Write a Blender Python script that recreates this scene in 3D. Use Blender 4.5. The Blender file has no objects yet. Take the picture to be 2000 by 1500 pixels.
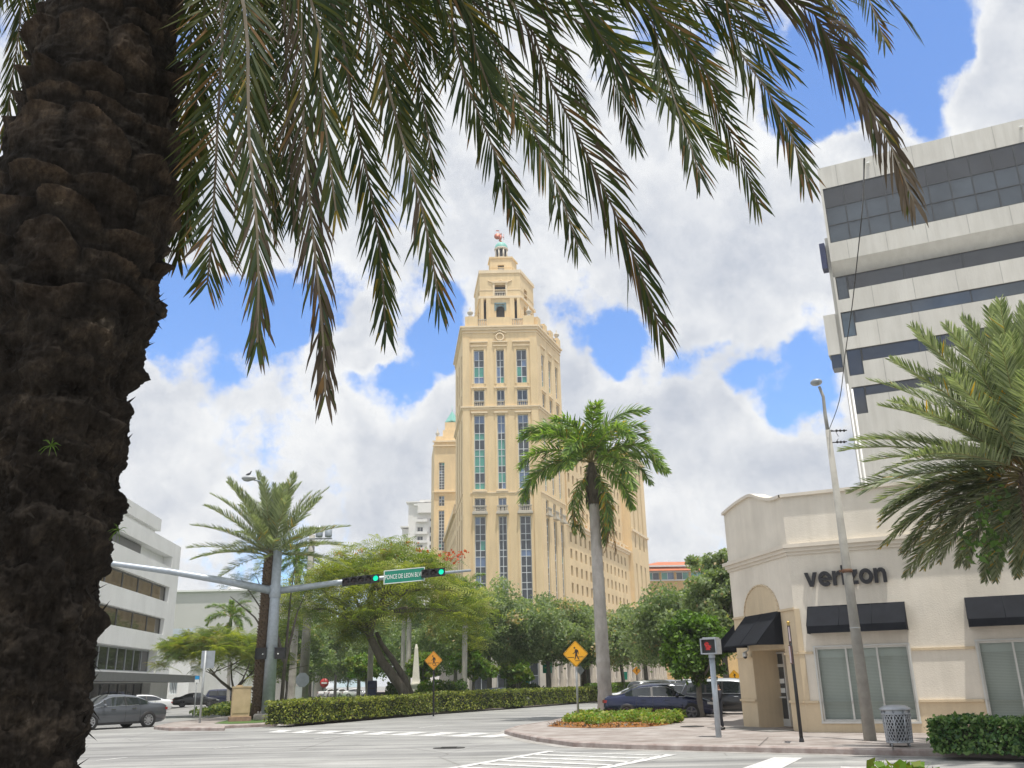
import bpy, bmesh, math, random
import numpy as np
from mathutils import Vector, Matrix
SC = bpy.context.scene
COL = SC.collection
rad = math.radians

# ------------------------------------------------------------------ camera
PITCH, ROLL, EYE, FPX = rad(18.5), rad(-1.2), 1.75, 1747.0
cam_data = bpy.data.cameras.new('camera')
cam_data.sensor_width = 36.0
cam_data.lens = 36.0 * FPX / 2000.0
cam_data.clip_start = 0.05
cam_data.clip_end = 6000
cam = bpy.data.objects.new('camera', cam_data)
COL.objects.link(cam)
CAM_R = Matrix.Rotation(math.pi / 2 + PITCH, 3, 'X') @ Matrix.Rotation(ROLL, 3, 'Z')
cam.matrix_world = Matrix.Translation((0, 0, EYE)) @ CAM_R.to_4x4()
SC.camera = cam

def ray(u, v):
    return CAM_R @ Vector(((u - 1000) / FPX, -(v - 750) / FPX, -1.0))
def G(u, v, z=0.0):
    d = ray(u, v); t = (z - EYE) / d.z
    return Vector((d.x * t, d.y * t, z))
def P(u, v, Y):
    d = ray(u, v); t = Y / d.y
    return Vector((d.x * t, Y, EYE + d.z * t))
def azv(a):
    return Vector((math.sin(rad(a)), math.cos(rad(a))))
def FS(O, d, u, v):
    """distance along a wall (origin O, direction d) and height where it stands at a sight line"""
    n = Vector((d.y, -d.x)); r = ray(u, v)
    t = (n.x * O.x + n.y * O.y) / (n.x * r.x + n.y * r.y)
    p = r * t
    return (p.x - O.x) * d.x + (p.y - O.y) * d.y, EYE + p.z

# ------------------------------------------------------------------ light
SUN_EL, SUN_AZ = rad(77), rad(158)      # azimuth clockwise from +Y: high, behind the viewer, a little to the right
SC.view_settings.view_transform = 'Standard'
SC.view_settings.look = 'None'
SC.view_settings.gamma = 1.0
SC.view_settings.exposure = 0.63
sun_data = bpy.data.lights.new('sun', 'SUN')
sun_data.energy = 3.0
sun_data.angle = rad(1.2)
sun_data.color = (1.0, 0.95, 0.87)
sun = bpy.data.objects.new('sun', sun_data)
COL.objects.link(sun)
sdir = Vector((math.sin(SUN_AZ) * math.cos(SUN_EL), math.cos(SUN_AZ) * math.cos(SUN_EL), math.sin(SUN_EL)))
sun.rotation_euler = (-sdir).to_track_quat('-Z', 'Y').to_euler()

world = bpy.data.worlds.new('World')
SC.world = world
world.use_nodes = True
nt = world.node_tree
for n in list(nt.nodes): nt.nodes.remove(n)
def wn(t, **k):
    n = nt.nodes.new(t)
    for a, b in k.items(): setattr(n, a, b)
    return n
def wl(a, b): nt.links.new(a, b)
def wmath(op, a, b=None, clamp=False):
    n = wn('ShaderNodeMath', operation=op, use_clamp=clamp)
    for i, x in enumerate((a, b)):
        if x is None: continue
        if hasattr(x, 'default_value') or hasattr(x, 'is_linked'): wl(x, n.inputs[i])
        else: n.inputs[i].default_value = x
    return n.outputs[0]
wout = wn('ShaderNodeOutputWorld')
bg = wn('ShaderNodeBackground')
bg.inputs['Strength'].default_value = 0.075
wl(bg.outputs[0], wout.inputs[0])
sky = wn('ShaderNodeTexSky', sky_type='NISHITA')
sky.sun_disc = False
sky.sun_elevation = SUN_EL
sky.sun_rotation = SUN_AZ
sky.air_density = 1.0
sky.dust_density = 0.6
sky.ozone_density = 2.5
tc = wn('ShaderNodeTexCoord')
gen = tc.outputs['Generated']
def wnoise(vec, scale, detail, rough, dist=0.0):
    n = wn('ShaderNodeTexNoise')
    n.inputs['Scale'].default_value = scale
    n.inputs['Detail'].default_value = detail
    n.inputs['Roughness'].default_value = rough
    n.inputs['Distortion'].default_value = dist
    wl(vec, n.inputs['Vector'])
    return n.outputs['Fac']
def woffset(vec, off):
    n = wn('ShaderNodeVectorMath', operation='ADD')
    wl(vec, n.inputs[0]); n.inputs[1].default_value = off
    return n.outputs[0]
# warp the direction a little so that the clear patches get ragged edges
wtex = wn('ShaderNodeTexNoise'); wtex.inputs['Scale'].default_value = 7.0; wtex.inputs['Detail'].default_value = 6.0
wl(gen, wtex.inputs['Vector'])
wsub = wn('ShaderNodeVectorMath', operation='SUBTRACT'); wl(wtex.outputs['Color'], wsub.inputs[0]); wsub.inputs[1].default_value = (.5, .5, .5)
wsc = wn('ShaderNodeVectorMath', operation='SCALE'); wl(wsub.outputs[0], wsc.inputs[0]); wsc.inputs['Scale'].default_value = 0.16
wadd = wn('ShaderNodeVectorMath', operation='ADD'); wl(gen, wadd.inputs[0]); wl(wsc.outputs[0], wadd.inputs[1])
wnorm = wn('ShaderNodeVectorMath', operation='NORMALIZE'); wl(wadd.outputs[0], wnorm.inputs[0])
wdir = wnorm.outputs[0]
# clear patches of sky between the cumulus clouds: direction, angular radius, depth
HOLES = [(420, 640, 3.6, .5), (330, 590, 2.6, .4), (520, 590, 2.6, .4), (610, 560, 2.0, .28),
         (745, 765, 2.2, .42), (800, 690, 2.6, .42), (870, 640, 2.4, .4), (1170, 640, 2.6, .4),
         (1270, 690, 3.2, .45), (1400, 720, 2.2, .36), (1530, 750, 2.6, .42), (1610, 780, 2.0, .34),
         (1740, 90, 4.2, .5), (1830, 190, 3.2, .46), (1880, 20, 2.8, .4), (1560, 160, 2.4, .36),          (1240, 830, 1.6, .2)]
PUFFS = [(1965, 110, 3.6, .75), (1990, 180, 2.4, .5), (1760, 250, 2.8, .4), (330, 690, 2.6, .25), (770, 800, 2.6, .3), (1340, 800, 4.0, .3),
         (740, 690, 1.6, .25), (640, 640, 2.2, .2), (1330, 480, 5.0, .25), (1450, 640, 2.0, .15), (1180, 780, 3.0, .25)]
bias = None
for (lst, sgn) in ((HOLES, -1), (PUFFS, 1)):
    for (u, v, r, w) in lst:
        dd = ray(u, v).normalized()
        dn = wn('ShaderNodeVectorMath', operation='DOT_PRODUCT'); wl(wdir, dn.inputs[0]); dn.inputs[1].default_value = dd
        mr = wn('ShaderNodeMapRange', interpolation_type='SMOOTHSTEP')
        wl(dn.outputs['Value'], mr.inputs['Value'])
        rr_ = r * (.86 if sgn < 0 else 1.0); mr.inputs['From Min'].default_value = math.cos(rad(rr_ * 1.6)); mr.inputs['From Max'].default_value = math.cos(rad(rr_ * .35))
        mr.inputs['To Min'].default_value = 0; mr.inputs['To Max'].default_value = sgn * w
        bias = mr.outputs[0] if bias is None else wmath('ADD', bias, mr.outputs[0])
base_n = wnoise(gen, 4.6, 12.0, .66, .0)
cl = wmath('ADD', wmath('MULTIPLY', wmath('SUBTRACT', base_n, .5), 1.9), wmath('ADD', bias, .52))
cov = wn('ShaderNodeMapRange', interpolation_type='SMOOTHSTEP'); wl(cl, cov.inputs['Value'])
cov.inputs['From Min'].default_value = .18; cov.inputs['From Max'].default_value = .44
# light and shade of the clouds: denser towards the top of a billow is brighter
n_a = wnoise(woffset(gen, (0, 0, 0)), 5.0, 11.0, .66, .0)
n_b = wnoise(woffset(gen, (-.01, -.02, .035)), 5.0, 11.0, .66, .0)
dif = wmath('SUBTRACT', n_a, n_b)
shade = wn('ShaderNodeMapRange'); wl(dif, shade.inputs['Value'])
shade.inputs['From Min'].default_value = -.14; shade.inputs['From Max'].default_value = .15
thick = wn('ShaderNodeMapRange', interpolation_type='SMOOTHSTEP'); wl(cl, thick.inputs['Value'])
thick.inputs['From Min'].default_value = .75; thick.inputs['From Max'].default_value = .34
lit = wmath('ADD', wmath('MULTIPLY', shade.outputs[0], .80), wmath('MULTIPLY', thick.outputs[0], .42), clamp=True)
ccol = wn('ShaderNodeMix', data_type='RGBA')
ccol.inputs['A'].default_value = (4.7, 5.1, 5.9, 1)
ccol.inputs['B'].default_value = (8.3, 8.4, 8.5, 1)
wl(lit, ccol.inputs['Factor'])
smul = wn('ShaderNodeMix', data_type='RGBA', blend_type='MULTIPLY'); smul.inputs['Factor'].default_value = 1.0
wl(sky.outputs[0], smul.inputs['A']); smul.inputs['B'].default_value = (1.25, 1.62, 2.1, 1)
mix = wn('ShaderNodeMix', data_type='RGBA')
wl(cov.outputs[0], mix.inputs['Factor']); wl(smul.outputs['Result'], mix.inputs['A']); wl(ccol.outputs['Result'], mix.inputs['B'])
wl(mix.outputs['Result'], bg.inputs['Color'])

# ------------------------------------------------------------------ helpers
ORG = {}
class MB:
    """collects shapes that become ONE mesh object"""
    def __init__(s): s.v, s.f, s.m, s.sm = [], [], [], []
    def add(s, vs, fs, mi=0, smooth=False):
        o = len(s.v); s.v.extend([tuple(x) for x in vs])
        for k, f in enumerate(fs):
            s.f.append(tuple(o + i for i in f)); s.m.append(mi[k] if isinstance(mi, (list, tuple)) else mi); s.sm.append(smooth)
    def quad(s, a, b, c, d, mi=0): s.add([a, b, c, d], [(0, 1, 2, 3)], mi)
    def obox(s, c, ax, ay, az, mi=0):
        c, ax, ay, az = Vector(c), Vector(ax), Vector(ay), Vector(az)
        vs = [c + ax * i + ay * j + az * k for k in (-1, 1) for j in (-1, 1) for i in (-1, 1)]
        s.add(vs, [(0, 2, 3, 1), (4, 5, 7, 6), (0, 1, 5, 4), (2, 6, 7, 3), (0, 4, 6, 2), (1, 3, 7, 5)], mi)
    def box(s, c, size, rz=0.0, mi=0):
        ca, sa = math.cos(rz), math.sin(rz)
        s.obox(c, (ca * size[0] / 2, sa * size[0] / 2, 0), (-sa * size[1] / 2, ca * size[1] / 2, 0), (0, 0, size[2] / 2), mi)
    def prism(s, poly, z0, z1, mi=0, mtop=None):
        n = len(poly)
        a = sum(poly[i][0] * poly[(i + 1) % n][1] - poly[(i + 1) % n][0] * poly[i][1] for i in range(n))
        if a < 0: poly = poly[::-1]
        vs = [(p[0], p[1], z0) for p in poly] + [(p[0], p[1], z1) for p in poly]
        fs = [tuple(range(n - 1, -1, -1)), tuple(range(n, 2 * n))] + [(i, (i + 1) % n, n + (i + 1) % n, n + i) for i in range(n)]
        mt = mi if mtop is None else mtop
        s.add(vs, fs, [mi, mt] + [mi] * n)
    def tube(s, pts, r, n=10, mi=0, cap=True, smooth=True):
        pts = [Vector(p) for p in pts]
        if not isinstance(r, (list, tuple)): r = [r] * len(pts)
        vs, fs = [], []
        up = Vector((0, 0, 1)); prev = None
        for i, p in enumerate(pts):
            t = (pts[min(i + 1, len(pts) - 1)] - pts[max(i - 1, 0)]).normalized()
            if prev is None:
                a = up if abs(t.z) < .95 else Vector((1, 0, 0))
                x = t.cross(a).normalized()
            else:
                x = (prev - t * prev.dot(t)).normalized()
            prev = x; y = t.cross(x)
            for k in range(n):
                q = 2 * math.pi * k / n
                vs.append(p + (x * math.cos(q) + y * math.sin(q)) * r[i])
        for i in range(len(pts) - 1):
            for k in range(n):
                fs.append((i * n + k, i * n + (k + 1) % n, (i + 1) * n + (k + 1) % n, (i + 1) * n + k))
        s.add(vs, fs, mi, smooth)
        if cap:
            o = len(s.v) - len(vs)
            for q in (tuple(o + k for k in range(n - 1, -1, -1)), tuple(o + (len(pts) - 1) * n + k for k in range(n))):
                s.f.append(q); s.m.append(mi); s.sm.append(False)
    def lathe(s, c, prof, n=20, mi=0, smooth=True, ax=None):
        """profile of (radius, height) turned about the vertical through c"""
        c = Vector(c); vs, fs = [], []
        for (r, z) in prof:
            for k in range(n):
                q = 2 * math.pi * k / n
                if ax is None: vs.append(c + Vector((r * math.cos(q), r * math.sin(q), z)))
                else: vs.append(c + ax[0] * (r * math.cos(q)) + ax[1] * (r * math.sin(q)) + ax[2] * z)
        for i in range(len(prof) - 1):
            for k in range(n):
                fs.append((i * n + k, i * n + (k + 1) % n, (i + 1) * n + (k + 1) % n, (i + 1) * n + k))
        s.add(vs, fs, mi, smooth)
    def ball(s, c, r, nu=14, nv=9, mi=0):
        c = Vector(c); rx, ry, rz = (r, r, r) if not isinstance(r, (tuple, list)) else r
        vs, fs = [], []
        for j in range(nv + 1):
            t = math.pi * j / nv
            for k in range(nu):
                q = 2 * math.pi * k / nu
                vs.append(c + Vector((rx * math.sin(t) * math.cos(q), ry * math.sin(t) * math.sin(q), -rz * math.cos(t))))
        for j in range(nv):
            for k in range(nu):
                fs.append((j * nu + k, j * nu + (k + 1) % nu, (j + 1) * nu + (k + 1) % nu, (j + 1) * nu + k))
        s.add(vs, fs, mi, True)
    def build(s, name, mats, parent=None, local=False, org=None):
        if not isinstance(mats, (list, tuple)): mats = [mats]
        me = bpy.data.meshes.new(name)
        o = Vector((0, 0, 0))
        if not local:
            if parent is not None: o = ORG.get(parent.name, o)
            elif org is not None: o = Vector(org)
        va = np.array(s.v, dtype=np.float64).reshape(-1, 3) - np.array(o)
        me.from_pydata(va.tolist(), [], s.f)
        for m in mats: me.materials.append(m)
        me.polygons.foreach_set('material_index', np.array(s.m, dtype=np.int32))
        me.polygons.foreach_set('use_smooth', np.array(s.sm, dtype=bool))
        me.update()
        ob = bpy.data.objects.new(name, me); COL.objects.link(ob)
        if parent is not None:
            ob.parent = parent; ORG[ob.name] = ORG.get(parent.name, Vector((0, 0, 0)))
        else:
            ob.location = o; ORG[ob.name] = o
        return ob

def np_mesh(name, verts, faces, midx, mats, parent=None, local=True, org=None, smooth=False):
    """fast mesh from arrays (quads or triangles all of one size)"""
    me = bpy.data.meshes.new(name)
    verts = np.asarray(verts, dtype=np.float32); faces = np.asarray(faces, dtype=np.int32)
    if not local:
        o = ORG.get(parent.name, Vector((0, 0, 0))) if parent is not None else Vector(org or (0, 0, 0))
        verts = verts - np.array(o, dtype=np.float32)
    nf, k = faces.shape
    me.vertices.add(len(verts)); me.vertices.foreach_set('co', verts.ravel())
    me.loops.add(nf * k); me.loops.foreach_set('vertex_index', faces.ravel())
    me.polygons.add(nf)
    me.polygons.foreach_set('loop_start', np.arange(0, nf * k, k, dtype=np.int32))
    for m in (mats if isinstance(mats, (list, tuple)) else [mats]): me.materials.append(m)
    me.polygons.foreach_set('material_index', np.asarray(midx, dtype=np.int32) if np.ndim(midx) else np.full(nf, midx, dtype=np.int32))
    me.polygons.foreach_set('use_smooth', np.full(nf, smooth, dtype=bool))
    me.update(calc_edges=True); me.validate()
    ob = bpy.data.objects.new(name, me); COL.objects.link(ob)
    if parent is not None:
        ob.parent = parent; ORG[ob.name] = ORG.get(parent.name, Vector((0, 0, 0)))
    elif org is not None:
        ob.location = org; ORG[ob.name] = Vector(org)
    return ob

def tag(o, label, cat, group=None):
    o['label'] = label; o['category'] = cat
    if group: o['group'] = group
    return o
def thing(name, label, cat, loc=(0, 0, 0), rz=0.0, group=None):
    o = bpy.data.objects.new(name, None); COL.objects.link(o)
    o.empty_display_size = .2
    o.location = loc; o.rotation_euler = (0, 0, rz); ORG[o.name] = Vector(loc)
    return tag(o, label, cat, group)
def struct(o): o['kind'] = 'structure'; return o
def stuff(o): o['kind'] = 'stuff'; return o
def dup(root, loc, rz=None, label=None, scale=None):
    def cp(o, par):
        c = o.copy(); COL.objects.link(c)
        if par is not None: c.parent = par
        for ch in list(o.children): cp(ch, c)
        return c
    r = cp(root, None); r.location = loc; ORG[r.name] = Vector(loc)
    if rz is not None: r.rotation_euler = (0, 0, rz)
    if scale is not None: r.scale = (scale, scale, scale) if not isinstance(scale, tuple) else scale
    if label: r['label'] = label
    return r

# ------------------------------------------------------------------ materials
def mat(name, col, rough=.7, metal=0.0, var=.12, nscale=3.0, bump=0.0, bscale=30.0, col2=None, spec=.5, detail=5.0, stretch=None, coat=0.0, streak=0.0):
    m = bpy.data.materials.new(name); m.use_nodes = True
    t = m.node_tree; b = t.nodes['Principled BSDF']
    b.inputs['Roughness'].default_value = rough; b.inputs['Metallic'].default_value = metal
    b.inputs['Specular IOR Level'].default_value = spec
    if coat: b.inputs['Coat Weight'].default_value = coat; b.inputs['Coat Roughness'].default_value = .06
    c = Vector(col)
    if var or col2:
        tx = t.nodes.new('ShaderNodeTexCoord'); vec = tx.outputs['Object']
        if stretch:
            mp = t.nodes.new('ShaderNodeMapping'); mp.inputs['Scale'].default_value = stretch
            t.links.new(vec, mp.inputs['Vector']); vec = mp.outputs[0]
        n = t.nodes.new('ShaderNodeTexNoise'); n.inputs['Scale'].default_value = nscale; n.inputs['Detail'].default_value = detail
        n.inputs['Roughness'].default_value = .62
        t.links.new(vec, n.inputs['Vector'])
        r = t.nodes.new('ShaderNodeValToRGB')
        lo = c * (1 - var); hi = Vector(col2) if col2 else c * (1 + var)
        r.color_ramp.elements[0].position = .32; r.color_ramp.elements[1].position = .68
        r.color_ramp.elements[0].color = (*lo, 1); r.color_ramp.elements[1].color = (*[min(1, x) for x in hi], 1)
        t.links.new(n.outputs['Fac'], r.inputs[0]); src = r.outputs[0]
        if streak:      # rain streaks and blotchy weathering of the render
            for (sc_, st_, p0, p1, k) in ((1.6, (1, 1, .10), .40, .62, streak), (.28, (1, 1, .6), .38, .62, streak * .7), (9.0, (1, 1, .05), .35, .6, streak * .6)):
                mp2 = t.nodes.new('ShaderNodeMapping'); mp2.inputs['Scale'].default_value = st_; t.links.new(tx.outputs['Object'], mp2.inputs['Vector'])
                n3 = t.nodes.new('ShaderNodeTexNoise'); n3.inputs['Scale'].default_value = sc_; n3.inputs['Detail'].default_value = 6; t.links.new(mp2.outputs[0], n3.inputs['Vector'])
                r3 = t.nodes.new('ShaderNodeValToRGB'); r3.color_ramp.elements[0].position = p0; r3.color_ramp.elements[1].position = p1
                r3.color_ramp.elements[0].color = (1 - k, 1 - k * 1.05, 1 - k * 1.15, 1); r3.color_ramp.elements[1].color = (1, 1, 1, 1); t.links.new(n3.outputs['Fac'], r3.inputs[0])
                m3 = t.nodes.new('ShaderNodeMix'); m3.data_type = 'RGBA'; m3.blend_type = 'MULTIPLY'; m3.inputs['Factor'].default_value = 1
                t.links.new(src, m3.inputs['A']); t.links.new(r3.outputs[0], m3.inputs['B']); src = m3.outputs['Result']
        t.links.new(src, b.inputs['Base Color'])
        if bump:
            n2 = t.nodes.new('ShaderNodeTexNoise'); n2.inputs['Scale'].default_value = bscale; n2.inputs['Detail'].default_value = 6
            t.links.new(vec, n2.inputs['Vector'])
            bp = t.nodes.new('ShaderNodeBump'); bp.inputs['Strength'].default_value = bump; bp.inputs['Distance'].default_value = .02
            t.links.new(n2.outputs['Fac'], bp.inputs['Height']); t.links.new(bp.outputs[0], b.inputs['Normal'])
    else:
        b.inputs['Base Color'].default_value = (*c, 1)
    return m
def leafmat(name, col, trans=.35, rough=.5, var=.25):
    m = bpy.data.materials.new(name); m.use_nodes = True
    t = m.node_tree; b = t.nodes['Principled BSDF']; out = t.nodes['Material Output']
    b.inputs['Roughness'].default_value = rough; b.inputs['Specular IOR Level'].default_value = .35 if rough < .55 else .12
    tx = t.nodes.new('ShaderNodeTexCoord')
    n = t.nodes.new('ShaderNodeTexNoise'); n.inputs['Scale'].default_value = 1.3; n.inputs['Detail'].default_value = 4
    t.links.new(tx.outputs['Object'], n.inputs['Vector'])
    r = t.nodes.new('ShaderNodeValToRGB'); c = Vector(col)
    r.color_ramp.elements[0].position = .3; r.color_ramp.elements[1].position = .7
    r.color_ramp.elements[0].color = (*(c * (1 - var)), 1); r.color_ramp.elements[1].color = (*(c * (1 + var)), 1)
    t.links.new(n.outputs['Fac'], r.inputs[0]); t.links.new(r.outputs[0], b.inputs['Base Color'])
    tr = t.nodes.new('ShaderNodeBsdfTranslucent')
    mu = t.nodes.new('ShaderNodeMix'); mu.data_type = 'RGBA'; mu.blend_type = 'MULTIPLY'; mu.inputs['Factor'].default_value = 1
    t.links.new(r.outputs[0], mu.inputs['A']); mu.inputs['B'].default_value = (1.5, 1.6, .6, 1)
    t.links.new(mu.outputs['Result'], tr.inputs['Color'])
    mx = t.nodes.new('ShaderNodeMixShader'); mx.inputs[0].default_value = trans
    t.links.new(b.outputs[0], mx.inputs[1]); t.links.new(tr.outputs[0], mx.inputs[2]); t.links.new(mx.outputs[0], out.inputs['Surface'])
    return m
def glassmat(name, col, rough=.06, spec=.9):
    return mat(name, col, rough, 0, .25, .35, spec=spec)
def emat(name, col, strength):
    m = bpy.data.materials.new(name); m.use_nodes = True
    b = m.node_tree.nodes['Principled BSDF']
    b.inputs['Base Color'].default_value = (*col, 1); b.inputs['Emission Color'].default_value = (*col, 1); b.inputs['Emission Strength'].default_value = strength
    return m
M = {}
M['galv'] = mat('galvanised_steel', (.40, .45, .50), .45, .35, .12, 6)
M['galv_pale'] = mat('painted_grey_steel', (.38, .40, .41), .5, .2, .12, 8)
M['concrete_pole'] = mat('pole_concrete', (.33, .32, .29), .85, 0, .16, 3, .3, 40)
M['black'] = mat('black_paint', (.02, .02, .022), .45, 0, .2, 6)
M['black_plastic'] = mat('black_plastic', (.018, .018, .018), .5, 0, .2, 6)
M['white_paint'] = mat('white_paint', (.75, .75, .73), .6, 0, .06, 1.5)
M['sign_yellow'] = mat('sign_yellow', (.80, .40, .012), .45, 0, .06, 3)
M['sign_orange'] = mat('sign_aged_yellow', (.70, .30, .02), .45, 0, .08, 3)
M['sign_green'] = mat('sign_green', (.005, .23, .15), .45, 0, .08, 3)
M['sign_white'] = mat('sign_white', (.78, .80, .78), .45, 0, .03, 3)
M['sign_back'] = mat('aluminium_sign_back', (.33, .36, .39), .5, .3, .1, 5)
M['ink'] = mat('sign_ink', (.03, .015, .012), .5, 0, 0)

# ------------------------------------------------------------------ wall helpers
def fp(O, d, s, z, o=0.0):
    n = Vector((d.y, -d.x))
    return Vector((O.x + d.x * s + n.x * o, O.y + d.y * s + n.y * o, z))
def fbox(mb, O, d, s0, s1, z0, z1, o0, o1, mi=0):
    c = fp(O, d, (s0 + s1) / 2, (z0 + z1) / 2, (o0 + o1) / 2); n = Vector((d.y, -d.x, 0)); dd = Vector((d.x, d.y, 0))
    mb.obox(c, dd * abs(s1 - s0) / 2, n * abs(o1 - o0) / 2, Vector((0, 0, abs(z1 - z0) / 2)), mi)
def facade(mb, O, d, s0, s1, z0, z1, ops, depth=.25, mi=0):
    """wall panel with real openings and reveals"""
    ss = sorted({s0, s1, *[min(max(x, s0), s1) for o in ops for x in o[:2]]})
    zs = sorted({z0, z1, *[min(max(x, z0), z1) for o in ops for x in o[2:4]]})
    for i in range(len(ss) - 1):
        run = None
        for j in range(len(zs) - 1):
            sc, zc = (ss[i] + ss[i + 1]) / 2, (zs[j] + zs[j + 1]) / 2
            hole = any(o[0] < sc < o[1] and o[2] < zc < o[3] for o in ops)
            if not hole:
                if run is None: run = zs[j]
            if run is not None and (hole or j == len(zs) - 2):
                top = zs[j] if hole else zs[j + 1]
                mb.quad(fp(O, d, ss[i], run), fp(O, d, ss[i + 1], run), fp(O, d, ss[i + 1], top), fp(O, d, ss[i], top), mi)
                run = None
    for o in ops:
        a, b, c, e = o[:4]
        for (p, q) in (((a, c), (a, e)), ((a, e), (b, e)), ((b, e), (b, c)), ((b, c), (a, c))):
            mb.quad(fp(O, d, p[0], p[1]), fp(O, d, q[0], q[1]), fp(O, d, q[0], q[1], -depth), fp(O, d, p[0], p[1], -depth), mi)
def window(parent, O, d, op, depth, nx, nz, fw, gm, fm, rng=None, weights=None, name='window', zlines=None):
    """glass at the back of an opening, split in panes, with its frame as a sub-part"""
    a, b, c, e = op[:4]
    g = MB()
    xs = [a + (b - a) * i / nx for i in range(nx + 1)]
    zz = zlines or [c + (e - c) * j / nz for j in range(nz + 1)]
    for j in range(len(zz) - 1):
        rowm = rng.choices(range(len(gm)), weights)[0] if rng else 0
        for i in range(nx):
            mi = rowm
            if rng and rng.random() < .18: mi = rng.choices(range(len(gm)), weights)[0]
            g.quad(fp(O, d, xs[i], zz[j], -depth + .02), fp(O, d, xs[i + 1], zz[j], -depth + .02), fp(O, d, xs[i + 1], zz[j + 1], -depth + .02), fp(O, d, xs[i], zz[j + 1], -depth + .02), mi)
    ob = g.build(name, gm, parent)
    if fm is not None:
        f = MB()
        for i, x in enumerate(xs):
            x0, x1 = (x, x + fw) if i == 0 else ((x - fw, x) if i == nx else (x - fw / 2, x + fw / 2))
            fbox(f, O, d, x0, x1, c + .002, e - .002, -depth + .03, -depth + .09)
        for j, z in enumerate(zz):
            z0, z1 = (z, z + fw) if j == 0 else ((z - fw, z) if j == len(zz) - 1 else (z - fw / 2, z + fw / 2))
            fbox(f, O, d, a + .004, b - .004, z0, z1, -depth + .028, -depth + .086)
        f.build('frame', fm, ob)
    return ob
def balustrade(parent, O, d, s0, s1, z0, z1, o, m, name='balustrade', pitch=.34, proud=.0):
    b = MB()
    fbox(b, O, d, s0, s1, z1 - .16, z1, o, o + .26); fbox(b, O, d, s0, s1, z0, z0 + .16, o, o + .26)
    n = max(2, int((s1 - s0) / pitch))
    for i in range(n):
        s = s0 + (s1 - s0) * (i + .5) / n; c = fp(O, d, s, z0 + .16, o + .13); h = z1 - z0 - .32
        b.lathe(c, [(.07, 0), (.11, h * .3), (.06, h * .6), (.09, h)], 6)
    return b.build(name, m, parent)

# ------------------------------------------------------------------ ground, roads, pavements
def asphalt(name, c1, c2, streak_rot):
    m = bpy.data.materials.new(name); m.use_nodes = True; t = m.node_tree; b = t.nodes['Principled BSDF']
    b.inputs['Roughness'].default_value = .85; b.inputs['Specular IOR Level'].default_value = .3
    tx = t.nodes.new('ShaderNodeTexCoord')
    def noise(scale, detail, rot=None, sc=None, rough=.6):
        mp = t.nodes.new('ShaderNodeMapping'); t.links.new(tx.outputs['Object'], mp.inputs[0])
        if rot is not None: mp.inputs['Rotation'].default_value = (0, 0, rot)
        if sc: mp.inputs['Scale'].default_value = sc
        n = t.nodes.new('ShaderNodeTexNoise'); n.inputs['Scale'].default_value = scale; n.inputs['Detail'].default_value = detail; n.inputs['Roughness'].default_value = rough
        t.links.new(mp.outputs[0], n.inputs['Vector']); return n.outputs['Fac']
    def ramp(f, p0, p1, a, bb):
        r = t.nodes.new('ShaderNodeValToRGB'); r.color_ramp.elements[0].position = p0; r.color_ramp.elements[1].position = p1
        r.color_ramp.elements[0].color = (*a, 1); r.color_ramp.elements[1].color = (*bb, 1); t.links.new(f, r.inputs[0]); return r.outputs[0]
    def mul(a, bb):
        n = t.nodes.new('ShaderNodeMix'); n.data_type = 'RGBA'; n.blend_type = 'MULTIPLY'; n.inputs['Factor'].default_value = 1
        t.links.new(a, n.inputs['A']); t.links.new(bb, n.inputs['B']); return n.outputs['Result']
    c = ramp(noise(.35, 5), .35, .65, c1, c2)
    c = mul(c, ramp(noise(1.0, 4, streak_rot, (.06, 1.2, 1)), .36, .6, (.66, .66, .67), (1.09, 1.09, 1.08)))   # wheel tracks and oil along the lanes
    c = mul(c, ramp(noise(28, 3), .3, .7, (.86, .86, .86), (1.1, 1.1, 1.1)))
    c = mul(c, ramp(noise(2.2, 6, None, None, .7), .60, .74, (1, 1, 1), (.60, .60, .61)))        # oil and tyre smudges
    c = mul(c, ramp(noise(3.0, 3, streak_rot, (.03, 1.0, 1)), .52, .60, (1, 1, 1), (.80, .80, .81)))
    vp = t.nodes.new('ShaderNodeTexVoronoi'); vp.distance = 'CHEBYCHEV'; vp.inputs['Scale'].default_value = .11
    mpp = t.nodes.new('ShaderNodeMapping'); mpp.inputs['Rotation'].default_value = (0, 0, streak_rot); mpp.inputs['Scale'].default_value = (.5, 1.6, 1); t.links.new(tx.outputs['Object'], mpp.inputs[0]); t.links.new(mpp.outputs[0], vp.inputs['Vector'])
    sp = t.nodes.new('ShaderNodeSeparateColor'); t.links.new(vp.outputs['Color'], sp.inputs[0])
    c = mul(c, ramp(sp.outputs[0], .0, 1.0, (.86, .86, .87), (1.05, 1.05, 1.04)))               # resurfaced panels
    v = t.nodes.new('ShaderNodeTexVoronoi'); v.feature = 'DISTANCE_TO_EDGE'; v.inputs['Scale'].default_value = .16
    mpv = t.nodes.new('ShaderNodeMapping'); t.links.new(tx.outputs['Object'], mpv.inputs[0]); t.links.new(mpv.outputs[0], v.inputs['Vector'])
    c = mul(c, ramp(v.outputs['Distance'], .0, .006, (.72, .71, .70), (1, 1, 1)))     # hairline cracks
    t.links.new(c, b.inputs['Base Color'])
    n2 = noise(60, 3); bp = t.nodes.new('ShaderNodeBump'); bp.inputs['Strength'].default_value = .25; bp.inputs['Distance'].default_value = .01
    t.links.new(n2, bp.inputs['Height']); t.links.new(bp.outputs[0], b.inputs['Normal'])
    return m
M['asphalt'] = asphalt('weathered_asphalt', (.29, .29, .283), (.38, .38, .37), rad(56))
M['pavement'] = mat('pink_grey_concrete', (.35, .295, .27), .9, 0, .2, .8, .25, 40, col2=(.44, .41, .39), streak=.12)
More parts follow.
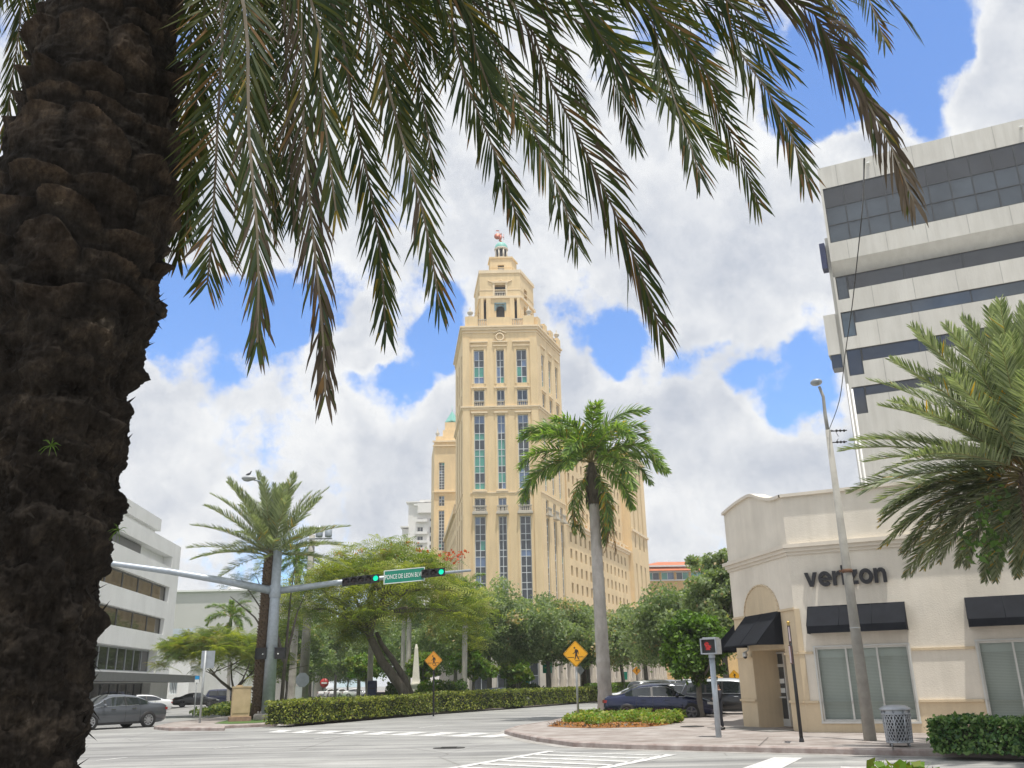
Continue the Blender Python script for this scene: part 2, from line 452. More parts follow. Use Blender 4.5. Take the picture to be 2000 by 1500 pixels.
M['curb'] = mat('curb_concrete', (.33, .25, .225), .9, 0, .25, 2.5, .25, 30, col2=(.42, .37, .345))
M['marking'] = mat('road_paint', (.50, .50, .485), .75, 0, .22, 6, col2=(.76, .76, .75), detail=10)
M['grass'] = mat('lawn_soil', (.07, .13, .025), .9, 0, .3, 6)
M['mulch'] = mat('orange_mulch', (.30, .13, .035), .95, 0, .45, 14, 1.0, 40)

g = MB(); R_ = 2500
g.quad((-R_, -R_ / 4, 0), (R_, -R_ / 4, 0), (R_, R_ * 1.4, 0), (-R_, R_ * 1.4, 0))
struct(g.build('road', M['asphalt']))

M['gutter'] = mat('gutter_concrete', (.36, .345, .325), .9, 0, .2, 2.5, .2, 30, col2=(.46, .445, .425), streak=.12)
def raised(name, poly, h, mtop, inset=.16, z0=-.02, gutter=False):
    """a raised slab with a real kerb stone round it"""
    poly = [Vector((p[0], p[1])) for p in poly]
    n = len(poly)
    if sum(poly[i].x * poly[(i + 1) % n].y - poly[(i + 1) % n].x * poly[i].y for i in range(n)) < 0: poly = poly[::-1]
    def off(k):
        out = []
        for i in range(n):
            e0 = (poly[i] - poly[i - 1]).normalized(); e1 = (poly[(i + 1) % n] - poly[i]).normalized()
            n0, n1 = Vector((-e0.y, e0.x)), Vector((-e1.y, e1.x)); b = (n0 + n1)
            b = b.normalized() if b.length > 1e-4 else n0
            out.append(poly[i] + b * k / max(.35, b.dot(n1)))
        return out
    inn = off(inset); rim = off(.035)
    k = MB()
    vs = [(p.x, p.y, z0) for p in poly] + [(p.x, p.y, h - .035) for p in poly] + [(p.x, p.y, h) for p in rim] + [(p.x, p.y, h) for p in inn]
    fs = []
    for L in range(3):
        for i in range(n):
            fs.append((L * n + i, L * n + (i + 1) % n, (L + 1) * n + (i + 1) % n, (L + 1) * n + i))
    k.add(vs, fs)
    struct(k.build('kerb', M['curb']))
    if gutter:
        ou = off(-.42); gm_ = MB(); gm_.add([(p.x, p.y, .004) for p in poly] + [(p.x, p.y, .004) for p in ou], [(n + i, n + (i + 1) % n, (i + 1) % n, i) for i in range(n)])
        struct(gm_.build('gutter', M['gutter']))
    s = MB(); s.add([(p.x, p.y, h - .006) for p in inn], [tuple(range(n))])
    return struct(s.build(name, mtop))

SW = .15
g2 = lambda u, v, z=0.0: G(u, v, z).to_2d()
# near corner pavement in front of the shop
c_r = g2(1700, 1475); dcr = azv(180 - 57.5)
corner = [c_r + dcr * 30, c_r, g2(1400, 1468), g2(1240, 1464), g2(1120, 1459), g2(1050, 1449), g2(1012, 1441), g2(985, 1434), g2(1010, 1425), g2(1075, 1414), g2(1115, 1404.5)]
bay = g2(1330, 1404)
corner += [bay, bay + azv(20.5) * 70, bay + azv(20.5) * 70 + azv(110.5) * 40, c_r + dcr * 30 + azv(32) * 30]
raised('pavement', corner, SW, M['pavement'], gutter=True)
# median with the hedge, between the two diverging streets
md = azv(21)
m0 = g2(548, 1416)
med = [m0, g2(575, 1416.5), g2(850, 1393), g2(1170, 1369.5), g2(1170, 1369.5) + md * 45, g2(640, 1360) + azv(-7.5) * 110, g2(612, 1372) , g2(560, 1402)]
raised('median', med, SW, M['grass'], gutter=True)
# tip of the median beyond the pedestrian cut, with the signal mast
tip = [g2(300, 1424.5), g2(330, 1427.5), g2(438, 1427.5), g2(440, 1423), g2(540, 1418.5), g2(548, 1410), g2(556, 1400), g2(520, 1393), g2(440, 1404), g2(340, 1416)]
raised('median', tip, SW, M['pavement'])
gr = MB(); gr.add([(*g2(u, v, SW), SW + .006) for (u, v) in ((418, 1413), (450, 1414), (500, 1412), (535, 1409.5), (560, 1406), (556, 1401.5), (520, 1396), (455, 1404))], [tuple(range(8))])
struct(gr.build('lawn', M['grass']))
# block of the white office on the left
lw = azv(-6)
lb0 = g2(415, 1376); lblk = [lb0, lb0 + lw * 160, lb0 + lw * 160 + Vector((-120, 0)), g2(180, 1384) + Vector((-70, -18)), g2(180, 1384), g2(320, 1379.5)]
raised('pavement', lblk, SW, M['grass'])
# block under the tower
tb = [Vector((-25, 139)), Vector((14, 139)), Vector((14, 139)) + azv(20.7) * 220, Vector((-25, 139)) + azv(-7.5) * 220]
raised('pavement', tb, SW, M['pavement'])
# street running back on the left is kept clear; pavement on the far right side of the other street
# ---- painted markings, 5 mm above the road
mk = MB()
def strip(poly, z=.008): mk.add([(p.x, p.y, z) for p in poly], [tuple(range(len(poly)))])
def band(a, b, w):
    t = (b - a).normalized(); n = Vector((-t.y, t.x)) * w / 2
    strip([a - n, b - n, b + n, a + n])
# near ladder crossing
a0, a1 = g2(1078, 1467), g2(860, 1505); b0, b1 = g2(1312, 1474), g2(1150, 1506)
da, db = (a1 - a0), (b1 - b0)
band(a0, a0 + da * 2.2, .26); band(b0, b0 + db * 2.6, .30)
for k in range(14):
    t = .06 + k * .162
    p, q = a0 + da * t, b0 + (db * (t * da.length / db.length))
    band(p + (q - p) * .03, p + (q - p) * .97, .30 if k else .2)
# far ladder crossing with slanted bars
p0, p1 = g2(430, 1424.5), g2(990, 1432.6); q0, q1 = g2(440, 1428.6), g2(966, 1440.3)
band(p0 + (p1 - p0) * .2, p1, .26); band(q0 + (q1 - q0) * .19, q1, .26)
for k in range(9):
    t = .22 + k * .094
    a = q0 + (q1 - q0) * t; b = p0 + (p1 - p0) * (t + .055)
    n = (q1 - q0).normalized() * .42
    strip([a - n, a + n, b + n, b - n], .0084)
# stop bar and lane dashes
strip([g2(1450, 1501), g2(1527, 1501), g2(1568, 1480.5), g2(1512, 1479.5)])
strip([g2(1642, 1497.5), g2(1700, 1501), g2(1760, 1503), g2(1642, 1501)])
for (a, b) in (((188, 1486), (247, 1480)), ((418, 1462.5), (497, 1456)), ((614, 1443.4), (682, 1437.2)), ((818, 1422.2), (866, 1416.6)), ((1030, 1402.4), (1072, 1397.2))):
    band(g2(*a), g2(*b), .13)
struct(mk.build('road_marking', M['marking']))
# pavement joints and a grey ramp
M['joint'] = mat('dark_joint', (.16, .14, .13), .9, 0, .2, 5)
jt = MB()
for (a, b, w) in (((1745, 1466), (1740, 1430), .02), ((1482, 1457), (1500, 1440), .02), ((1200, 1446), (1560, 1454), .015), ((1120, 1420), (1560, 1450), .012)):
    A, B = g2(*a, SW), g2(*b, SW); t = (B - A).normalized(); n = Vector((-t.y, t.x)) * w
    jt.add([(*(A - n), SW + .0), (*(B - n), SW + .0), (*(B + n), SW + .0), (*(A + n), SW + .0)], [(0, 1, 2, 3)])
struct(jt.build('pavement_joint', M['joint']))
def cover(u, v, z, r, name, label):
    c = G(u, v, z); b = MB()
    b.lathe(c + Vector((0, 0, .002)), [(r * 1.12, 0), (r * 1.12, .008), (r, .012), (r * .96, .008), (r * .9, .013), (.001, .014)], 28)
    for k in range(5):
        b.box(c + Vector((0, (k - 2) * r * .3, .018)), (r * 1.1, .03, .006))
    o = b.build(name, M['iron'], org=c); tag(o, label, 'manhole')
M['iron'] = mat('cast_iron', (.06, .058, .055), .6, .3, .3, 12)
cover(877, 1461, 0, .42, 'manhole_cover', 'dark round manhole cover in the asphalt before the near crosswalk')
cover(1352, 1419, SW, .38, 'utility_cover', 'dark round utility cover in the pink pavement beside the mulch bed')

# ================================================================== the cream tower
rng = random.Random(5)
M['cream'] = mat('cream_stucco', (.81, .63, .375), .85, 0, .06, .12, .1, 8, streak=.08)
M['cream_trim'] = mat('pale_cast_stone', (.77, .63, .43), .8, 0, .08, .5)
M['stone_white'] = mat('white_stone', (.62, .57, .48), .8, 0, .1, .6)
M['stone_grey'] = mat('grey_balusters', (.52, .48, .40), .85, 0, .12, 2)
M['gl_dark'] = glassmat('dark_window_glass', (.035, .045, .055))
M['gl_blue'] = glassmat('blue_window_glass', (.13, .20, .34), .08)
M['gl_green'] = glassmat('green_window_glass', (.07, .30, .24), .1)
M['frame_white'] = mat('white_window_frame', (.62, .66, .68), .5, 0, .04, 1)
M['copper'] = mat('verdigris_copper', (.22, .50, .44), .6, 0, .12, 1.2)
M['rust'] = mat('red_bronze', (.45, .16, .11), .5, .3, .15, 2)
GL = [M['gl_dark'], M['gl_blue'], M['gl_green']]
TD = 165.0
zt = lambda v: P(975, v, TD).z
T = thing('office_tower', 'tall cream stone tower with a green copper dome, balustrades and long wings', 'tower', (-2.3, TD, 0))
FL, FR = Vector((-9.58, TD)), Vector((5.0, TD))
dF, dR, dL = Vector((1, 0)), azv(20.7), azv(-7.5)
z_top, z_mid = zt(640), zt(797)
wall = MB()
strips = [(2.15, 4.17), (6.59, 8.11), (10.53, 12.55)]
bands_ = [(zt(748), zt(683)), (zt(793), zt(761)), (zt(955), zt(810)), (zt(999), zt(972)), (9.0, zt(1008))]
ops = [(a, b, c, e) for (a, b) in strips for (c, e) in bands_]
facade(wall, FL, dF, 0, 14.58, 8.0, z_top, ops, .5)
rs = [(2.7, 4.3), (7.1, 8.7), (11.4, 13.0)]
opsR = [(a, b, c, e) for (a, b) in rs for (c, e) in bands_]
RL = 15.0
facade(wall, FR, dR, 0, RL, 8.0, z_top, opsR, .4)
LB = FL + dL * 21.6; dLr = -dL
facade(wall, LB, dLr, 0, 21.6, 8.0, z_top, [(21.6 - b, 21.6 - a, c, e) for (a, b) in ((3, 4.6), (9, 10.6), (15, 16.6)) for (c, e) in bands_], .4)
BR = FR + dR * RL
wall.quad((BR.x, BR.y, 8), (LB.x, LB.y, 8), (LB.x, LB.y, z_top), (BR.x, BR.y, z_top))
wall.add([(FL.x, FL.y, z_top), (FR.x, FR.y, z_top), (BR.x, BR.y, z_top), (LB.x, LB.y, z_top)], [(0, 1, 2, 3)])
# corner pilasters and window surrounds in relief
for s in (0.02, 13.2):
    fbox(wall, FL, dF, s, s + 1.34, 8.1, z_top - 2.2, .0, .22)
for (a, b) in strips:
    for (c, e) in bands_:
        for (x0, x1) in ((a - .38, a), (b, b + .38)):
            fbox(wall, FL, dF, x0, x1, c - .2, e + .3, .0, .12)
wall.build('wall', M['cream'], T)
trim = MB()
def ring(z0, z1, o, inset=0.0):
    """cornice round the three seen sides"""
    a, b = FL + Vector((-o, -o)), FR + Vector((o * .9, -o))
    poly = [a, b, b + dR * (RL + o), a + dL * (21.6 + o)]
    trim.prism([(p.x, p.y) for p in poly], z0, z1)
ring(z_top - .5, z_top, .22); ring(z_top, z_top + .35, .48); ring(z_top - 1.1, z_top - .9, .14)
ring(z_mid - .3, z_mid + .1, .16); ring(z_mid + .1, z_mid + .4, .36)
ring(zt(963), zt(961), .12)
for (a, b) in strips:                      # stepped hoods over the top windows, sills and lintels below
    zc = bands_[0][1]
    fbox(trim, FL, dF, a - .75, b + .75, zc + 1.5, zc + 1.75, .0, .35)
    fbox(trim, FL, dF, a - .6, b + .6, zc + .7, zc + .9, .0, .25)
    fbox(trim, FL, dF, a - .55, b + .55, bands_[2][1] + .32, bands_[2][1] + .65, .0, .3)
    fbox(trim, FL, dF, a - .5, b + .5, bands_[1][1] + .3, bands_[1][1] + .55, .0, .25)
    fbox(trim, FL, dF, a - .4, b + .4, bands_[2][0] - .5, bands_[2][0] - .2, .0, .2)
for (a, b) in rs:
    zc = bands_[0][1]
    fbox(trim, FR, dR, a - .5, b + .5, zc + 1.3, zc + 1.6, .0, .3)
    fbox(trim, FR, dR, a - .45, b + .45, bands_[1][1] + .3, bands_[1][1] + .55, .0, .25)
trim.build('cornice', M['cream_trim'], T)
cart = MB()                                # the wreath above the middle window
c = fp(FL, dF, 7.35, bands_[0][1] + 2.6, .2)
for k in range(16):
    q0, q1 = 2 * math.pi * k / 16, 2 * math.pi * (k + 1) / 16
    cart.tube([c + Vector((.75 * math.cos(q0), 0, .75 * math.sin(q0))), c + Vector((.75 * math.cos(q1), 0, .75 * math.sin(q1)))], .17, 6)
cart.tube([c + Vector((-1.2, 0, .8)), c + Vector((0, 0, 1.4)), c + Vector((1.2, 0, .8))], .16, 6)
cart.build('wreath', M['cream_trim'], T)
WW = (.5, .27, .23)
def band_window(O, d, a, b, k, name='window', dep=.5):
    c, e = bands_[k]
    nz = {0: 4, 1: 2, 2: 9, 3: 2, 4: 15}[k]
    w_ = {0: (.5, .3, .2), 1: (.8, .2, 0), 2: (.4, .33, .27), 3: (.7, .3, 0), 4: (.86, .12, .02)}[k]
    zl = [c]; h = (e - c) / nz
    for j in range(nz): zl.append(c + h * (j + (1.0 if j % 2 else .8)))
    zl[-1] = e
    window(T, O, d, (a, b, c, e), dep, 2, nz, .13, GL, M['frame_white'], rng, w_, name, zl)
for (a, b) in strips:
    for k in range(5): band_window(FL, dF, a, b, k)
for (a, b) in rs:
    for k in range(5): band_window(FR, dR, a, b, k, dep=.4)
for (a, b) in strips:
    balustrade(T, FL, dF, a + .02, b - .02, bands_[1][0] + .02, bands_[1][0] + 1.05, -.35, M['stone_grey'])
    bal = balustrade(T, FL, dF, a - .3, b + .3, bands_[3][0] - .1, bands_[3][0] + 1.1, .35, M['stone_grey'])
    sl = MB(); fbox(sl, FL, dF, a - .42, b + .42, bands_[3][0] - .5, bands_[3][0] - .12, .0, .75); sl.build('slab', M['stone_grey'], bal)
for (a, b) in rs:
    bal = balustrade(T, FR, dR, a - .3, b + .3, bands_[3][0] - .1, bands_[3][0] + 1.1, .35, M['stone_grey'])
    sl = MB(); fbox(sl, FR, dR, a - .42, b + .42, bands_[3][0] - .5, bands_[3][0] - .12, .0, .75); sl.build('slab', M['stone_grey'], bal)
# parapet of the shaft: piers, balustrades, urns
par = MB(); zp = z_top + .35; zq = zt(622)
for (a, b) in ((.5, 3.0), (7.0 - 2.1, 7.0 + 2.8), (12.0, 14.2)):
    fbox(par, FL, dF, a, b, zp, zq + (.5 if a < 1 or a > 11 else .25), -.8, .1)
for (a, b) in ((.9, 2.6), (5.0, 6.6), (9, 10.6), (13.6, 15.4)):
    fbox(par, FR, dR, a, b, zp, zq + .6, -.8, .1)
par.build('parapet', M['cream'], T)
balustrade(T, FL, dF, 3.02, 4.88, zp, zq, -.4, M['stone_grey']); balustrade(T, FL, dF, 9.82, 11.98, zp, zq, -.4, M['stone_grey'])
for (a, b) in ((2.62, 4.98), (6.62, 8.98), (10.62, 13.58)): balustrade(T, FR, dR, a, b, zp, zq, -.5, M['stone_grey'])
for c in (fp(FL, dF, 1.5, zq + .5, -.4), fp(FL, dF, 13.2, zq + .5, -.4), fp(FR, dR, 14.5, zq + .6, -.4)):
    b = MB(); b.lathe(c, [(.5, 0), (.5, .2), (.2, .4), (.55, .8), (.62, 1.1), (.3, 1.35), (.12, 1.6), (.1, 2.0), (.0, 2.3)], 12); b.build('urn', M['stone_grey'], T)
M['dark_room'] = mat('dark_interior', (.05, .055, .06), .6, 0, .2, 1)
# belfry
BD = 167.0
zb = lambda v: P(975, v, BD).z
bl, brr = Vector((P(937, 560, BD).x, BD)), Vector((P(1016, 560, BD).x, BD))
bw = (brr - bl).x
blen = 8.0
zb0, zb1, zb2 = z_top, zb(581), zb(533)
bel = MB()
def solid(mb, a, b, la, lb, z0, z1, o=0.0):
    a = a + Vector((-o, -o)); b = b + Vector((o, -o))
    poly = [a, b, b + dR * (lb + 2 * o), a + dL * (la + 2 * o)]
    mb.prism([(p.x, p.y) for p in poly], z0, z1)
cx = bw / 2
oplow = [(cx - .85, cx + .85, zb(626), zb(594)), (.75, 1.25, zb(626), zb(585)), (bw - 1.25, bw - .75, zb(626), zb(585))]
ophi = [(cx - 1.1, cx + 1.1, zb(578), zb(556))]
facade(bel, bl, dF, 0, bw, zb0, zb1, oplow, 1.2)
facade(bel, bl, dF, 0, bw, zb1, zb2, ophi, 1.2)
for (s, w) in ((.15, .6), (1.3, .9), (bw - 2.2, .9), (bw - .75, .6)):
    fbox(bel, bl, dF, s, s + w, zb0, zb1 - .3, 0.0, .28)
opside = [(2.2, 4.0, zb(578), zb(556)), (1.8, 4.4, zb(622), zb(592)), (5.4, 7.2, zb(622), zb(592))]
facade(bel, brr, dR, 0, blen, zb0, zb2, opside, 1.0)
ble = bl + dL * 12
facade(bel, ble, -dL, 0, 12, zb0, zb2, [(8, 9.8, zb(578), zb(556)), (7, 9.8, zb(622), zb(592))], 1.0)
bb_ = brr + dR * blen
bel.quad((bb_.x, bb_.y, zb0), (ble.x, ble.y, zb0), (ble.x, ble.y, zb2), (bb_.x, bb_.y, zb2))
bel.build('belfry', M['cream'], T)
bt = MB(); solid(bt, bl, brr, 12, blen, zb1 - .25, zb1 + .3, .26); solid(bt, bl, brr, 12, blen, zb2 - .1, zb2 + .6, .16); solid(bt, bl, brr, 12, blen, zb2 - 3.9, zb2 - 3.75, .06)
fbox(bt, bl, dF, cx - 1.5, cx - 1.1, zb(579), zb(553), 0, .15); fbox(bt, bl, dF, cx + 1.1, cx + 1.5, zb(579), zb(553), 0, .15); fbox(bt, bl, dF, cx - 1.7, cx + 1.7, zb(553), zb(550), 0, .25)
for k in range(8):
    q0, q1 = math.pi * k / 8, math.pi * (k + 1) / 8
    for sx in (-1.1, 1.1):
        bt.tube([fp(bl, dF, cx + sx * 1.2 - 1.1 * math.cos(q0), zb(547) - .45 * math.sin(q0), .1), fp(bl, dF, cx + sx * 1.2 - 1.1 * math.cos(q1), zb(547) - .45 * math.sin(q1), .1)], .1, 6)
bt.build('cornice', M['cream_trim'], T)
for (O_, d_, oo, dep) in [(bl, dF, o, 1.2) for o in oplow + ophi] + [(brr, dR, o, 1.0) for o in opside]:
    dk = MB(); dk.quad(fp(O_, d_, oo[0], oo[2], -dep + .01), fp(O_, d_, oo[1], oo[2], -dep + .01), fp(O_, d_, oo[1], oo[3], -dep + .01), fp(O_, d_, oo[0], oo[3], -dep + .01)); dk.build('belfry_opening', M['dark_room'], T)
balustrade(T, bl, dF, cx - 1.05, cx + 1.05, zb(579), zb(570), -.2, M['stone_white'])
ar = MB()                                    # blue arch surround filling the corners over the doorway
zc = zb(605); zo_ = zb(594) - .01
for k in range(12):
    q0, q1 = math.pi * k / 12, math.pi * (k + 1) / 12
    x0_, x1_ = cx - .84 * math.cos(q0), cx - .84 * math.cos(q1)
    ar.quad(*[fp(bl, dF, x_, z_, -.12) for (x_, z_) in ((x0_, zc + .84 * math.sin(q0)), (x1_, zc + .84 * math.sin(q1)), (x1_, zo_), (x0_, zo_))])
fbox(ar, bl, dF, cx - 1.2, cx + 1.2, zb(594), zb(591.5), 0.002, .14)
for sx_ in (-1.2, .86): fbox(ar, bl, dF, cx + sx_, cx + sx_ + .34, zb(607), zb(594) - .002, .002, .10)
M['blue_tile'] = mat('blue_green_tile', (.16, .25, .27), .6, 0, .15, 2)
ar.build('arch_surround', M['blue_tile'], T)
# top block, drum, dome, weather vane
UD = 169.5; zu = lambda v: P(975, v, UD).z
ul, ur = Vector((P(957.5, 515, UD).x, UD)), Vector((P(999, 515, UD).x, UD)); uw = ur.x - ul.x
ub = MB(); facade(ub, ul, dF, 0, uw, zb2, zu(504), [(uw / 2 - .65, uw / 2 + .65, zu(529), zu(517.5))], .6)
ue, uf = ur + dR * 3, ul + dL * 3
ub.quad((ur.x, ur.y, zb2), (ue.x, ue.y, zb2), (ue.x, ue.y, zu(504)), (ur.x, ur.y, zu(504))); ub.quad((uf.x, uf.y, zb2), (ul.x, ul.y, zb2), (ul.x, ul.y, zu(504)), (uf.x, uf.y, zu(504)))
ub.quad((ue.x, ue.y, zb2), (uf.x, uf.y, zb2), (uf.x, uf.y, zu(504)), (ue.x, ue.y, zu(504)))
solid(ub, ul, ur, 3, 3, zu(505), zu(502), .18); solid(ub, ul, ur, 3, 3, zu(523), zu(522), .05)
ub.build('top_block', M['cream'], T)
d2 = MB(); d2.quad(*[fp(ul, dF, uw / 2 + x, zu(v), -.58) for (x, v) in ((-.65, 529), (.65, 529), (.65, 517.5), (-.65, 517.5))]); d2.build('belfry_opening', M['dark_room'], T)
balustrade(T, ul, dF, uw / 2 - .62, uw / 2 + .62, zu(529), zu(525), -.2, M['stone_white'], pitch=.25)
dc = Vector((P(979, 490, UD + 2).x, UD + 1.8, zu(502))); hD = zu(482) - zu(502)
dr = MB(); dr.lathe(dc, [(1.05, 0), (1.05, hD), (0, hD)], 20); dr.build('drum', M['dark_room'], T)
pc = MB()
for k in range(8):
    q = 2 * math.pi * (k + .5) / 8; p = dc + Vector((1.22 * math.cos(q), 1.22 * math.sin(q), 0)); pc.tube([p, p + Vector((0, 0, hD))], [.2, .17], 8)
pc.lathe(dc + Vector((0, 0, hD)), [(0, 0), (1.45, 0), (1.5, .25), (1.38, .4), (0, .4)], 24); pc.lathe(dc, [(1.5, -.02), (1.5, .3), (1.1, .3)], 24)
pc.build('colonnade', M['stone_white'], T)
dm = MB(); dm.lathe(dc + Vector((0, 0, hD + .4)), [(1.4 * math.cos(t), 1.5 * math.sin(t)) for t in [math.pi / 2 * k / 8 for k in range(9)]], 28); dm.build('dome', M['copper'], T)
vz = dc + Vector((0, 0, hD + 1.9)); vn = MB()
vn.tube([vz, vz + Vector((0, 0, .5))], .09, 8); vn.ball(vz + Vector((0, 0, .15)), .25)
vn.tube([vz + Vector((-.3, 0, .4)), vz + Vector((-.1, 0, 1.1)), vz + Vector((0, 0, 1.9))], [.22, .3, .12], 8); vn.ball(vz + Vector((.02, 0, 2.05)), .17)
vn.tube([vz + Vector((0, 0, 1.5)), vz + Vector((.6, 0, 1.2))], .07, 6); vn.tube([vz + Vector((.6, 0, .6)), vz + Vector((.6, 0, 2.0))], .05, 6)
vn.lathe(vz + Vector((-.75, 0, 1.5)), [(0, -.06), (.72, -.05), (.72, .05), (0, .06)], 18, ax=(Vector((1, 0, 0)), Vector((0, 0, 1)), Vector((0, 1, 0))))
vn.tube([vz + Vector((-.4, 0, 2.1)), vz + Vector((-.4, 0, 3.0))], .04, 6); vn.box(vz + Vector((-.7, 0, 2.85)), (.7, .05, .22))
vn.build('weather_vane', M['rust'], T)
# white stone base with piers
base = MB(); piers = MB()
facade(base, FL, dF, 0, 14.58, .15, 8.0, [(1.6, 4.6, .3, 5.6), (5.9, 8.9, .3, 6.2), (10.2, 13.2, .3, 5.6)], .9)
opw = [(1.2 + 5.0 * i, 4.6 + 5.0 * i, .3, 5.8) for i in range(24)]
facade(base, FR, dR, 0, 122, .15, 8.0, opw, .9)
facade(base, FL + dL * 90, -dL, 0, 90, .15, 8.0, [(1.2 + 5 * i, 4.6 + 5 * i, .3, 5.8) for i in range(17)], .9)
fbox(base, FL, dF, -.25, 14.9, 7.4, 8.15, 0.002, .3); fbox(base, FR, dR, 0, 122, 7.4, 8.15, 0.002, .3)
for i in range(24):
    piers = MB(); fbox(piers, FR, dR, .25 + 5 * i - .35, .25 + 5 * i + .45, .15, 7.38, .002, .4); fbox(piers, FR, dR, .25 + 5 * i - .45, .25 + 5 * i + .55, 2.2, 2.45, .41, .5); piers.build('pier', M['stone_white'], T)
for s in (.2, 4.85, 9.15, 13.4): piers = MB(); fbox(piers, FL, dF, s, s + .9, .15, 7.38, .002, .4); piers.build('pier', M['stone_white'], T)
base.build('arcade', M['stone_white'], T)
for o in [(1.6, 4.6, .3, 5.6), (5.9, 8.9, .3, 6.2), (10.2, 13.2, .3, 5.6)]:
    window(T, FL, dF, o, .9, 2, 2, .12, [M['gl_dark']], M['frame_white'], name='shop_window')
for o in opw[:16]: window(T, FR, dR, o, .9, 2, 2, .12, [M['gl_dark']], M['frame_white'], name='shop_window')
for o in [(1.2 + 5 * i, 4.6 + 5 * i, .3, 5.8) for i in range(17)][9:]: window(T, FL + dL * 90, -dL, o, .9, 2, 2, .12, [M['gl_dark']], None, name='shop_window')
M['awning_blue'] = mat('navy_canvas', (.03, .05, .11), .8, 0, .15, 1); M['awning_green'] = mat('dark_green_canvas', (.02, .07, .06), .8, 0, .15, 1)
for (s0, s1, mm) in ((6.2, 8.8, 'awning_blue'), (1.5, 4.7, 'awning_green')):
    b = MB(); n = 10
    for i in range(n):
        a0, a1 = math.pi * i / n, math.pi * (i + 1) / n
        sm, hw = (s0 + s1) / 2, (s1 - s0) / 2 + .2
        p = [fp(FL, dF, sm - hw * math.cos(a), 4.6 + 1.6 * math.sin(a), o) for a in (a0, a1) for o in (.45, 2.2)]
        b.quad(p[0], p[1], p[3], p[2])
    b.build('awning', M[mm], T)
# ---- right wing: lower block, set-back upper block, end pavilion
zc1 = 32.3
wg = MB()
cols = [17.0 + 3.42 * i for i in range(14)]
rows = [30.6 - 3.36 * j for j in range(7)]
wops = [(s, s + 1.35, z - 2.0, z) for s in cols for z in rows]
facade(wg, FR, dR, RL, 84, 8.0, zc1, wops, .45)
SB = FR + dR * 20 + Vector((-dR.y, dR.x)) * 1.2      # set back
ucols = [1.0 + 3.2 * i for i in range(14)]; urows = [50.6 - 3.4 * j for j in range(5)]
uops = [(s, s + 1.3, z - 2.0, z) for s in ucols for z in urows]
facade(wg, SB, dR, 0, 46.5, zc1, 53, uops, .4)
dN = Vector((dR.y, -dR.x))
p0_, p1_ = FR + dR * RL, FR + dR * 84; q0_, q1_ = p0_ - dN * 14, p1_ - dN * 14
wg.quad((p0_.x, p0_.y, zc1), (p1_.x, p1_.y, zc1), (q1_.x, q1_.y, zc1), (q0_.x, q0_.y, zc1))
s0_, s1_ = SB, SB + dR * 46.5
wg.quad((s0_.x, s0_.y, 53), (s1_.x, s1_.y, 53), ((s1_ - dN * 10).x, (s1_ - dN * 10).y, 53), ((s0_ - dN * 10).x, (s0_ - dN * 10).y, 53))
wg.quad(((s0_ - dN * 10).x, (s0_ - dN * 10).y, zc1), (s0_.x, s0_.y, zc1), (s0_.x, s0_.y, 53), ((s0_ - dN * 10).x, (s0_ - dN * 10).y, 53))
wg.build('wing_wall', M['cream'], T)
def pav_windows(O, d, olist, dep, stuffit=False):
    if stuffit:
        g = MB()
        for (a, b, c, e) in olist: g.quad(fp(O, d, a, c, -dep + .02), fp(O, d, b, c, -dep + .02), fp(O, d, b, e, -dep + .02), fp(O, d, a, e, -dep + .02))
        return g
    for o in olist: window(T, O, d, o, dep, 1, 2, .1, [M['gl_dark']], None)
near = [o for o in wops if o[0] < 60 and o[3] > 12 and not 24 < o[0] < 30][:66]
pav_windows(FR, dR, near, .45)
rest = pav_windows(FR, dR, [o for o in wops if o not in near], .45, True)
r2 = pav_windows(SB, dR, uops, .4, True); rest.add(r2.v, r2.f)
stuff(rest.build('far_windows', M['gl_dark'], T))
wt = MB()
fbox(wt, FR, dR, RL + .05, 66.4, zc1 - .7, zc1 - .1, .002, .3); fbox(wt, FR, dR, RL + .05, 66.4, zc1 - .1, zc1 + .3, .002, .7)
fbox(wt, SB, dR, -.3, 46.6, 52.6, 53.3, .002, .5)
for i in range(14): fbox(wt, FR, dR, cols[i] - .9, cols[i] + .1, zc1 + .3, zc1 + 1.6, -.5, .2)
fbox(wt, FR, dR, RL + .1, 66.4, zc1 + 1.3, zc1 + 1.55, -.35, .05)
wt.build('cornice', M['cream_trim'], T)
pv = MB(); PO = FR + dR * 66.5
pops = [(6.2, 8.6, 34, 55), (6.2, 8.6, 10, 30)]
facade(pv, PO + dN * 1.0, dR, 0, 18, 8.0, 58.5, [(a, b, c, e) for (a, b) in ((3, 4.5), (7.6, 9.4), (12.4, 14)) for (c, e) in ((34, 55), (10, 30))], .5)
a_ = PO + dN * 1.0; b_ = a_ - dN * 16; pv.quad((PO.x, PO.y, 8), (a_.x, a_.y, 8), (a_.x, a_.y, zc1 - .01), (PO.x, PO.y, zc1 - .01))
facade(pv, b_, dN, 0, 16, zc1 + .001, 58.5, [(4, 6.4, 36, 55), (11.5, 13.2, 36, 55)], .5)
e_ = a_ + dR * 18
pv.quad((a_.x, a_.y, 58.5), (e_.x, e_.y, 58.5), ((e_ - dN * 16).x, (e_ - dN * 16).y, 58.5), (b_.x, b_.y, 58.5))
pv.build('pavilion_wall', M['cream'], T)
for o in ((3, 4.5, 34, 55), (7.6, 9.4, 34, 55), (12.4, 14, 34, 55), (3, 4.5, 10, 30), (7.6, 9.4, 10, 30), (12.4, 14, 10, 30)): window(T, a_, dR, o, .5, 2, 12, .12, GL, M['frame_white'], rng, (.8, .15, .05))
for o in ((4, 6.4, 36, 55), (11.5, 13.2, 36, 55)): window(T, b_, dN, o, .5, 2, 11, .12, GL, M['frame_white'], rng, (.8, .15, .05))
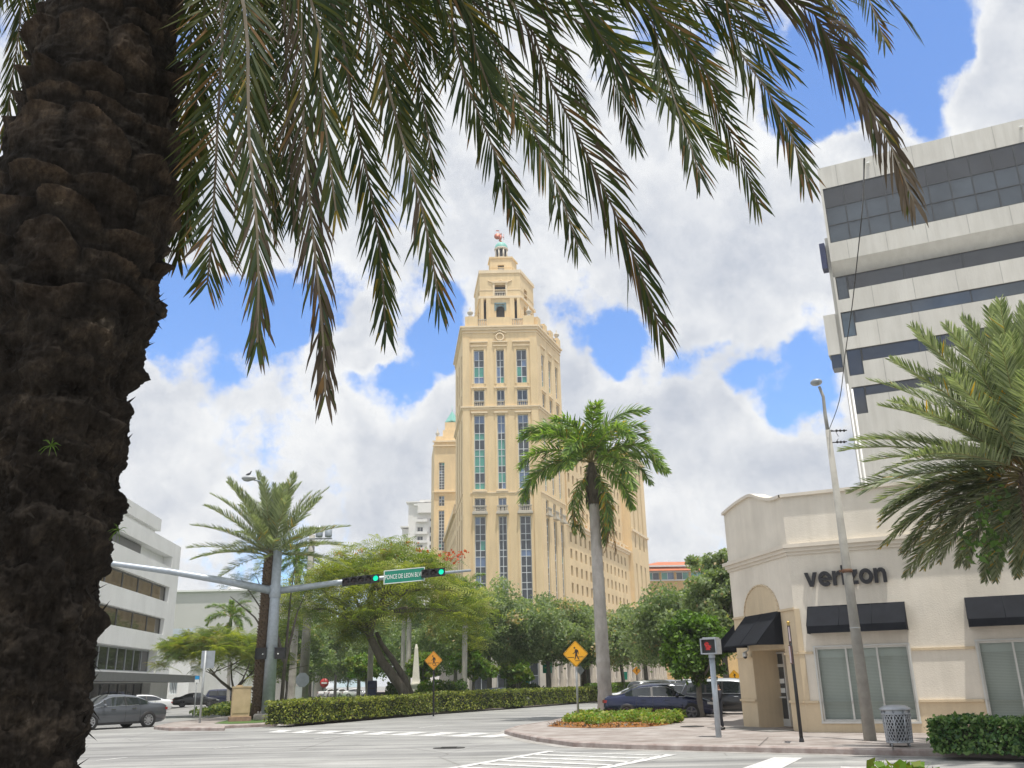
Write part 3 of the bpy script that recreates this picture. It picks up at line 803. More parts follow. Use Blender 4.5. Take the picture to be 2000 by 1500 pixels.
pt = MB(); fbox(pt, a_, dR, -.3, 18.3, 57.9, 58.8, .002, .6); fbox(pt, b_, dN, 0, 16.3, 57.9, 58.8, .002, .6); fbox(pt, a_, dR, 0, 18, zc1 + 5.5, zc1 + 6.1, .002, .4); pt.build('cornice', M['cream_trim'], T)
# ---- left wing and its end pavilion with a small copper spire
lwg = MB()
LO = FL + dL * 84
lops = [(84 - (22 + 3.4 * i) - 1.35, 84 - (22 + 3.4 * i), z - 2.0, z) for i in range(16) for z in [34.6 - 3.36 * j for j in range(8)]]
facade(lwg, LO, -dL, 0, 84 - 21.6, 8, 36.3, lops, .45)
dLn = Vector((-dL.y, dL.x))
l0, l1 = LO, FL + dL * 21.6
lwg.quad((l0.x, l0.y, 36.3), (l1.x, l1.y, 36.3), (l1.x + 12, l1.y, 36.3), (l0.x + 12, l0.y, 36.3))
lwg.build('wing_wall', M['cream'], T)
lt = MB(); fbox(lt, LO, -dL, 0, 62.3, 35.7, 36.6, .002, .6)
for i in range(16): fbox(lt, LO, -dL, 84 - (22 + 3.4 * i) - 1.9, 84 - (22 + 3.4 * i) - 1.0, 36.6, 38.0, -.5, .2)
lt.build('cornice', M['cream_trim'], T)
lg = pav_windows(LO, -dL, lops, .45, True); stuff(lg.build('far_windows', M['gl_dark'], T))
PD = 225.0; zl_ = lambda v: P(865, v, PD).z
pl0, pl1 = Vector((P(848, 900, PD).x, PD)), Vector((P(892, 900, PD).x, PD)); pw = pl1.x - pl0.x
pvl = MB(); sx0, sx1 = P(857, 960, PD).x - pl0.x, P(868, 960, PD).x - pl0.x
lpops = [(sx0, sx1, zl_(956), zl_(903)), (sx0, sx1, zl_(988), zl_(968)), (sx0, sx1, zl_(1075), zl_(997))]
facade(pvl, pl0, dF, 0, pw, 8, zl_(862), lpops, .5)
pe0 = pl0 + dL * 18
pvl.quad((pe0.x, pe0.y, 8), (pl0.x, pl0.y, 8), (pl0.x, pl0.y, zl_(862)), (pe0.x, pe0.y, zl_(862)))
pvl.prism([(pl0.x, pl0.y), (pl1.x, pl0.y), (pl1.x, pl0.y + 15), (pe0.x, pe0.y)], zl_(862), zl_(860))
def pblock(u0, u1, v0, v1, back):
    x0, x1 = P(u0, v0, PD + back).x, P(u1, v0, PD + back).x
    pvl.prism([(x0, PD + back), (x1, PD + back), (x1, PD + back + 6), (x0 - .5, PD + back + 6)], P(865, v0, PD + back).z, P(865, v1, PD + back).z)
pblock(851, 892, 860, 852, 1); pblock(865, 892, 853, 840, 3); pblock(869, 892, 841, 825, 4)
pvl.build('pavilion_wall', M['cream'], T)
ltm = MB()
for v in (872, 962): fbox(ltm, pl0, dF, -.4, pw, zl_(v), zl_(v - 2), .002, .45)
fbox(ltm, pl0, dF, -.4, pw, zl_(864), zl_(861), .002, .5); ltm.build('cornice', M['cream_trim'], T)
for o, nz in zip(lpops, (10, 3, 12)): window(T, pl0, dF, o, .5, 2, nz, .12, GL, M['frame_white'], rng, (.8, .1, .1))
sp = MB(); c = Vector((P(883, 820, PD + 7).x, PD + 7, P(865, 825, PD + 7).z)); sp.lathe(c, [(1.9, -.2), (1.9, .1), (.02, P(883, 803, PD + 7).z - c.z)], 4, smooth=False); sp.tube([c + Vector((0, 0, 2.6)), c + Vector((0, 0, 4.6))], .06, 6); sp.build('spire', M['copper'], T)
b = MB(); c = fp(pl0, dF, .7, zl_(852), -1.5); b.lathe(c, [(.5, 0), (.2, .5), (.6, 1.1), (.3, 1.5), (.08, 2.2), (0, 3)], 10); b.build('urn', M['stone_grey'], T)
# podium shop sign board high on the right wing
sb = MB(); fbox(sb, FR, dR, 33, 41, 12.2, 16.4, .3, .6); sb.build('wall_panel', M['stone_grey'], T)

# ================================================================== far blocks
M['condo'] = mat('off_white_render', (.80, .79, .76), .8, 0, .06, .3)
M['roof_tile'] = mat('orange_roof_tile', (.50, .16, .075), .8, 0, .15, .6, stretch=(1, 1, 6))
M['ochre'] = mat('ochre_render', (.62, .42, .18), .85, 0, .08, .3)
CD = 300.0
K = thing('apartment_tower', 'distant white apartment block with balconies left of the cream tower', 'building', (P(815, 1100, CD).x, CD, 0))
x0, x1, x2 = P(785, 1040, CD).x, P(797, 1040, CD).x, P(860, 1040, CD).x
zc = lambda v: P(820, v, CD).z
cw = MB(); O = Vector((x1, CD)); W = x2 - x1
cops = [(a * W, b * W, zc(v1), zc(v0)) for (v0, v1) in ((1013, 1018), (1029, 1041), (1047, 1058), (1064, 1072), (1080, 1090), (1097, 1107)) for (a, b) in ((.28, .46), (.66, .78))]
facade(cw, O, dF, 0, W, 0, zc(982), cops, .6); cw.quad((x1, CD + 15, 0), (x1, CD, 0), (x1, CD, zc(982)), (x1, CD + 15, zc(982)))
for (a, b, v0, v1) in ((.18, .62, 988, 984), (.36, 1.0, 981, 977)): fbox(cw, O, dF, a * W, b * W, zc(v0), zc(v1), -4, .8)
fbox(cw, O, dF, -.8, .5 * W, zc(982), zc(980), -4, .9); fbox(cw, O, dF, .3 * W, W, zc(1003), zc(984), 0.002, 1.6)
fbox(cw, O, dF, -2.0, -.01, 0, zc(1032), -8, -.3); fbox(cw, O, dF, -2.6, .3, zc(1030), zc(1027), -8, .5)
cw.build('wall', M['condo'], K)
for o in cops:
    wo = window(K, O, dF, o, .6, 2, 1, .12, [M['gl_dark']], M['condo'])
for v in (1020, 1044, 1061, 1075, 1093): bl_ = MB(); fbox(bl_, O, dF, .24 * W, .6 * W, zc(v), zc(v - 5), .01, 1.2); bl_.build('balcony', M['condo'], K)
OD = 260.0
K2 = thing('tiled_building', 'ochre building with orange tiled roofs and a ribbon of blue windows', 'building', (P(1340, 1100, OD).x, OD, 0))
zo = lambda v: P(1310, v, OD).z
O = Vector((P(1255, 1130, OD).x, OD)); do = azv(90 - 3); W = 50
ow = MB(); nw = 11
oops = [(1.2 + i * 4.3, 1.2 + i * 4.3 + 3.7, zo(1132), zo(1117)) for i in range(nw)]
facade(ow, O, do, 0, W, 0, zo(1105), oops, .5); ow.build('wall', M['ochre'], K2)
for o in oops: window(K2, O, do, o, .5, 2, 1, .15, [M['gl_blue'], M['gl_green'], M['gl_dark']], M['frame_white'], rng, (.5, .2, .3))
ob_ = MB(); fbox(ob_, O, do, -.5, W, zo(1107), zo(1104), .002, 1.0); fbox(ob_, O, do, 0, W, zo(1117), zo(1115.5), .002, .4); fbox(ob_, O, do, 0, W, zo(1134), zo(1132), .002, .3); ob_.build('fascia', M['white_paint'], K2)
rf = MB()
def hip(s0, s1, z0, z1, o0, o1, run):
    a = [fp(O, do, s0, z0, o0), fp(O, do, s1, z0, o0), fp(O, do, s1 - run, z1, o1), fp(O, do, s0 + run, z1, o1)]
    rf.quad(*a)
    rf.quad(fp(O, do, s0, z0, o0 - 22), a[0], a[3], fp(O, do, s0 + run, z1, o1))
hip(-1, W, zo(1115), zo(1107), 1.6, .05, .3)
hip(0, 22, zo(1104), zo(1092), .9, -6, 6); hip(21, 32, zo(1103.5), zo(1096), .8, -4, 1); hip(29, W + 10, zo(1104), zo(1088), .7, -6, 3)
rf.build('roof', M['roof_tile'], K2)

# ================================================================== white office on the left
M['white_wall'] = mat('white_office_render', (.86, .86, .85), .75, 0, .05, .4, streak=.03)
M['mirror_glass'] = mat('bronze_mirror_glass', (.10, .082, .05), .04, .55, .2, .5, spec=1.0)
M['dark_glass'] = glassmat('dark_bronze_glass', (.022, .022, .022), .05)
M['grey_metal'] = mat('grey_canopy_metal', (.16, .165, .17), .5, .2, .1, 2)
WD = 105.0; wp = P(345, 1300, WD); dW = azv(-5.5); WLEN = 62.0
Wb = thing('white_office', 'white modern office with ribbon windows seen beside the big palm trunk', 'building', (wp.x, wp.y, 0))
_o = Vector((wp.x, wp.y)); sC = FS(_o, dW, 354, 1069)[0]; WO = _o + dW * (sC - WLEN)      # near end; the far corner is at WLEN
fw = lambda u, v: FS(WO, dW, u, v)
zr1 = fw(354, 1069)[1]
zz = lambda u, v: fw(u, v)[1]
rb_ = (2, fw(337, 1090)[0], zz(336, 1110), zz(337, 1088))
b1 = (2, fw(331, 1150)[0], zz(327, 1176), zz(331, 1147)); b2 = (2, fw(320, 1210)[0] + .3, zz(310, 1238), zz(320, 1208)); b3 = (2, fw(305, 1280)[0] + .3, zz(290, 1313), zz(304, 1270))
b4 = (2, b3[1] - 1.2, .2, zz(303, 1322) - .6)
ww = MB(); facade(ww, WO, dW, 0, WLEN, 0, zr1, [rb_, b1, b2, b3, b4], 1.0)
nW = Vector((dW.y, -dW.x)); wff = WO + dW * WLEN; wfb = wff - nW * 24; wnb = WO - nW * 24
ww.quad((wff.x, wff.y, 0), (wfb.x, wfb.y, 0), (wfb.x, wfb.y, zr1), (wff.x, wff.y, zr1)); ww.quad((wnb.x, wnb.y, 0), (WO.x, WO.y, 0), (WO.x, WO.y, zr1), (wnb.x, wnb.y, zr1))
ww.quad((WO.x, WO.y, zr1), (wff.x, wff.y, zr1), (wfb.x, wfb.y, zr1), (wnb.x, wnb.y, zr1))
sR = fw(317, 1015)
fbox(ww, WO, dW, 0, sR[0], zr1 + .45, sR[1], -14, -.05); fbox(ww, WO, dW, .4, sR[0] - .4, zr1 + .001, zr1 + .449, -13, -.5)
ww.build('wall', M['white_wall'], Wb)
window(Wb, WO, dW, b1, .5, 12, 1, .08, [M['mirror_glass']], M['grey_metal'])
window(Wb, WO, dW, b2, .5, 12, 1, .08, [M['mirror_glass']], M['grey_metal'])
window(Wb, WO, dW, b3, .9, 22, 1, .14, [M['dark_glass']], M['galv_pale'])
window(Wb, WO, dW, b4, .9, 22, 1, .1, [M['dark_glass']], M['grey_metal'], name='shop_window')
trc = MB(); trc.quad(*[fp(WO, dW, s, z, -.98) for (s, z) in ((rb_[0], rb_[2]), (rb_[1], rb_[2]), (rb_[1], rb_[3]), (rb_[0], rb_[3]))]); trc.build('terrace', M['white_wall'], Wb)
trr = MB(); fbox(trr, WO, dW, 3, rb_[1] - 9, rb_[2] + .03, rb_[2] + 1.1, -.9, -.7); trr.build('terrace_window', M['grey_metal'], Wb)
cz = zz(303, 1322)
cnp = MB(); fbox(cnp, WO, dW, 1, WLEN + 3.0, cz - .55, cz + .15, .003, 2.6); cnp.build('canopy', M['grey_metal'], Wb)
PDp = 150.0; B2 = thing('pale_hall', 'plain windowless pale building behind the white office', 'building', (P(430, 1300, PDp).x, PDp, 0))
pb = MB(); xa, xb = P(300, 1200, PDp).x, P(545, 1200, PDp).x; zt2 = P(430, 1155, PDp).z
pb.prism([(xa, PDp), (xb, PDp), (xb, PDp + 40), (xa, PDp + 40)], 0, zt2)
M['pale_wall'] = mat('pale_grey_render', (.56, .55, .53), .85, 0, .05, .15); pb.build('wall', M['pale_wall'], B2)
pc2 = MB(); pc2.box(((xa + xb) / 2, PDp + 19.9, zt2 + .15), (xb - xa + .5, 40.6, .3)); pc2.box((P(431, 1150, PDp).x, PDp + 8, zt2 + .9), (2.2, 2, 1.2)); pc2.build('coping', M['white_wall'], B2)
AD = 112.0; A3 = thing('white_annex', 'low white annex with a tall dark window beside the white office', 'building', (P(350, 1330, AD).x, AD, 0))
an = MB(); O = Vector((P(300, 1300, AD).x, AD)); W = P(372, 1300, AD).x - O.x; s0 = P(331, 1330, AD).x - O.x; s1 = P(347, 1330, AD).x - O.x
aop = (s0, s1, P(340, 1356, AD).z, P(340, 1322, AD).z); zan = P(350, 1228, AD).z
facade(an, O, dF, 0, W, 0, zan, [aop], .4); an.quad((O.x + W, AD, 0), (O.x + W, AD + 20, 0), (O.x + W, AD + 20, zan), (O.x + W, AD, zan)); an.quad((O.x, AD, zan), (O.x + W, AD, zan), (O.x + W, AD + 20, zan), (O.x, AD + 20, zan)); an.build('wall', M['white_wall'], A3)
window(A3, O, dF, aop, .4, 5, 1, .1, [M['gl_dark']], M['frame_white'])
fs_ = MB(); fbox(fs_, O, dF, 0, W + .3, zan - 1.6, zan, .003, .3); M['pale_blue'] = mat('pale_blue_fascia', (.55, .62, .68), .7, 0, .05, .5); fs_.build('fascia', M['pale_blue'], A3)

# ================================================================== corner shop
M['shop_white'] = mat('warm_white_stucco', (.77, .715, .62), .92, 0, .07, .9, .35, 25, streak=.06)
M['shop_cream'] = mat('cream_stucco_base', (.67, .55, .38), .92, 0, .07, .9, .35, 25, streak=.08)
M['shop_trim'] = mat('pale_stucco_trim', (.70, .64, .545), .9, 0, .06, 1.5)
M['canvas'] = mat('black_awning_canvas', (.012, .014, .019), .85, 0, .25, 1.5, .2, 200, spec=.2)
M['sign_black'] = mat('black_sign_letter', (.012, .012, .015), .35, 0, .1, 4)
M['alu'] = mat('aluminium_window_frame', (.60, .60, .57), .45, .2, .06, 3)
def blindmat():
    m = bpy.data.materials.new('slatted_blind'); m.use_nodes = True; t = m.node_tree; b = t.nodes['Principled BSDF']
    tx = t.nodes.new('ShaderNodeTexCoord'); w = t.nodes.new('ShaderNodeTexWave'); w.bands_direction = 'Z'; w.inputs['Scale'].default_value = 7.5; w.inputs['Distortion'].default_value = .25; w.inputs['Detail'].default_value = 1
    t.links.new(tx.outputs['Object'], w.inputs['Vector'])
    r = t.nodes.new('ShaderNodeValToRGB'); r.color_ramp.elements[0].color = (.46, .48, .45, 1); r.color_ramp.elements[1].color = (.66, .68, .64, 1); t.links.new(w.outputs['Fac'], r.inputs[0])
    t.links.new(r.outputs[0], b.inputs['Base Color']); b.inputs['Roughness'].default_value = .6
    return m
M['blind'] = blindmat(); M['valance'] = mat('pale_valance', (.66, .70, .67), .7, 0, .05, 2)
def clearglass():
    m = bpy.data.materials.new('shop_glass'); m.use_nodes = True; t = m.node_tree; b = t.nodes['Principled BSDF']; out = t.nodes['Material Output']
    b.inputs['Base Color'].default_value = (.10, .13, .13, 1); b.inputs['Roughness'].default_value = .03; b.inputs['Specular IOR Level'].default_value = 1.0
    tr = t.nodes.new('ShaderNodeBsdfTransparent'); tr.inputs[0].default_value = (.88, .92, .90, 1)
    mx = t.nodes.new('ShaderNodeMixShader'); mx.inputs[0].default_value = .22
    t.links.new(tr.outputs[0], mx.inputs[1]); t.links.new(b.outputs[0], mx.inputs[2]); t.links.new(mx.outputs[0], out.inputs[0])
    return m
M['shop_glass'] = clearglass()
KR, KL = g2(1579, 1430, SW), g2(1453, 1418, SW)
dV = azv(117); dC = (KR - KL).normalized(); LC = (KR - KL).length
V = thing('corner_shop', 'low cream corner shop with a curved parapet, black awnings and black wall lettering', 'shop', (KR.x, KR.y, SW))
fv = lambda u, v: FS(KR, dV, u, v); fc = lambda u, v: FS(KL, dC, u, v)
zpar = fv(1680, 956)[1]; zband = fv(1796, 1370)[1]; zcor = fv(1680, 1055)[1]
w1a, w1b = fv(1607, 1409), fv(1799, 1260)
win1 = (fv(1609, 1409)[0], fv(1796, 1409)[0], fv(1609, 1409)[1], fv(1593, 1265)[1])
win2 = (fv(1904, 1255)[0] + .05, fv(1904, 1255)[0] + 2.8, win1[2], win1[3] + .02)
win3 = (win2[1] + 2.0, win2[1] + 4.8, win1[2], win1[3])
VL = 24.0
wa = MB()
def split_facade(O, d, s0, s1, z0, z1, zb_, ops, dep, up, lo):
    facade(up, O, d, s0, s1, zb_, z1, [(a, b, max(c, zb_), e) for (a, b, c, e) in ops], dep)
    facade(lo, O, d, s0, s1, z0, zb_, [(a, b, c, min(e, zb_)) for (a, b, c, e) in ops], dep)
up = MB(); lo = MB()
# (openings are cut through both colours of the wall; reveals between the two are closed by the frames)
split_facade(KR, dV, 0, VL, SW - .05, zpar, zband, [win1, win2, win3], .14, up, lo)
# rounded end and chamfer with the doorway
rec = (fc(1466, 1270)[0] + .1, fc(1550, 1424)[0], SW, fc(1466, 1272)[1])
door_s0, door_s1 = rec[0] + .1, rec[1] - .12
zimp = fc(1530, 1193)[1]
facade(lo, KL, dC, 0, LC, SW - .05, zimp, [(rec[0], rec[1], SW - .04, rec[3])], 1.0)
# parapet outline over the chamfer: a segmental curve that dips to the main parapet
prof = []
NP = 22
zl0, zlm, zl1 = fc(1416, 1006)[1], fc(1473, 967)[1], zpar
for i in range(NP + 1):
    t = i / NP
    if t < .62: h = zl0 + (zlm - zl0) * math.sin(math.pi / 2 * min(1, t / .5)) if t < .5 else zlm - (zlm - zl1) * .28 * ((t - .5) / .12) ** 2
    else: h = zl1 + (zlm - zl1) * .72 * (1 - math.sin(math.pi / 2 * min(1, (t - .62) / .33)))
    prof.append((LC * t, h))
bl0 = [(s, z) for (s, z) in prof]
for i in range(NP):
    (sa, za), (sb_, zb_) = prof[i], prof[i + 1]
    up.quad(fp(KL, dC, sa, zimp), fp(KL, dC, sb_, zimp), fp(KL, dC, sb_, zb_), fp(KL, dC, sa, za))
    up.quad(fp(KL, dC, sa, za), fp(KL, dC, sb_, zb_), fp(KL, dC, sb_, zb_, -.4), fp(KL, dC, sa, za, -.4))
# third side, along the side street, and the flat roof
dS = azv(24); SL = 40
facade(up, KL + dS * SL, -dS, 0, SL, zband, zl0, [], .1); facade(lo, KL + dS * SL, -dS, 0, SL, SW - .05, zband, [], .1)
e1 = KR + dV * VL; e2 = e1 + dS * SL; e3 = KL + dS * SL
up.add([(KR.x, KR.y, zpar - .9), (e1.x, e1.y, zpar - .9), (e2.x, e2.y, zpar - .9), (e3.x, e3.y, zpar - .9), (KL.x, KL.y, zpar - .9)], [(0, 1, 2, 3, 4)])
up.quad((e1.x, e1.y, 0), (e2.x, e2.y, 0), (e2.x, e2.y, zpar), (e1.x, e1.y, zpar))
up.build('upper_wall', M['shop_white'], V); lo.build('base_wall', M['shop_cream'], V)
tr = MB()
def vtrim(s0, s1, z0, z1, o, mb=None, O=None, d=None):
    if mb is None: return fbox(tr, O or KR, d or dV, s0, s1, z0, z1, .002, o)
    b = MB(); fbox(b, O or KR, d or dV, s0, s1, z0, z1, .002, o); b.build('string_course', M['shop_cream'], V)
def ctrim(s0, s1, z0, z1, o, mb=None): vtrim(s0, s1, z0, z1, o, mb, KL, dC)
for (dz0, dz1, o) in ((-.30, -.20, .05), (-.20, -.08, .11), (-.08, .04, .18)):
    vtrim(-o * .55, VL, zcor + dz0, zcor + dz1, o); ctrim(-o, LC + o * .5, zcor + dz0, zcor + dz1, o)
vtrim(-.03, VL, zpar, zpar + .10, .10); vtrim(0, VL, zpar + .001, zpar + .099, -.38)
for i in range(NP):
    (sa, za), (sb_, zb_) = prof[i], prof[i + 1]
    for (o0, o1) in ((-.4, .1),):
        p = [fp(KL, dC, s, z + dz, o) for (s, z) in ((sa, za), (sb_, zb_)) for dz in (0, .1) for o in (o0, o1)]
        tr.add(p, [(1, 5, 7, 3), (2, 3, 7, 6), (0, 4, 5, 1), (0, 2, 6, 4)])
tr.build('cornice', M['shop_trim'], V)
zb2_ = fv(1588, 1275)[1]
for (a, b) in ((0, win1[0] - .08), (win1[1] + .08, win2[0] - .08), (win2[1] + .08, win3[0] - .08)):
    vtrim(a, b, zb2_ - .03, zb2_ + .04, .05, 1); vtrim(a, b, zband - .02, zband + .05, .06, 1)
ctrim(0, rec[0], zb2_ - .03, zb2_ + .04, .05, 1); ctrim(0, rec[0], zband - .02, zband + .05, .06, 1); ctrim(rec[1], LC, zb2_ - .03, zb2_ + .04, .05, 1); ctrim(rec[1], LC, zband - .02, zband + .05, .06, 1)
ctrim(0, rec[0] - .2, zimp - .02, zimp + .05, .05, 1); ctrim(rec[1] - .1, LC, zimp - .02, zimp + .05, .05, 1)
# corner jamb strip in cream up to the impost on the main side
jb = MB(); fbox(jb, KR, dV, 0, .16, zband + .05, zimp, .002, .03); jb.build('pilaster', M['shop_cream'], V)
# blind arch over the door
aL, aR, aT = fc(1455, 1200), fc(1522, 1193), fc(1492, 1141)
am, ahw = (aL[0] + aR[0]) / 2, (aR[0] - aL[0]) / 2
arch = MB(); NA = 18
pts_ = [fp(KL, dC, am - ahw * math.cos(math.pi * i / NA), zimp + (aT[1] - zimp) * math.sin(math.pi * i / NA), .02) for i in range(NA + 1)]
arch.add(pts_, [tuple(range(NA + 1))])
for i in range(NA):
    arch.tube([pts_[i], pts_[i + 1]], .035, 6)
arch.build('blind_arch', M['shop_cream'], V)
# windows with blinds
for (a, b, c, e) in (win1, win2, win3):
    wv = window(V, KR, dV, (a, b, c, e), .14, 3, 1, .055, [M['shop_glass']], M['alu'])
    bb = MB(); bb.quad(*[fp(KR, dV, s, z, -.22) for (s, z) in ((a, c), (b, c), (b, e), (a, e))]); bb.build('blind', M['blind'], wv)
    va = MB(); fbox(va, KR, dV, a + .03, b - .03, e - .30, e - .01, -.20, -.19); va.build('valance', M['valance'], wv)
    bx = MB(); fbox(bx, KR, dV, a - .06, b + .06, e, e + .05, .001, .03); fbox(bx, KR, dV, a - .06, b + .06, c - .06, c, .001, .05); fbox(bx, KR, dV, a - .05, a, c, e, .001, .03); fbox(bx, KR, dV, b, b + .05, c, e, .001, .03); bx.build('surround', M['alu'], wv)
# door at the back of the recess
di = 1.0
dmb = MB(); dz0, dz1, dz2 = SW + .02, rec[3] - .55, rec[3] - .05
KLb = KL - Vector((dC.y, -dC.x)) * di; dmid = FS(KLb, dC, 1514, 1350)[0]; drt = dmid + 1.02
for (s0, s1, z0, z1) in ((dmid, dmid + .09, dz0, dz2), (drt, drt + .09, dz0, dz2), (dmid + .09, drt, dz0, dz0 + .24), (dmid + .09, drt, dz1, dz1 + .1), (dmid + .09, drt, dz2 - .06, dz2)):
    fbox(dmb, KL, dC, s0, s1, z0, z1, -di + .03, -di + .10)
dob = dmb.build('door', M['alu'], V)
dg = MB(); fbox(dg, KL, dC, dmid + .09, drt, dz0 + .24, dz1, -di + .05, -di + .07); fbox(dg, KL, dC, dmid + .09, drt, dz1 + .1, dz2 - .06, -di + .05, -di + .07); dg.build('door_glass', M['gl_dark'], dob)
pp = MB(); hgt = dz1 - dz0
fbox(pp, KL, dC, dmid + .2, drt - .1, dz0 + hgt * .72, dz0 + hgt * .80, -di + .072, -di + .074); fbox(pp, KL, dC, dmid + .2, drt - .1, dz0 + hgt * .56, dz0 + hgt * .64, -di + .072, -di + .074); pp.build('door_notice', M['sign_white'], dob)
dh = MB(); fbox(dh, KL, dC, dmid + .12, drt - .02, dz0 + hgt * .47, dz0 + hgt * .50, -di + .11, -di + .14); dh.build('door_bar', M['alu'], dob)
bk = MB(); bk.quad(*[fp(KL, dC, s, z, -di + .002) for (s, z) in ((rec[0], SW), (rec[1], SW), (rec[1], rec[3]), (rec[0], rec[3]))]); bk.build('recess_wall', M['shop_cream'], V)
# awnings
def awning(O, d, s0, s1, zt_, zb_, proj, val):
    b = MB()
    A, B = fp(O, d, s0, zt_, .01), fp(O, d, s1, zt_, .01); C, D = fp(O, d, s1, zb_ + val, proj), fp(O, d, s0, zb_ + val, proj)
    E, F = fp(O, d, s1, zb_, proj), fp(O, d, s0, zb_, proj)
    a0, b0 = fp(O, d, s0, zb_, .01), fp(O, d, s1, zb_, .01)
    b.quad(D, C, B, A); b.quad(F, E, C, D)
    b.add([A, D, F, a0], [(3, 2, 1, 0)]); b.add([B, C, E, b0], [(0, 1, 2, 3)])
    n = max(2, int((s1 - s0) / .9))
    for i in range(n + 1):
        s = s0 + (s1 - s0) * i / n
        b.tube([fp(O, d, s, zt_ - .005, .02), fp(O, d, s, zb_ + val + .004, proj)], .008, 6)
    return b.build('awning', M['canvas'], V)
a1 = (fv(1577, 1185)[0], fv(1765, 1176)[0], fv(1577, 1185)[1]); za_b = fv(1584, 1241)[1]
awning(KR, dV, a1[0], a1[1] + .02, a1[2], za_b + .03, .62, .22)
a2s = fv(1884, 1171)[0]; awning(KR, dV, a2s, a2s + 2.95, a1[2] + .02, za_b + .03, .62, .22); awning(KR, dV, win3[0] - .1, win3[1] + .1, a1[2], za_b + .03, .62, .22)
awning(KL, dC, am - ahw * .95, am + ahw * 1.06, zimp + .03, rec[3] + .12, .95, .05)
awning(KL + dS * 4.2, -dS, .4, 3.2, zimp + .03, rec[3] + .1, 1.1, .05)
cr = MB(); cr.prism([tuple(fp(KL, dC, s, 0, o))[:2] for (s, o) in ((rec[0] - 1.0, 1.5), (rec[0] - .35, .02), (rec[1] + .1, .02), (rec[1] + .25, .9))], SW, SW + .012)
M['mat_grey'] = mat('grey_ramp_concrete', (.24, .23, .215), .9, 0, .15, 3); struct(cr.build('ramp', M['mat_grey']))
# camera under the awning
cc = fp(KL, dC, rec[0] - .05, rec[3] - .12, .25)
cm = MB(); cm.tube([fp(KL, dC, rec[0] - .05, rec[3] + .2, .1), fp(KL, dC, rec[0] - .05, rec[3] + .02, .12), cc + Vector((0, 0, .1))], .025, 8); cm.lathe(cc, [(0, .1), (.075, .08), (.085, 0), (.085, -.06)], 14); cb = cm.build('security_camera', M['sign_white'], org=cc)
tag(cb, 'small white dome camera on the wall under the door awning', 'camera')
dmn = MB(); dmn.ball(cc + Vector((0, 0, -.06)), .07); dmn.build('camera_dome', M['black_plastic'], cb)
# wall lettering, each letter its own part
LT = thing('wall_lettering', 'large black shop name in raised lower-case letters on the cream wall', 'sign', fp(KR, dV, fv(1570, 1118)[0], 4.4, .1))
def text_mesh(txt, bold=0.0, extrude=0.0, size=1.0, spacing=1.0):
    cu = bpy.data.curves.new('t', 'FONT'); cu.body = txt; cu.size = size; cu.offset = bold; cu.extrude = extrude; cu.space_character = spacing; cu.resolution_u = 4
    ob = bpy.data.objects.new('t', cu); COL.objects.link(ob); dg_ = bpy.context.evaluated_depsgraph_get(); dg_.update()
    me = bpy.data.meshes.new_from_object(ob.evaluated_get(dg_)); bpy.data.objects.remove(ob); bpy.data.curves.remove(cu)
    vs = [tuple(v.co) for v in me.vertices]; fs = [tuple(p.vertices) for p in me.polygons]; bpy.data.meshes.remove(me)
    return vs, fs
lx0 = fv(1571, 1118)[0]; lx1 = fv(1733, 1130)[0]; lz0 = fv(1582, 1147)[1]; xh = fv(1595, 1119)[1] - fv(1595, 1147)[1]
def ringp(a0, a1, n, cx=.52, cy=.5, ro=(.52, .53), ri=(.25, .26)):
    out = []
    for i in range(n):
        q0, q1 = rad(a0 + (a1 - a0) * i / n), rad(a0 + (a1 - a0) * (i + 1) / n)
        out.append([(cx + r[0] * math.cos(q), cy + r[1] * math.sin(q)) for (r, q) in ((ri, q0), (ro, q0), (ro, q1), (ri, q1))])
    return out
GLY = {'v': (1.0, [[(0, 1), (.36, 0), (.64, 0), (.5, .35), (.30, 1)], [(.5, .35), (.64, 0), (1, 1), (.70, 1)]]),
       'e': (1.04, ringp(8, 322, 22) + [[(.262, .40), (1.03, .40), (1.035, .575), (.262, .575)]]),
       'r': (.62, [[(0, 0), (.28, 0), (.28, 1), (0, 1)], [(.28, .55), (.40, .70), (.62, .73), (.62, 1.02), (.44, .98), (.28, .84)]]),
       'i': (.29, [[(0, 0), (.29, 0), (.29, 1.36), (0, 1.36)]]),
       'z': (.87, [[(0, .76), (.48, .76), (.85, .76), (.85, 1), (0, 1)], [(0, .25), (.36, .24), (.85, .76), (.48, .76)], [(0, 0), (.87, 0), (.87, .24), (.36, .24), (0, .25)]]),
       'o': (1.04, ringp(0, 360, 28)),
       'n': (.93, [[(0, 0), (.28, 0), (.28, 1), (0, 1)], [(.28, .62), (.36, .72), (.47, .77), (.47, 1.02), (.36, .96), (.28, .86)], [(.47, .77), (.57, .75), (.65, .62), (.93, .66), (.86, .88), (.68, 1.01), (.47, 1.02)], [(.65, 0), (.93, 0), (.93, .66), (.65, .62)]])}
gap = .085; tw = sum(GLY[c][0] for c in 'verizon') + gap * 6; sx = (lx1 - lx0) / tw; x = lx0
for ch in 'verizon':
    b = MB(); w_, polys = GLY[ch]
    for k, pl in enumerate(polys):
        o1 = .14 + (.002 if ch == 'e' and k == len(polys) - 1 else 0); n = len(pl)
        vs = [fp(KR, dV, x + p[0] * sx, lz0 + p[1] * xh, o) for o in (.04, o1) for p in pl]
        b.add(vs, [tuple(range(n - 1, -1, -1)), tuple(range(n, 2 * n))] + [(i, (i + 1) % n, n + (i + 1) % n, n + i) for i in range(n)])
    b.build('letter', M['sign_black'], LT); x += (w_ + gap) * sx

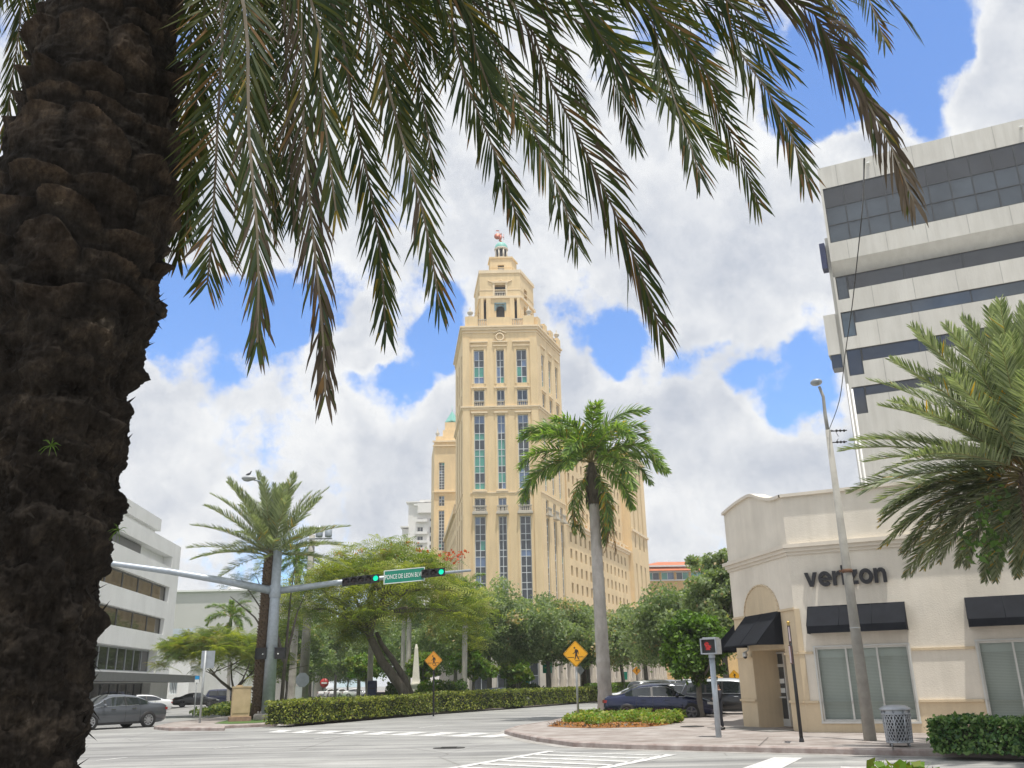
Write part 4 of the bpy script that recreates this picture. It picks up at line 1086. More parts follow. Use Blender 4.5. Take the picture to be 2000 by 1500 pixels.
# ================================================================== high-rise on the right
M['panel'] = mat('precast_panel', (.65, .64, .59), .85, 0, .06, .25, .15, 6, streak=.07)
M['gl_band'] = glassmat('grey_blue_band_glass', (.055, .072, .09), .07)
M['gl_band2'] = glassmat('dark_band_glass', (.03, .034, .04), .07)
M['gl_teal'] = glassmat('teal_band_glass', (.08, .11, .125), .07)
M['mullion'] = mat('dark_mullion', (.045, .05, .055), .5, .2, .1, 3)
hp = P(1596, 330, 88); HO = Vector((hp.x, hp.y)); dH = azv(180 - 64.4)
HB = thing('office_block', 'tall white concrete office block with dark ribbon windows behind the shop', 'building', (HO.x, HO.y, 0))
fh = lambda u, v: FS(HO, dH, u, v)
zT = fh(1596, 330)[1]; HL = 46.0
bz = [fh(1600, 371)[1], fh(1617, 476)[1], fh(1625, 511)[1], fh(1627, 542)[1], fh(1633, 587)[1], fh(1638, 611)[1], fh(1645, 660)[1], fh(1648, 684)[1], fh(1657, 735)[1], fh(1661, 757)[1], fh(1667, 810)[1]]
cs = fh(1660, 583)[0]
hw = MB()
top_op = (.25, HL, bz[1], bz[0])
th = 1.75     # height of a ribbon window
hops = [top_op,
        (.2, cs, bz[4], bz[3]), (cs, HL, bz[3] - th, bz[3]),
        (.2, cs + .15, bz[6], bz[5]), (cs + .15, HL, bz[5] - th * .82, bz[5]),
        (.2, cs + .3, bz[8], bz[7]), (cs + .3, HL, bz[7] - th * .85, bz[7]),
        (.2, cs + .1, bz[10], bz[9]), (cs + .1, HL, bz[9] - th * .6, bz[9])]
zz_ = 13.0
while zz_ > 4:
    hops.append((.2, HL, zz_ - 1.8, zz_)); zz_ -= 4.3
facade(hw, HO, dH, 0, HL, 0, bz[3], [o for o in hops[1:]], .18)
facade(hw, HO, dH, 0, HL, bz[2] , zT, [top_op], .12)
# the upper floors stand forward of the lower ones; the underside shows
HO2 = HO
nH = Vector((dH.y, -dH.x)); hbk = HO - nH * 22
hw.quad((hbk.x, hbk.y, 0), (HO.x, HO.y, 0), (HO.x, HO.y, zT), (hbk.x, hbk.y, zT))
h3 = HO + dH * HL; h4 = h3 - nH * 22
hw.quad((HO.x, HO.y, zT), (h3.x, h3.y, zT), (h4.x, h4.y, zT), (hbk.x, hbk.y, zT))
hw.build('wall', M['panel'], HB)
sf = MB(); sf.add([fp(HO, dH, 0, bz[2], 0), fp(HO, dH, HL, bz[2], 0), fp(HO, dH, HL, bz[3], -1.6), fp(HO, dH, 0, bz[3], -1.6)], [(0, 3, 2, 1)]); sf.build('soffit', M['panel'], HB)
# panel joints and roof lamps
jn = MB()
for s in [1.9 + 3.9 * i for i in range(11)]:
    for (z0, z1) in ((bz[0] + .02, zT), (bz[2] + .02, bz[1] - .02)):
        fbox(jn, HO, dH, s, s + .05, z0, z1, .002, .012)
for s in [3.6 + 4.0 * i for i in range(10)]:
    for (z0, z1) in ((bz[5] + .02, bz[3] - th - .02), (bz[7] + .02, bz[5] - th * .82 - .02), (bz[9] + .02, bz[7] - th * .85 - .02), (bz[10] + .02, bz[9] - th * .6 - .02)):
        fbox(jn, HO, dH, s, s + .05, z0, z1, .002, .012)
M['joint_grey'] = mat('panel_joint', (.36, .355, .33), .9, 0, .1, 3); jn.build('panel_joint', M['joint_grey'], HB)
for u in (1693, 1991):
    s, z = fh(u, 322 if u < 1800 else 252); lb = MB(); fbox(lb, HO, dH, s, s + .3, z, z + .16, .01, .35); lb.build('wall_lamp', M['sign_white'], HB)
rg = random.Random(3)
for i, o in enumerate(hops):
    if i == 0:
        nx = 22
        window(HB, HO, dH, o, .12, nx, 3, .1, [M['gl_band'], M['gl_band2']], M['mullion'], rg, (.85, .15), 'window', [o[2], o[2] + 2.1, o[3] - 2.4, o[3]])
    else:
        window(HB, HO, dH, o, .18, max(1, int((o[1] - o[0]) / 5.5)), 1, .09, [M['gl_teal'], M['gl_band2'], M['gl_band']], M['mullion'], rg, (.4, .35, .25))
# thin fins and boxes at the left edge
ed = MB()
for (o, w_) in ((-.6, .35), (-1.5, .3), (-2.6, .3)): fbox(ed, HO, dH, -.35, -.05, 4, bz[1] + 1, o - w_, o)
ed.build('edge_fin', M['panel'], HB)
sgn = MB(); fbox(sgn, HO, dH, -.95, -.4, fh(1612, 525)[1], fh(1605, 476)[1], -1.2, .1); M['navy'] = mat('navy_sign', (.02, .03, .09), .5, 0, .2, 3); sgn.build('sign_box', M['navy'], HB)
bx2 = MB(); fbox(bx2, HO, dH, -1.6, -.36, fh(1630, 690)[1], fh(1620, 612)[1], -2.2, -.4); bx2.build('side_bay', M['panel'], HB)
bx3 = MB(); fbox(bx3, HO, dH, -1.4, -.37, fh(1635, 716)[1], fh(1630, 691)[1], -2.1, -.5); bx3.build('bay_window', M['gl_band2'], HB)

# ================================================================== foliage builders
def unit(v): return v / np.maximum(np.linalg.norm(v, axis=-1, keepdims=True), 1e-9)
def leaf_quads(cen, size, rs, flat=.0, elong=1.7, out=None):
    """one small leaf-shaped quad at each centre"""
    n = len(cen)
    nrm = unit(rs.normal(size=(n, 3)) + np.array([0, 0, flat]))
    if out is not None: nrm = unit(nrm + out * .5)
    a = unit(np.cross(nrm, rs.normal(size=(n, 3)))); b = np.cross(nrm, a)
    s = (size * rs.uniform(.65, 1.35, n))[:, None]
    L, W = a * s * elong * .5, b * s * .42
    v = np.stack([cen - L, cen + W - L * .1, cen + L, cen - W - L * .1], 1).reshape(-1, 3)
    f = np.arange(4 * n).reshape(n, 4)
    return v, f
def clump_points(rs, lobes, per, shell=.55):
    """points thickened near the surface of many small lobes"""
    P_, O_ = [], []
    for (c, r) in lobes:
        d = unit(rs.normal(size=(per, 3)))
        q = (shell + (1 - shell) * rs.uniform(0, 1, (per, 1)) ** .6)
        P_.append(np.array(c) + d * q * np.array(r)); O_.append(d)
    return np.concatenate(P_), np.concatenate(O_)
def limbs(mb, base, h_fork, spread, n, rs, r0, top, lean=(0, 0), sub=2):
    """tapered trunk that forks into curved limbs; returns limb tips"""
    base = Vector(base); tips = []
    f = base + Vector((lean[0], lean[1], h_fork))
    mid = base.lerp(f, .5) + Vector((rs.normal() * .1, rs.normal() * .1, 0))
    mb.tube([base - Vector((0, 0, .1)), base + Vector((0, 0, .15)), mid, f], [r0 * 1.35, r0 * 1.05, r0 * .85, r0 * .75], 9)
    for i in range(n):
        a = 2 * math.pi * (i + rs.uniform(-.25, .25)) / n
        e = f + Vector((math.cos(a) * spread * rs.uniform(.6, 1), math.sin(a) * spread * rs.uniform(.6, 1), (top - h_fork) * rs.uniform(.45, .8)))
        m = f.lerp(e, .45) + Vector((0, 0, -spread * .08 + rs.normal() * .15)) + Vector((rs.normal() * .2, rs.normal() * .2, 0))
        mb.tube([f - Vector((0, 0, .15)), m, e], [r0 * .5, r0 * .33, r0 * .13], 7)
        tips.append(e)
        for k in range(sub):
            q = m.lerp(e, rs.uniform(.1, .7)); e2 = q + Vector((rs.normal() * spread * .35, rs.normal() * spread * .35, rs.uniform(.2, .5) * (top - h_fork) * .5))
            mb.tube([q, q.lerp(e2, .5) + Vector((0, 0, .08)), e2], [r0 * .2, r0 * .14, r0 * .06], 6); tips.append(e2)
    return tips
M['bark_grey'] = mat('grey_bark', (.16, .145, .125), .95, 0, .3, 5, .6, 20, stretch=(1, 1, .35))
M['bark_dark'] = mat('dark_bark', (.14, .12, .10), .95, 0, .3, 5, .6, 20, stretch=(1, 1, .35))
M['oak1'] = leafmat('oak_leaf', (0.210, 0.269, 0.134), .45); M['oak2'] = leafmat('oak_leaf_grey', (0.294, 0.353, 0.218), .45); M['oak3'] = leafmat('oak_leaf_dark', (0.147, 0.210, 0.105), .45); M['oak4'] = leafmat('oak_leaf_tan', (0.470, 0.370, 0.218), .45)
M['lime1'] = leafmat('bright_leaf', (.15, .27, .035)); M['lime2'] = leafmat('mid_leaf', (.085, .16, .03)); M['lime3'] = leafmat('deep_leaf', (.05, .095, .025))
M['yel1'] = leafmat('yellow_green_leaf', (.17, .21, .03))
M['poin1'] = leafmat('flame_tree_leaf', (0.186, 0.240, 0.048), .40); M['poin2'] = leafmat('flame_tree_leaf_light', (0.307, 0.334, 0.071), .40); M['poin3'] = leafmat('flame_tree_leaf_deep', (0.094, 0.145, 0.042), .40); M['poin4'] = leafmat('flame_tree_leaf_olive', (0.219, 0.198, 0.060), .40)
M['flower'] = leafmat('orange_red_flower', (.55, .10, .045), .3)
M['hedge1'] = leafmat('hedge_leaf', (.18, .22, .05)); M['hedge2'] = leafmat('hedge_leaf_light', (.31, .33, .07)); M['hedge3'] = leafmat('hedge_leaf_dark', (.06, .09, .025)); M['hedge4'] = leafmat('hedge_twig', (.11, .08, .045))
M['glossy1'] = leafmat('glossy_hedge_leaf', (.075, .16, .05), .3, .35); M['glossy2'] = leafmat('glossy_hedge_leaf_dark', (.035, .085, .03), .3, .35); M['glossy3'] = leafmat('glossy_hedge_leaf_light', (.14, .23, .07), .3, .35)
OAK = [M['oak1'], M['oak2'], M['oak3'], M['oak4']]
def broadleaf(name, label, loc, height, radius, trunk_h, seed, mats, wts, n_lobes=70, per=150, leaf=.26, group=None, squash=.62, bark='bark_grey', lean=(0, 0), cat='tree', r0=None):
    rs = np.random.RandomState(seed)
    t = thing(name, label, cat, loc, 0, group)
    tb_ = MB(); r0 = r0 or .018 * height + .08
    tips = limbs(tb_, (0, 0, 0), trunk_h, radius * .75, 5, rs, r0, height, lean)
    tb_.build('trunk', M[bark], t, local=True)
    cz = trunk_h + (height - trunk_h) * .52; hz = (height - trunk_h) * .56
    lobes = []
    for i in range(n_lobes):
        d = unit(rs.normal(size=3)); q = rs.uniform(.25, 1) ** .55
        c = np.array([lean[0], lean[1], cz]) + d * q * np.array([radius, radius, hz]) * rs.uniform(.82, 1.12)
        if c[2] < trunk_h * .85: c[2] = trunk_h * .85 + rs.uniform(0, .6)
        rr = radius * rs.uniform(.14, .36)
        lobes.append((c, (rr, rr, rr * squash)))
    for e in tips: lobes.append((np.array(e), (radius * .25, radius * .25, radius * .17)))
    cen, out = clump_points(rs, lobes, per, .30)
    cen = cen + rs.normal(size=cen.shape) * radius * .035
    v, f = leaf_quads(cen, leaf, rs, .35, 1.6, out * .6)
    lob = np.repeat(np.arange(len(lobes)), per)
    pref = rs.choice(len(mats), len(lobes), p=wts)
    mi = np.where(rs.uniform(size=len(cen)) < .5, pref[lob], rs.choice(len(mats), len(cen), p=wts))
    np_mesh('crown', v, f, mi, mats, t)
    return t

# ---- palms
def frond_arrays(rs, length, arch, n, leaf_len, leaf_w, vee, droop, nm, wts, tip_mat=None, plume=0.0, start=.16, sweep=(62, 22), rach=None, rach_r=.018, twist=0.0, face=None, tipfull=.25):
    """one feather frond as arrays; rachis along +X bending downwards in XZ; material 0 is the rachis"""
    V, F, MI = [], [], []
    if rach is None:
        ang = arch[0]; p = np.zeros(3); pts = [p.copy()]; N = 14
        for i in range(N):
            t = (i + 1) / N; ang = arch[0] + (arch[1] - arch[0]) * t ** arch[2]
            p = p + length / N * np.array([math.cos(ang), 0, math.sin(ang)]); pts.append(p.copy())
        pts = np.array(pts)
    else: pts = np.array(rach, dtype=float)
    seg = np.linalg.norm(np.diff(pts, axis=0), axis=1); cum = np.concatenate([[0], np.cumsum(seg)]); tot = cum[-1]
    def at(t):
        s = t * tot; i = min(np.searchsorted(cum, s, side='right') - 1, len(seg) - 1); w = (s - cum[i]) / seg[i]
        return pts[i] * (1 - w) + pts[i + 1] * w
    def tan(t): return unit(at(min(1, t + .02)) - at(max(0, t - .02)))
    # rachis ribbon-tube (triangular)
    K = 16; o = 0
    ref = None
    frames = []
    for k in range(K + 1):
        t = k / K; T_ = tan(t)
        h = np.array([T_[0], T_[1], 0]); 
        S = unit(np.cross(T_, [0, 0, 1.0])) if np.linalg.norm(h) > .08 else ref
        if ref is not None and np.dot(S, ref) < 0: S = -S
        if ref is not None: S = unit(S * .5 + ref * .5); S = unit(S - T_ * np.dot(S, T_))
        ref = S; Nn = np.cross(S, T_)
        c, s_ = math.cos(twist), math.sin(twist)
        if face is not None:
            S2 = unit(np.cross(T_, at(t) - np.array(face)))
            if np.dot(S2, S) < 0: S2 = -S2
            S = S2; Nn = np.cross(S, T_)
            if np.dot(Nn, at(t) - np.array(face)) < 0: Nn = -Nn
        frames.append((at(t), T_, S * c + Nn * s_, Nn * c - S * s_))
        r = rach_r * (1 - .85 * t) + .002
        for q in range(3):
            a = 2 * math.pi * q / 3 + math.pi / 2
            V.append(frames[-1][0] + frames[-1][2] * r * math.cos(a) + frames[-1][3] * r * math.sin(a))
    for k in range(K):
        for q in range(3):
            F.append((k * 3 + q, k * 3 + (q + 1) % 3, (k + 1) * 3 + (q + 1) % 3, (k + 1) * 3 + q)); MI.append(0)
    def fr(t):
        x = t * K; i = min(int(x), K - 1); w = x - i
        return [unit(frames[i][j] * (1 - w) + frames[i + 1][j] * w) if j else frames[i][0] * (1 - w) + frames[i + 1][0] * w for j in range(4)]
    o = len(V)
    for k in range(n):
        t = start + (1 - start) * (k + .5) / n
        p, T_, S, Nn = fr(t)
        al = rad(sweep[0] + (sweep[1] - sweep[0]) * t ** .8)
        env = (math.sin(math.pi * min(1, (t - start) / (1 - start) * .86 + .14)) ** .6) * (1 - tipfull) + tipfull
        for sd in (-1, 1):
            ph = rad(vee + rs.normal() * 8) if not plume else rs.uniform(-1, 1) * plume
            a2 = al + rs.normal() * .09
            d = math.cos(a2) * T_ + math.sin(a2) * (sd * S * math.cos(ph) + Nn * math.sin(ph))
            L = leaf_len * env * rs.uniform(.85, 1.12); w = leaf_w * rs.uniform(.8, 1.15)
            q0 = p; side = unit(np.cross(d, Nn + rs.normal(size=3) * .35)) * w * .5
            d1 = unit(d + np.array([0, 0, -droop * .5 * rs.uniform(.5, 1.5)])); d2 = unit(d1 + np.array([0, 0, -droop * rs.uniform(.6, 1.6)]))
            q1 = q0 + d * L * .38; q2 = q1 + d1 * L * .36; q3 = q2 + d2 * L * .26
            V += [q0 - side * .45, q0 + side * .45, q1 - side, q1 + side, q2 - side * .7, q2 + side * .7, q3 - side * .04, q3 + side * .04]
            m = 1 + rs.choice(nm, p=wts); mt = m if tip_mat is None or rs.uniform() > tip_mat[1] * (.25 + t) else tip_mat[0]
            F += [(o, o + 1, o + 3, o + 2), (o + 2, o + 3, o + 5, o + 4), (o + 4, o + 5, o + 7, o + 6)]; MI += [m, m if rs.uniform() < .7 else mt, mt]
            o += 8
    return np.array(V), np.array(F), np.array(MI)
M['rachis'] = mat('palm_rachis', (.22, .19, .075), .6, 0, .15, 4); M['rachis_dead'] = mat('dead_palm_rachis', (.20, .125, .07), .8, 0, .2, 4)
M['date1'] = leafmat('date_leaflet', (.17, .21, .11), .28, .42); M['date2'] = leafmat('date_leaflet_silver', (.28, .32, .20), .25, .38); M['date3'] = leafmat('date_leaflet_deep', (.085, .115, .06), .3, .42)
M['dry'] = leafmat('dry_leaflet', (.30, .165, .055), .3, .7); M['gold'] = leafmat('yellow_leaflet', (.50, .30, .04), .35, .6); M['dead'] = leafmat('dead_leaflet', (.145, .088, .055), .2, .8)
M['roy1'] = leafmat('royal_leaflet', (.155, .25, .06), .35, .4); M['roy2'] = leafmat('royal_leaflet_light', (.26, .36, .09), .35, .4); M['roy3'] = leafmat('royal_leaflet_deep', (.075, .13, .04), .3, .4)
M['boot'] = mat('palm_boots', (.13, .092, .06), .95, 0, .4, 9, 1.0, 30)
M['fruit'] = mat('orange_date_stalk', (.42, .22, .05), .7, 0, .25, 6)
def date_trunk(mb, base, top, r0, r1, rs, step=.14):
    """trunk with rows of cut leaf bases"""
    base, top = Vector(base), Vector(top); H_ = (top - base).length; n = int(H_ / step)
    mb.tube([base.lerp(top, i / 8) for i in range(9)], [r0 * 1.25 if i == 0 else r0 + (r1 - r0) * i / 8 for i in range(9)], 14)
    for k in range(n):
        c = base.lerp(top, (k + .5) / n); r = r0 + (r1 - r0) * k / n
        for q in range(9):
            a = 2 * math.pi * (q + .5 * (k % 2)) / 9 + rs.normal() * .06
            d = Vector((math.cos(a), math.sin(a), 0)); s = Vector((-d.y, d.x, 0))
            p = c + d * (r * .96)
            o = d * (.05 + rs.uniform(0, .05)) * (r / .25)
            w = s * r * .33
            vs = [p - w - Vector((0, 0, .06)), p + w - Vector((0, 0, .06)), p + w * .7 + o + Vector((0, 0, .09)), p - w * .7 + o + Vector((0, 0, .09)), p + Vector((0, 0, .1)) + w * .6, p + Vector((0, 0, .1)) - w * .6]
            mb.add(vs, [(0, 1, 2, 3), (3, 2, 4, 5), (0, 3, 5), (1, 4, 2)])
FROND = {}
def frond_variants(key, count, seed, mats, **kw):
    out = []
    for i in range(count):
        rs = np.random.RandomState(seed + i); k2 = dict(kw)
        a = kw['arch']; k2['arch'] = (a[0], a[1] + rs.normal() * .12, a[2])
        v, f, m = frond_arrays(rs, nm=len(mats) - 1, **k2)
        me_o = np_mesh('frond', v, f, m, mats); out.append(me_o.data); bpy.data.objects.remove(me_o)
    FROND[key] = out
def put_fronds(t, org, key, specs, rs, name='frond'):
    for (az_, el, sc_) in specs:
        me = FROND[key][rs.randint(len(FROND[key]))]
        o = bpy.data.objects.new(name, me); COL.objects.link(o); o.parent = t
        o.location = org
        o.rotation_euler = Matrix.Rotation(az_, 4, 'Z').to_3x3().to_4x4().__matmul__(Matrix.Rotation(-el, 4, 'Y')).__matmul__(Matrix.Rotation(rs.normal() * .15, 4, 'X')).to_euler()
        o.scale = (sc_, sc_, sc_)
DM = [M['rachis'], M['date1'], M['date2'], M['date3'], M['gold']]
frond_variants('date', 5, 11, DM, length=4.4, arch=(.12, -.75, 1.25), n=100, leaf_len=.60, leaf_w=.036, vee=24, droop=.05, wts=[.40, .38, .20, .02], tip_mat=None, sweep=(60, 26))
frond_variants('date_stiff', 5, 21, DM, length=4.4, arch=(.10, -.42, 1.5), n=100, leaf_len=.60, leaf_w=.036, vee=26, droop=.03, wts=[.36, .48, .15, .01], sweep=(62, 32))
frond_variants('date_old', 4, 31, DM, length=4.2, arch=(.05, -.85, 1.0), n=100, leaf_len=.60, leaf_w=.036, vee=10, droop=.12, wts=[.36, .44, .18, .02], tip_mat=(4, .05), sweep=(64, 34))
RM = [M['rachis'], M['roy1'], M['roy2'], M['roy3'], M['gold'], M['dry']]
frond_variants('royal', 5, 51, RM, length=3.7, arch=(.15, -1.45, 1.25), n=100, leaf_len=.72, leaf_w=.065, vee=0, droop=.32, plume=1.1, wts=[.5, .26, .22, .01, .01], tip_mat=(4, .04), sweep=(66, 34), rach_r=.03)
frond_variants('royal_old', 3, 71, RM, length=3.6, arch=(-.2, -1.5, .8), n=90, leaf_len=.66, leaf_w=.06, vee=0, droop=.5, plume=1.0, wts=[.42, .20, .26, .08, .04], tip_mat=(5, .14), sweep=(60, 30), rach_r=.03)
frond_variants('dead_frond', 3, 91, [M['rachis_dead'], M['dry'], M['dead']], length=3.4, arch=(-.3, -1.55, .6), n=50, leaf_len=.5, leaf_w=.03, vee=0, droop=.7, plume=.8, wts=[.4, .6], sweep=(45, 22), rach_r=.025)
def date_palm(label, base, top, r0, r1, seed, n_up=26, n_low=16, scale=1.0, fruit=0, group=None, up_key='date', low_el=0.0):
    rs = np.random.RandomState(seed); t = thing('date_palm', label, 'palm', base, 0, group)
    tp = Vector(top) - Vector(base)
    mb = MB(); date_trunk(mb, (0, 0, 0), tp, r0, r1, rs); mb.build('trunk', M['boot'], t, local=True)
    ga = math.pi * (3 - math.sqrt(5)); sp = []
    for i in range(n_up):
        x = (i + .5) / n_up; sp.append((i * ga + rs.normal() * .1, rad(84 - (78 + low_el) * x + rs.normal() * 5), scale * rs.uniform(.85, 1.1)))
    put_fronds(t, tp, up_key, sp, rs)
    put_fronds(t, tp - Vector((0, 0, .1)), 'date_old', [(i * ga * 1.3 + rs.normal() * .1, rad(22 - 48 * (i + .5) / max(1, n_low) + rs.normal() * 5), scale * rs.uniform(.85, 1.05) * (1.0 - .20 * (i / max(1, n_low)) ** 2)) for i in range(n_low)], rs)
    for i in range(fruit):
        a = rs.uniform(0, 6.28); fm = MB(); o = tp + Vector((0, 0, .1))
        for k in range(30):
            d = Vector((math.cos(a) + rs.normal() * .6, math.sin(a) + rs.normal() * .3, 0)).normalized(); L = rs.uniform(.3, .9)
            p1 = o + d * .3 + Vector((0, 0, .25)); p2 = o + d * L + Vector((rs.normal() * .1, rs.normal() * .1, rs.uniform(-.25, .25))); p3 = p2 + d * .10 + Vector((rs.normal() * .08, rs.normal() * .08, -rs.uniform(.05, .22)))
            fm.tube([o, p1, p2, p3], [.012, .009, .008, .014], 4)
        fm.build('fruit_stalk', M['fruit'], t, local=True)
    return t
M['royal_trunk'] = mat('pale_ringed_trunk', (.40, .37, .335), .9, 0, .18, 1.6, .3, 14, col2=(.56, .53, .49), stretch=(1.2, 1.2, .5))
M['crownshaft'] = mat('fibrous_crownshaft', (.10, .085, .06), .9, 0, .4, 10, .8, 30, stretch=(1, 1, .2)); M['crownshaft_green'] = mat('green_crownshaft', (.14, .20, .06), .5, 0, .15, 3)
def royal_palm(label, base, top, r0, r1, seed, n=18, scale=1.0, old=5, dead=0, group=None, shaft=1.3, name='royal_palm', stains=False, green=False):
    rs = np.random.RandomState(seed); t = thing(name, label, 'palm', base, 0, group)
    tp = Vector(top) - Vector(base); H_ = tp.length
    mb = MB(); N = max(40, int(H_ / .085)); pts = [tp * (i / N) for i in range(N + 1)]
    prof = [r0 * (1.22 - .22 * min(1, i / N * 9)) + (r1 - r0) * (i / N) ** 1.2 + (.012 if i % 2 else 0) + r0 * .05 * math.sin(i * .9) * (rs.uniform() < .2) for i in range(N + 1)]
    mb.tube(pts, prof, 18); mb.build('trunk', M['royal_trunk'], t, local=True)
    cs_ = MB(); u = tp.normalized()
    cs_.tube([tp - u * .05, tp + u * shaft * .35, tp + u * shaft * .7, tp + u * shaft], [r1 * 1.02, r1 * 1.5, r1 * 1.25, r1 * .6], 16)
    if not green:
        for k in range(70):
            a = rs.uniform(0, 6.28); z = rs.uniform(.0, .9) * shaft; d = Vector((math.cos(a), math.sin(a), 0)); r = r1 * 1.35
            cs_.tube([tp + u * z + d * r, tp + u * (z - .25) + d * (r + .08), tp + u * (z - .5) + d * (r + .05)], [.02, .014, .004], 4)
    cs_.build('crownshaft', M['crownshaft_green' if green else 'crownshaft'], t, local=True)
    ga = math.pi * (3 - math.sqrt(5)); top_ = tp + u * shaft
    put_fronds(t, top_, 'royal', [(i * ga + rs.normal() * .15, rad(84 - 84 * (i + .5) / n + rs.normal() * 6), scale * rs.uniform(.85, 1.1)) for i in range(n)], rs)
    put_fronds(t, tp + u * shaft * .8, 'royal_old', [(i * 6.283 / max(1, old) + rs.normal() * .2, rad(-8 - 22 * rs.uniform()), scale * rs.uniform(.8, 1.0)) for i in range(old)], rs)
    if dead: put_fronds(t, tp + u * shaft * .5, 'dead_frond', [(a, rad(-12), scale * .95) for a in np.linspace(-.5, .5, dead)], rs, 'dead_frond')
    return t

# ================================================================== trees
OW = [.42, .30, .24, .04]
def oak(u, Y, vtop, rad_m, trunk_h, seed, label, leaf=.24, n=80, per=150, wts=OW, group='oaks along the street by the tower', zb=.15):
    x = P(u, 1340, Y).x; h = P(u, vtop, Y).z - zb
    return broadleaf('oak_tree', label, (x, Y, zb), h, rad_m, trunk_h, seed, OAK, wts, n, int(per * 1.7), leaf * .74, group)
oak(1420, 58, 1092, 2.5, 3.0, 21, 'tall dark oak rising right beside the corner shop wall', .22, 95, 170)
oak(1340, 66, 1165, 4.0, 3.0, 22, 'broad grey-green oak behind the parked black cars', .22, 110, 170)
oak(1262, 80, 1192, 4.0, 3.2, 23, 'oak with tan leaf patches behind the far yellow crossing sign', .24, 90, 150, [.38, .28, .2, .14])
oak(1215, 92, 1208, 4.0, 3.4, 24, 'oak just right of the thick royal palm trunk', .26, 80, 140)
oak(1150, 96, 1200, 3.6, 3.4, 25, 'oak just left of the thick royal palm trunk', .26, 80, 140)
oak(1072, 84, 1178, 4.4, 3.6, 26, 'dark-trunked oak in front of the pale arcade behind the near crossing sign', .24, 100, 150)
oak(1010, 90, 1185, 3.6, 3.4, 27, 'oak standing before the blue arched awning of the arcade', .25, 80, 150)
oak(955, 82, 1152, 4.0, 4.0, 28, 'oak with a tall forked trunk near the thin white sign back', .24, 95, 150)
oak(890, 100, 1180, 4.2, 3.5, 29, 'oak half hidden behind the flame tree crown', .26, 80, 140)
DK = [.45, .12, .42, .01]
for (u, Y, v, r, th, sd, lb) in ((655, 150, 1232, 5.5, 3.5, 41, 'dark tree far down the left street beyond the stop sign'), (700, 118, 1195, 5.2, 3.0, 42, 'dark tree behind the leaning flame tree trunk'),
                                 (830, 112, 1185, 5.5, 3.0, 43, 'dark tree rising behind the white obelisk'), (775, 130, 1200, 5.0, 3.0, 44, 'dark tree between the flame tree trunk and the obelisk'),
                                 (605, 122, 1205, 4.8, 3.0, 45, 'dark tree behind the grey concrete utility pole'), (560, 100, 1215, 4.4, 2.6, 46, 'dark tree behind the date palm and signal mast'),
                                 (632, 185, 1268, 5.5, 3.0, 47, 'small distant tree at the end of the left street'), (680, 200, 1280, 6, 3.0, 48, 'distant tree at the right end of the left street')):
    oak(u, Y, v, r, th, sd, lb, .30, 80, 130, DK, 'dark trees behind the plaza')
# yellowish young trees before the arcade, round green tree by the cars, tree on the left
YG = [M['yel1'], M['lime1'], M['lime2'], M['poin1']]
for (u, Y, v, r, sd, lb) in ((925, 78, 1268, 1.9, 61, 'small yellow-green tree before the green awning of the arcade'), (1012, 80, 1290, 1.3, 62, 'small yellow-green tree beside the blue arched awning'), (828, 84, 1275, 1.6, 63, 'small green tree just right of the obelisk top'), (715, 90, 1275, 1.8, 64, 'small lime tree left of the flame tree trunk')):
    h = P(u, v, Y).z - .15
    broadleaf('young_tree', lb, (P(u, 1340, Y).x, Y, .15), h, r, h * .45, sd, YG, [.3, .3, .3, .1], 40, 90, .2, 'young trees in the plaza')
x = P(1365, 1340, 43).x
broadleaf('round_tree', 'dense bright green round tree between the black cars and the walk signal', (x, 43, .15), P(1365, 1207, 43).z - .15, 1.55, 1.5, 71, [M['lime1'], M['lime2'], M['lime3']], [.34, .42, .24], 95, 190, .13, squash=.75)
# tall poinciana with a twin leaning trunk
def rosettes(rs, cens, scale, up=.4, nl=7, pairs=8):
    V, F = [], []
    o = 0; V_ = []; F_ = []
    for c in cens:
        a0 = rs.uniform(0, 6.28); tilt = unit(np.array([rs.normal() * .45, rs.normal() * .45, 1.0]))
        ex = unit(np.cross(tilt, [0.3, 1, 0.1])); ey = np.cross(tilt, ex); sc_ = scale * rs.uniform(.7, 1.25)
        for l in range(nl):
            a = a0 + 2 * math.pi * l / nl + rs.normal() * .2; d = ex * math.cos(a) + ey * math.sin(a)
            sd = np.cross(tilt, d)
            for k in range(pairs):
                t = (k + 1) / pairs
                p = c + d * sc_ * t + tilt * sc_ * (.22 * t - .42 * t * t)
                w = sc_ * .30 * math.sin(math.pi * (.12 + .8 * t)) ; dd = d * sc_ * .075
                V_ += [p - sd * w - dd * .3 - tilt * w * .25, p + d * sc_ * .02 - dd * .2, p + sd * w - dd * .3 - tilt * w * .25, p + dd]
                F_.append((o, o + 1, o + 2, o + 3)); o += 4
    return np.array(V_), np.array(F_)
PY = 66.0; PS = PY / 57.0
pbase = Vector((P(793, 1370, PY).x, PY, .15))
FT = thing('flame_tree', 'spreading flame tree with feathery leaves, red blossom and a twin leaning trunk', 'tree', pbase)
rs = np.random.RandomState(8)
px3 = lambda u, v, dy=0.0: P(u, v, PY + dy) - pbase
tk = MB()
tA = [px3(800, 1372), px3(785, 1345), px3(745, 1290), px3(722, 1240), px3(730, 1205), px3(752, 1165)]
tk.tube(tA, [.44, .36, .30, .27, .22, .17], 12)
tB = [px3(806, 1372, .3), px3(790, 1325, .4), px3(765, 1285, .5), px3(745, 1258, .5), px3(735, 1235, .6)]
tk.tube(tB, [.30, .25, .20, .17, .13], 10)
tips = []
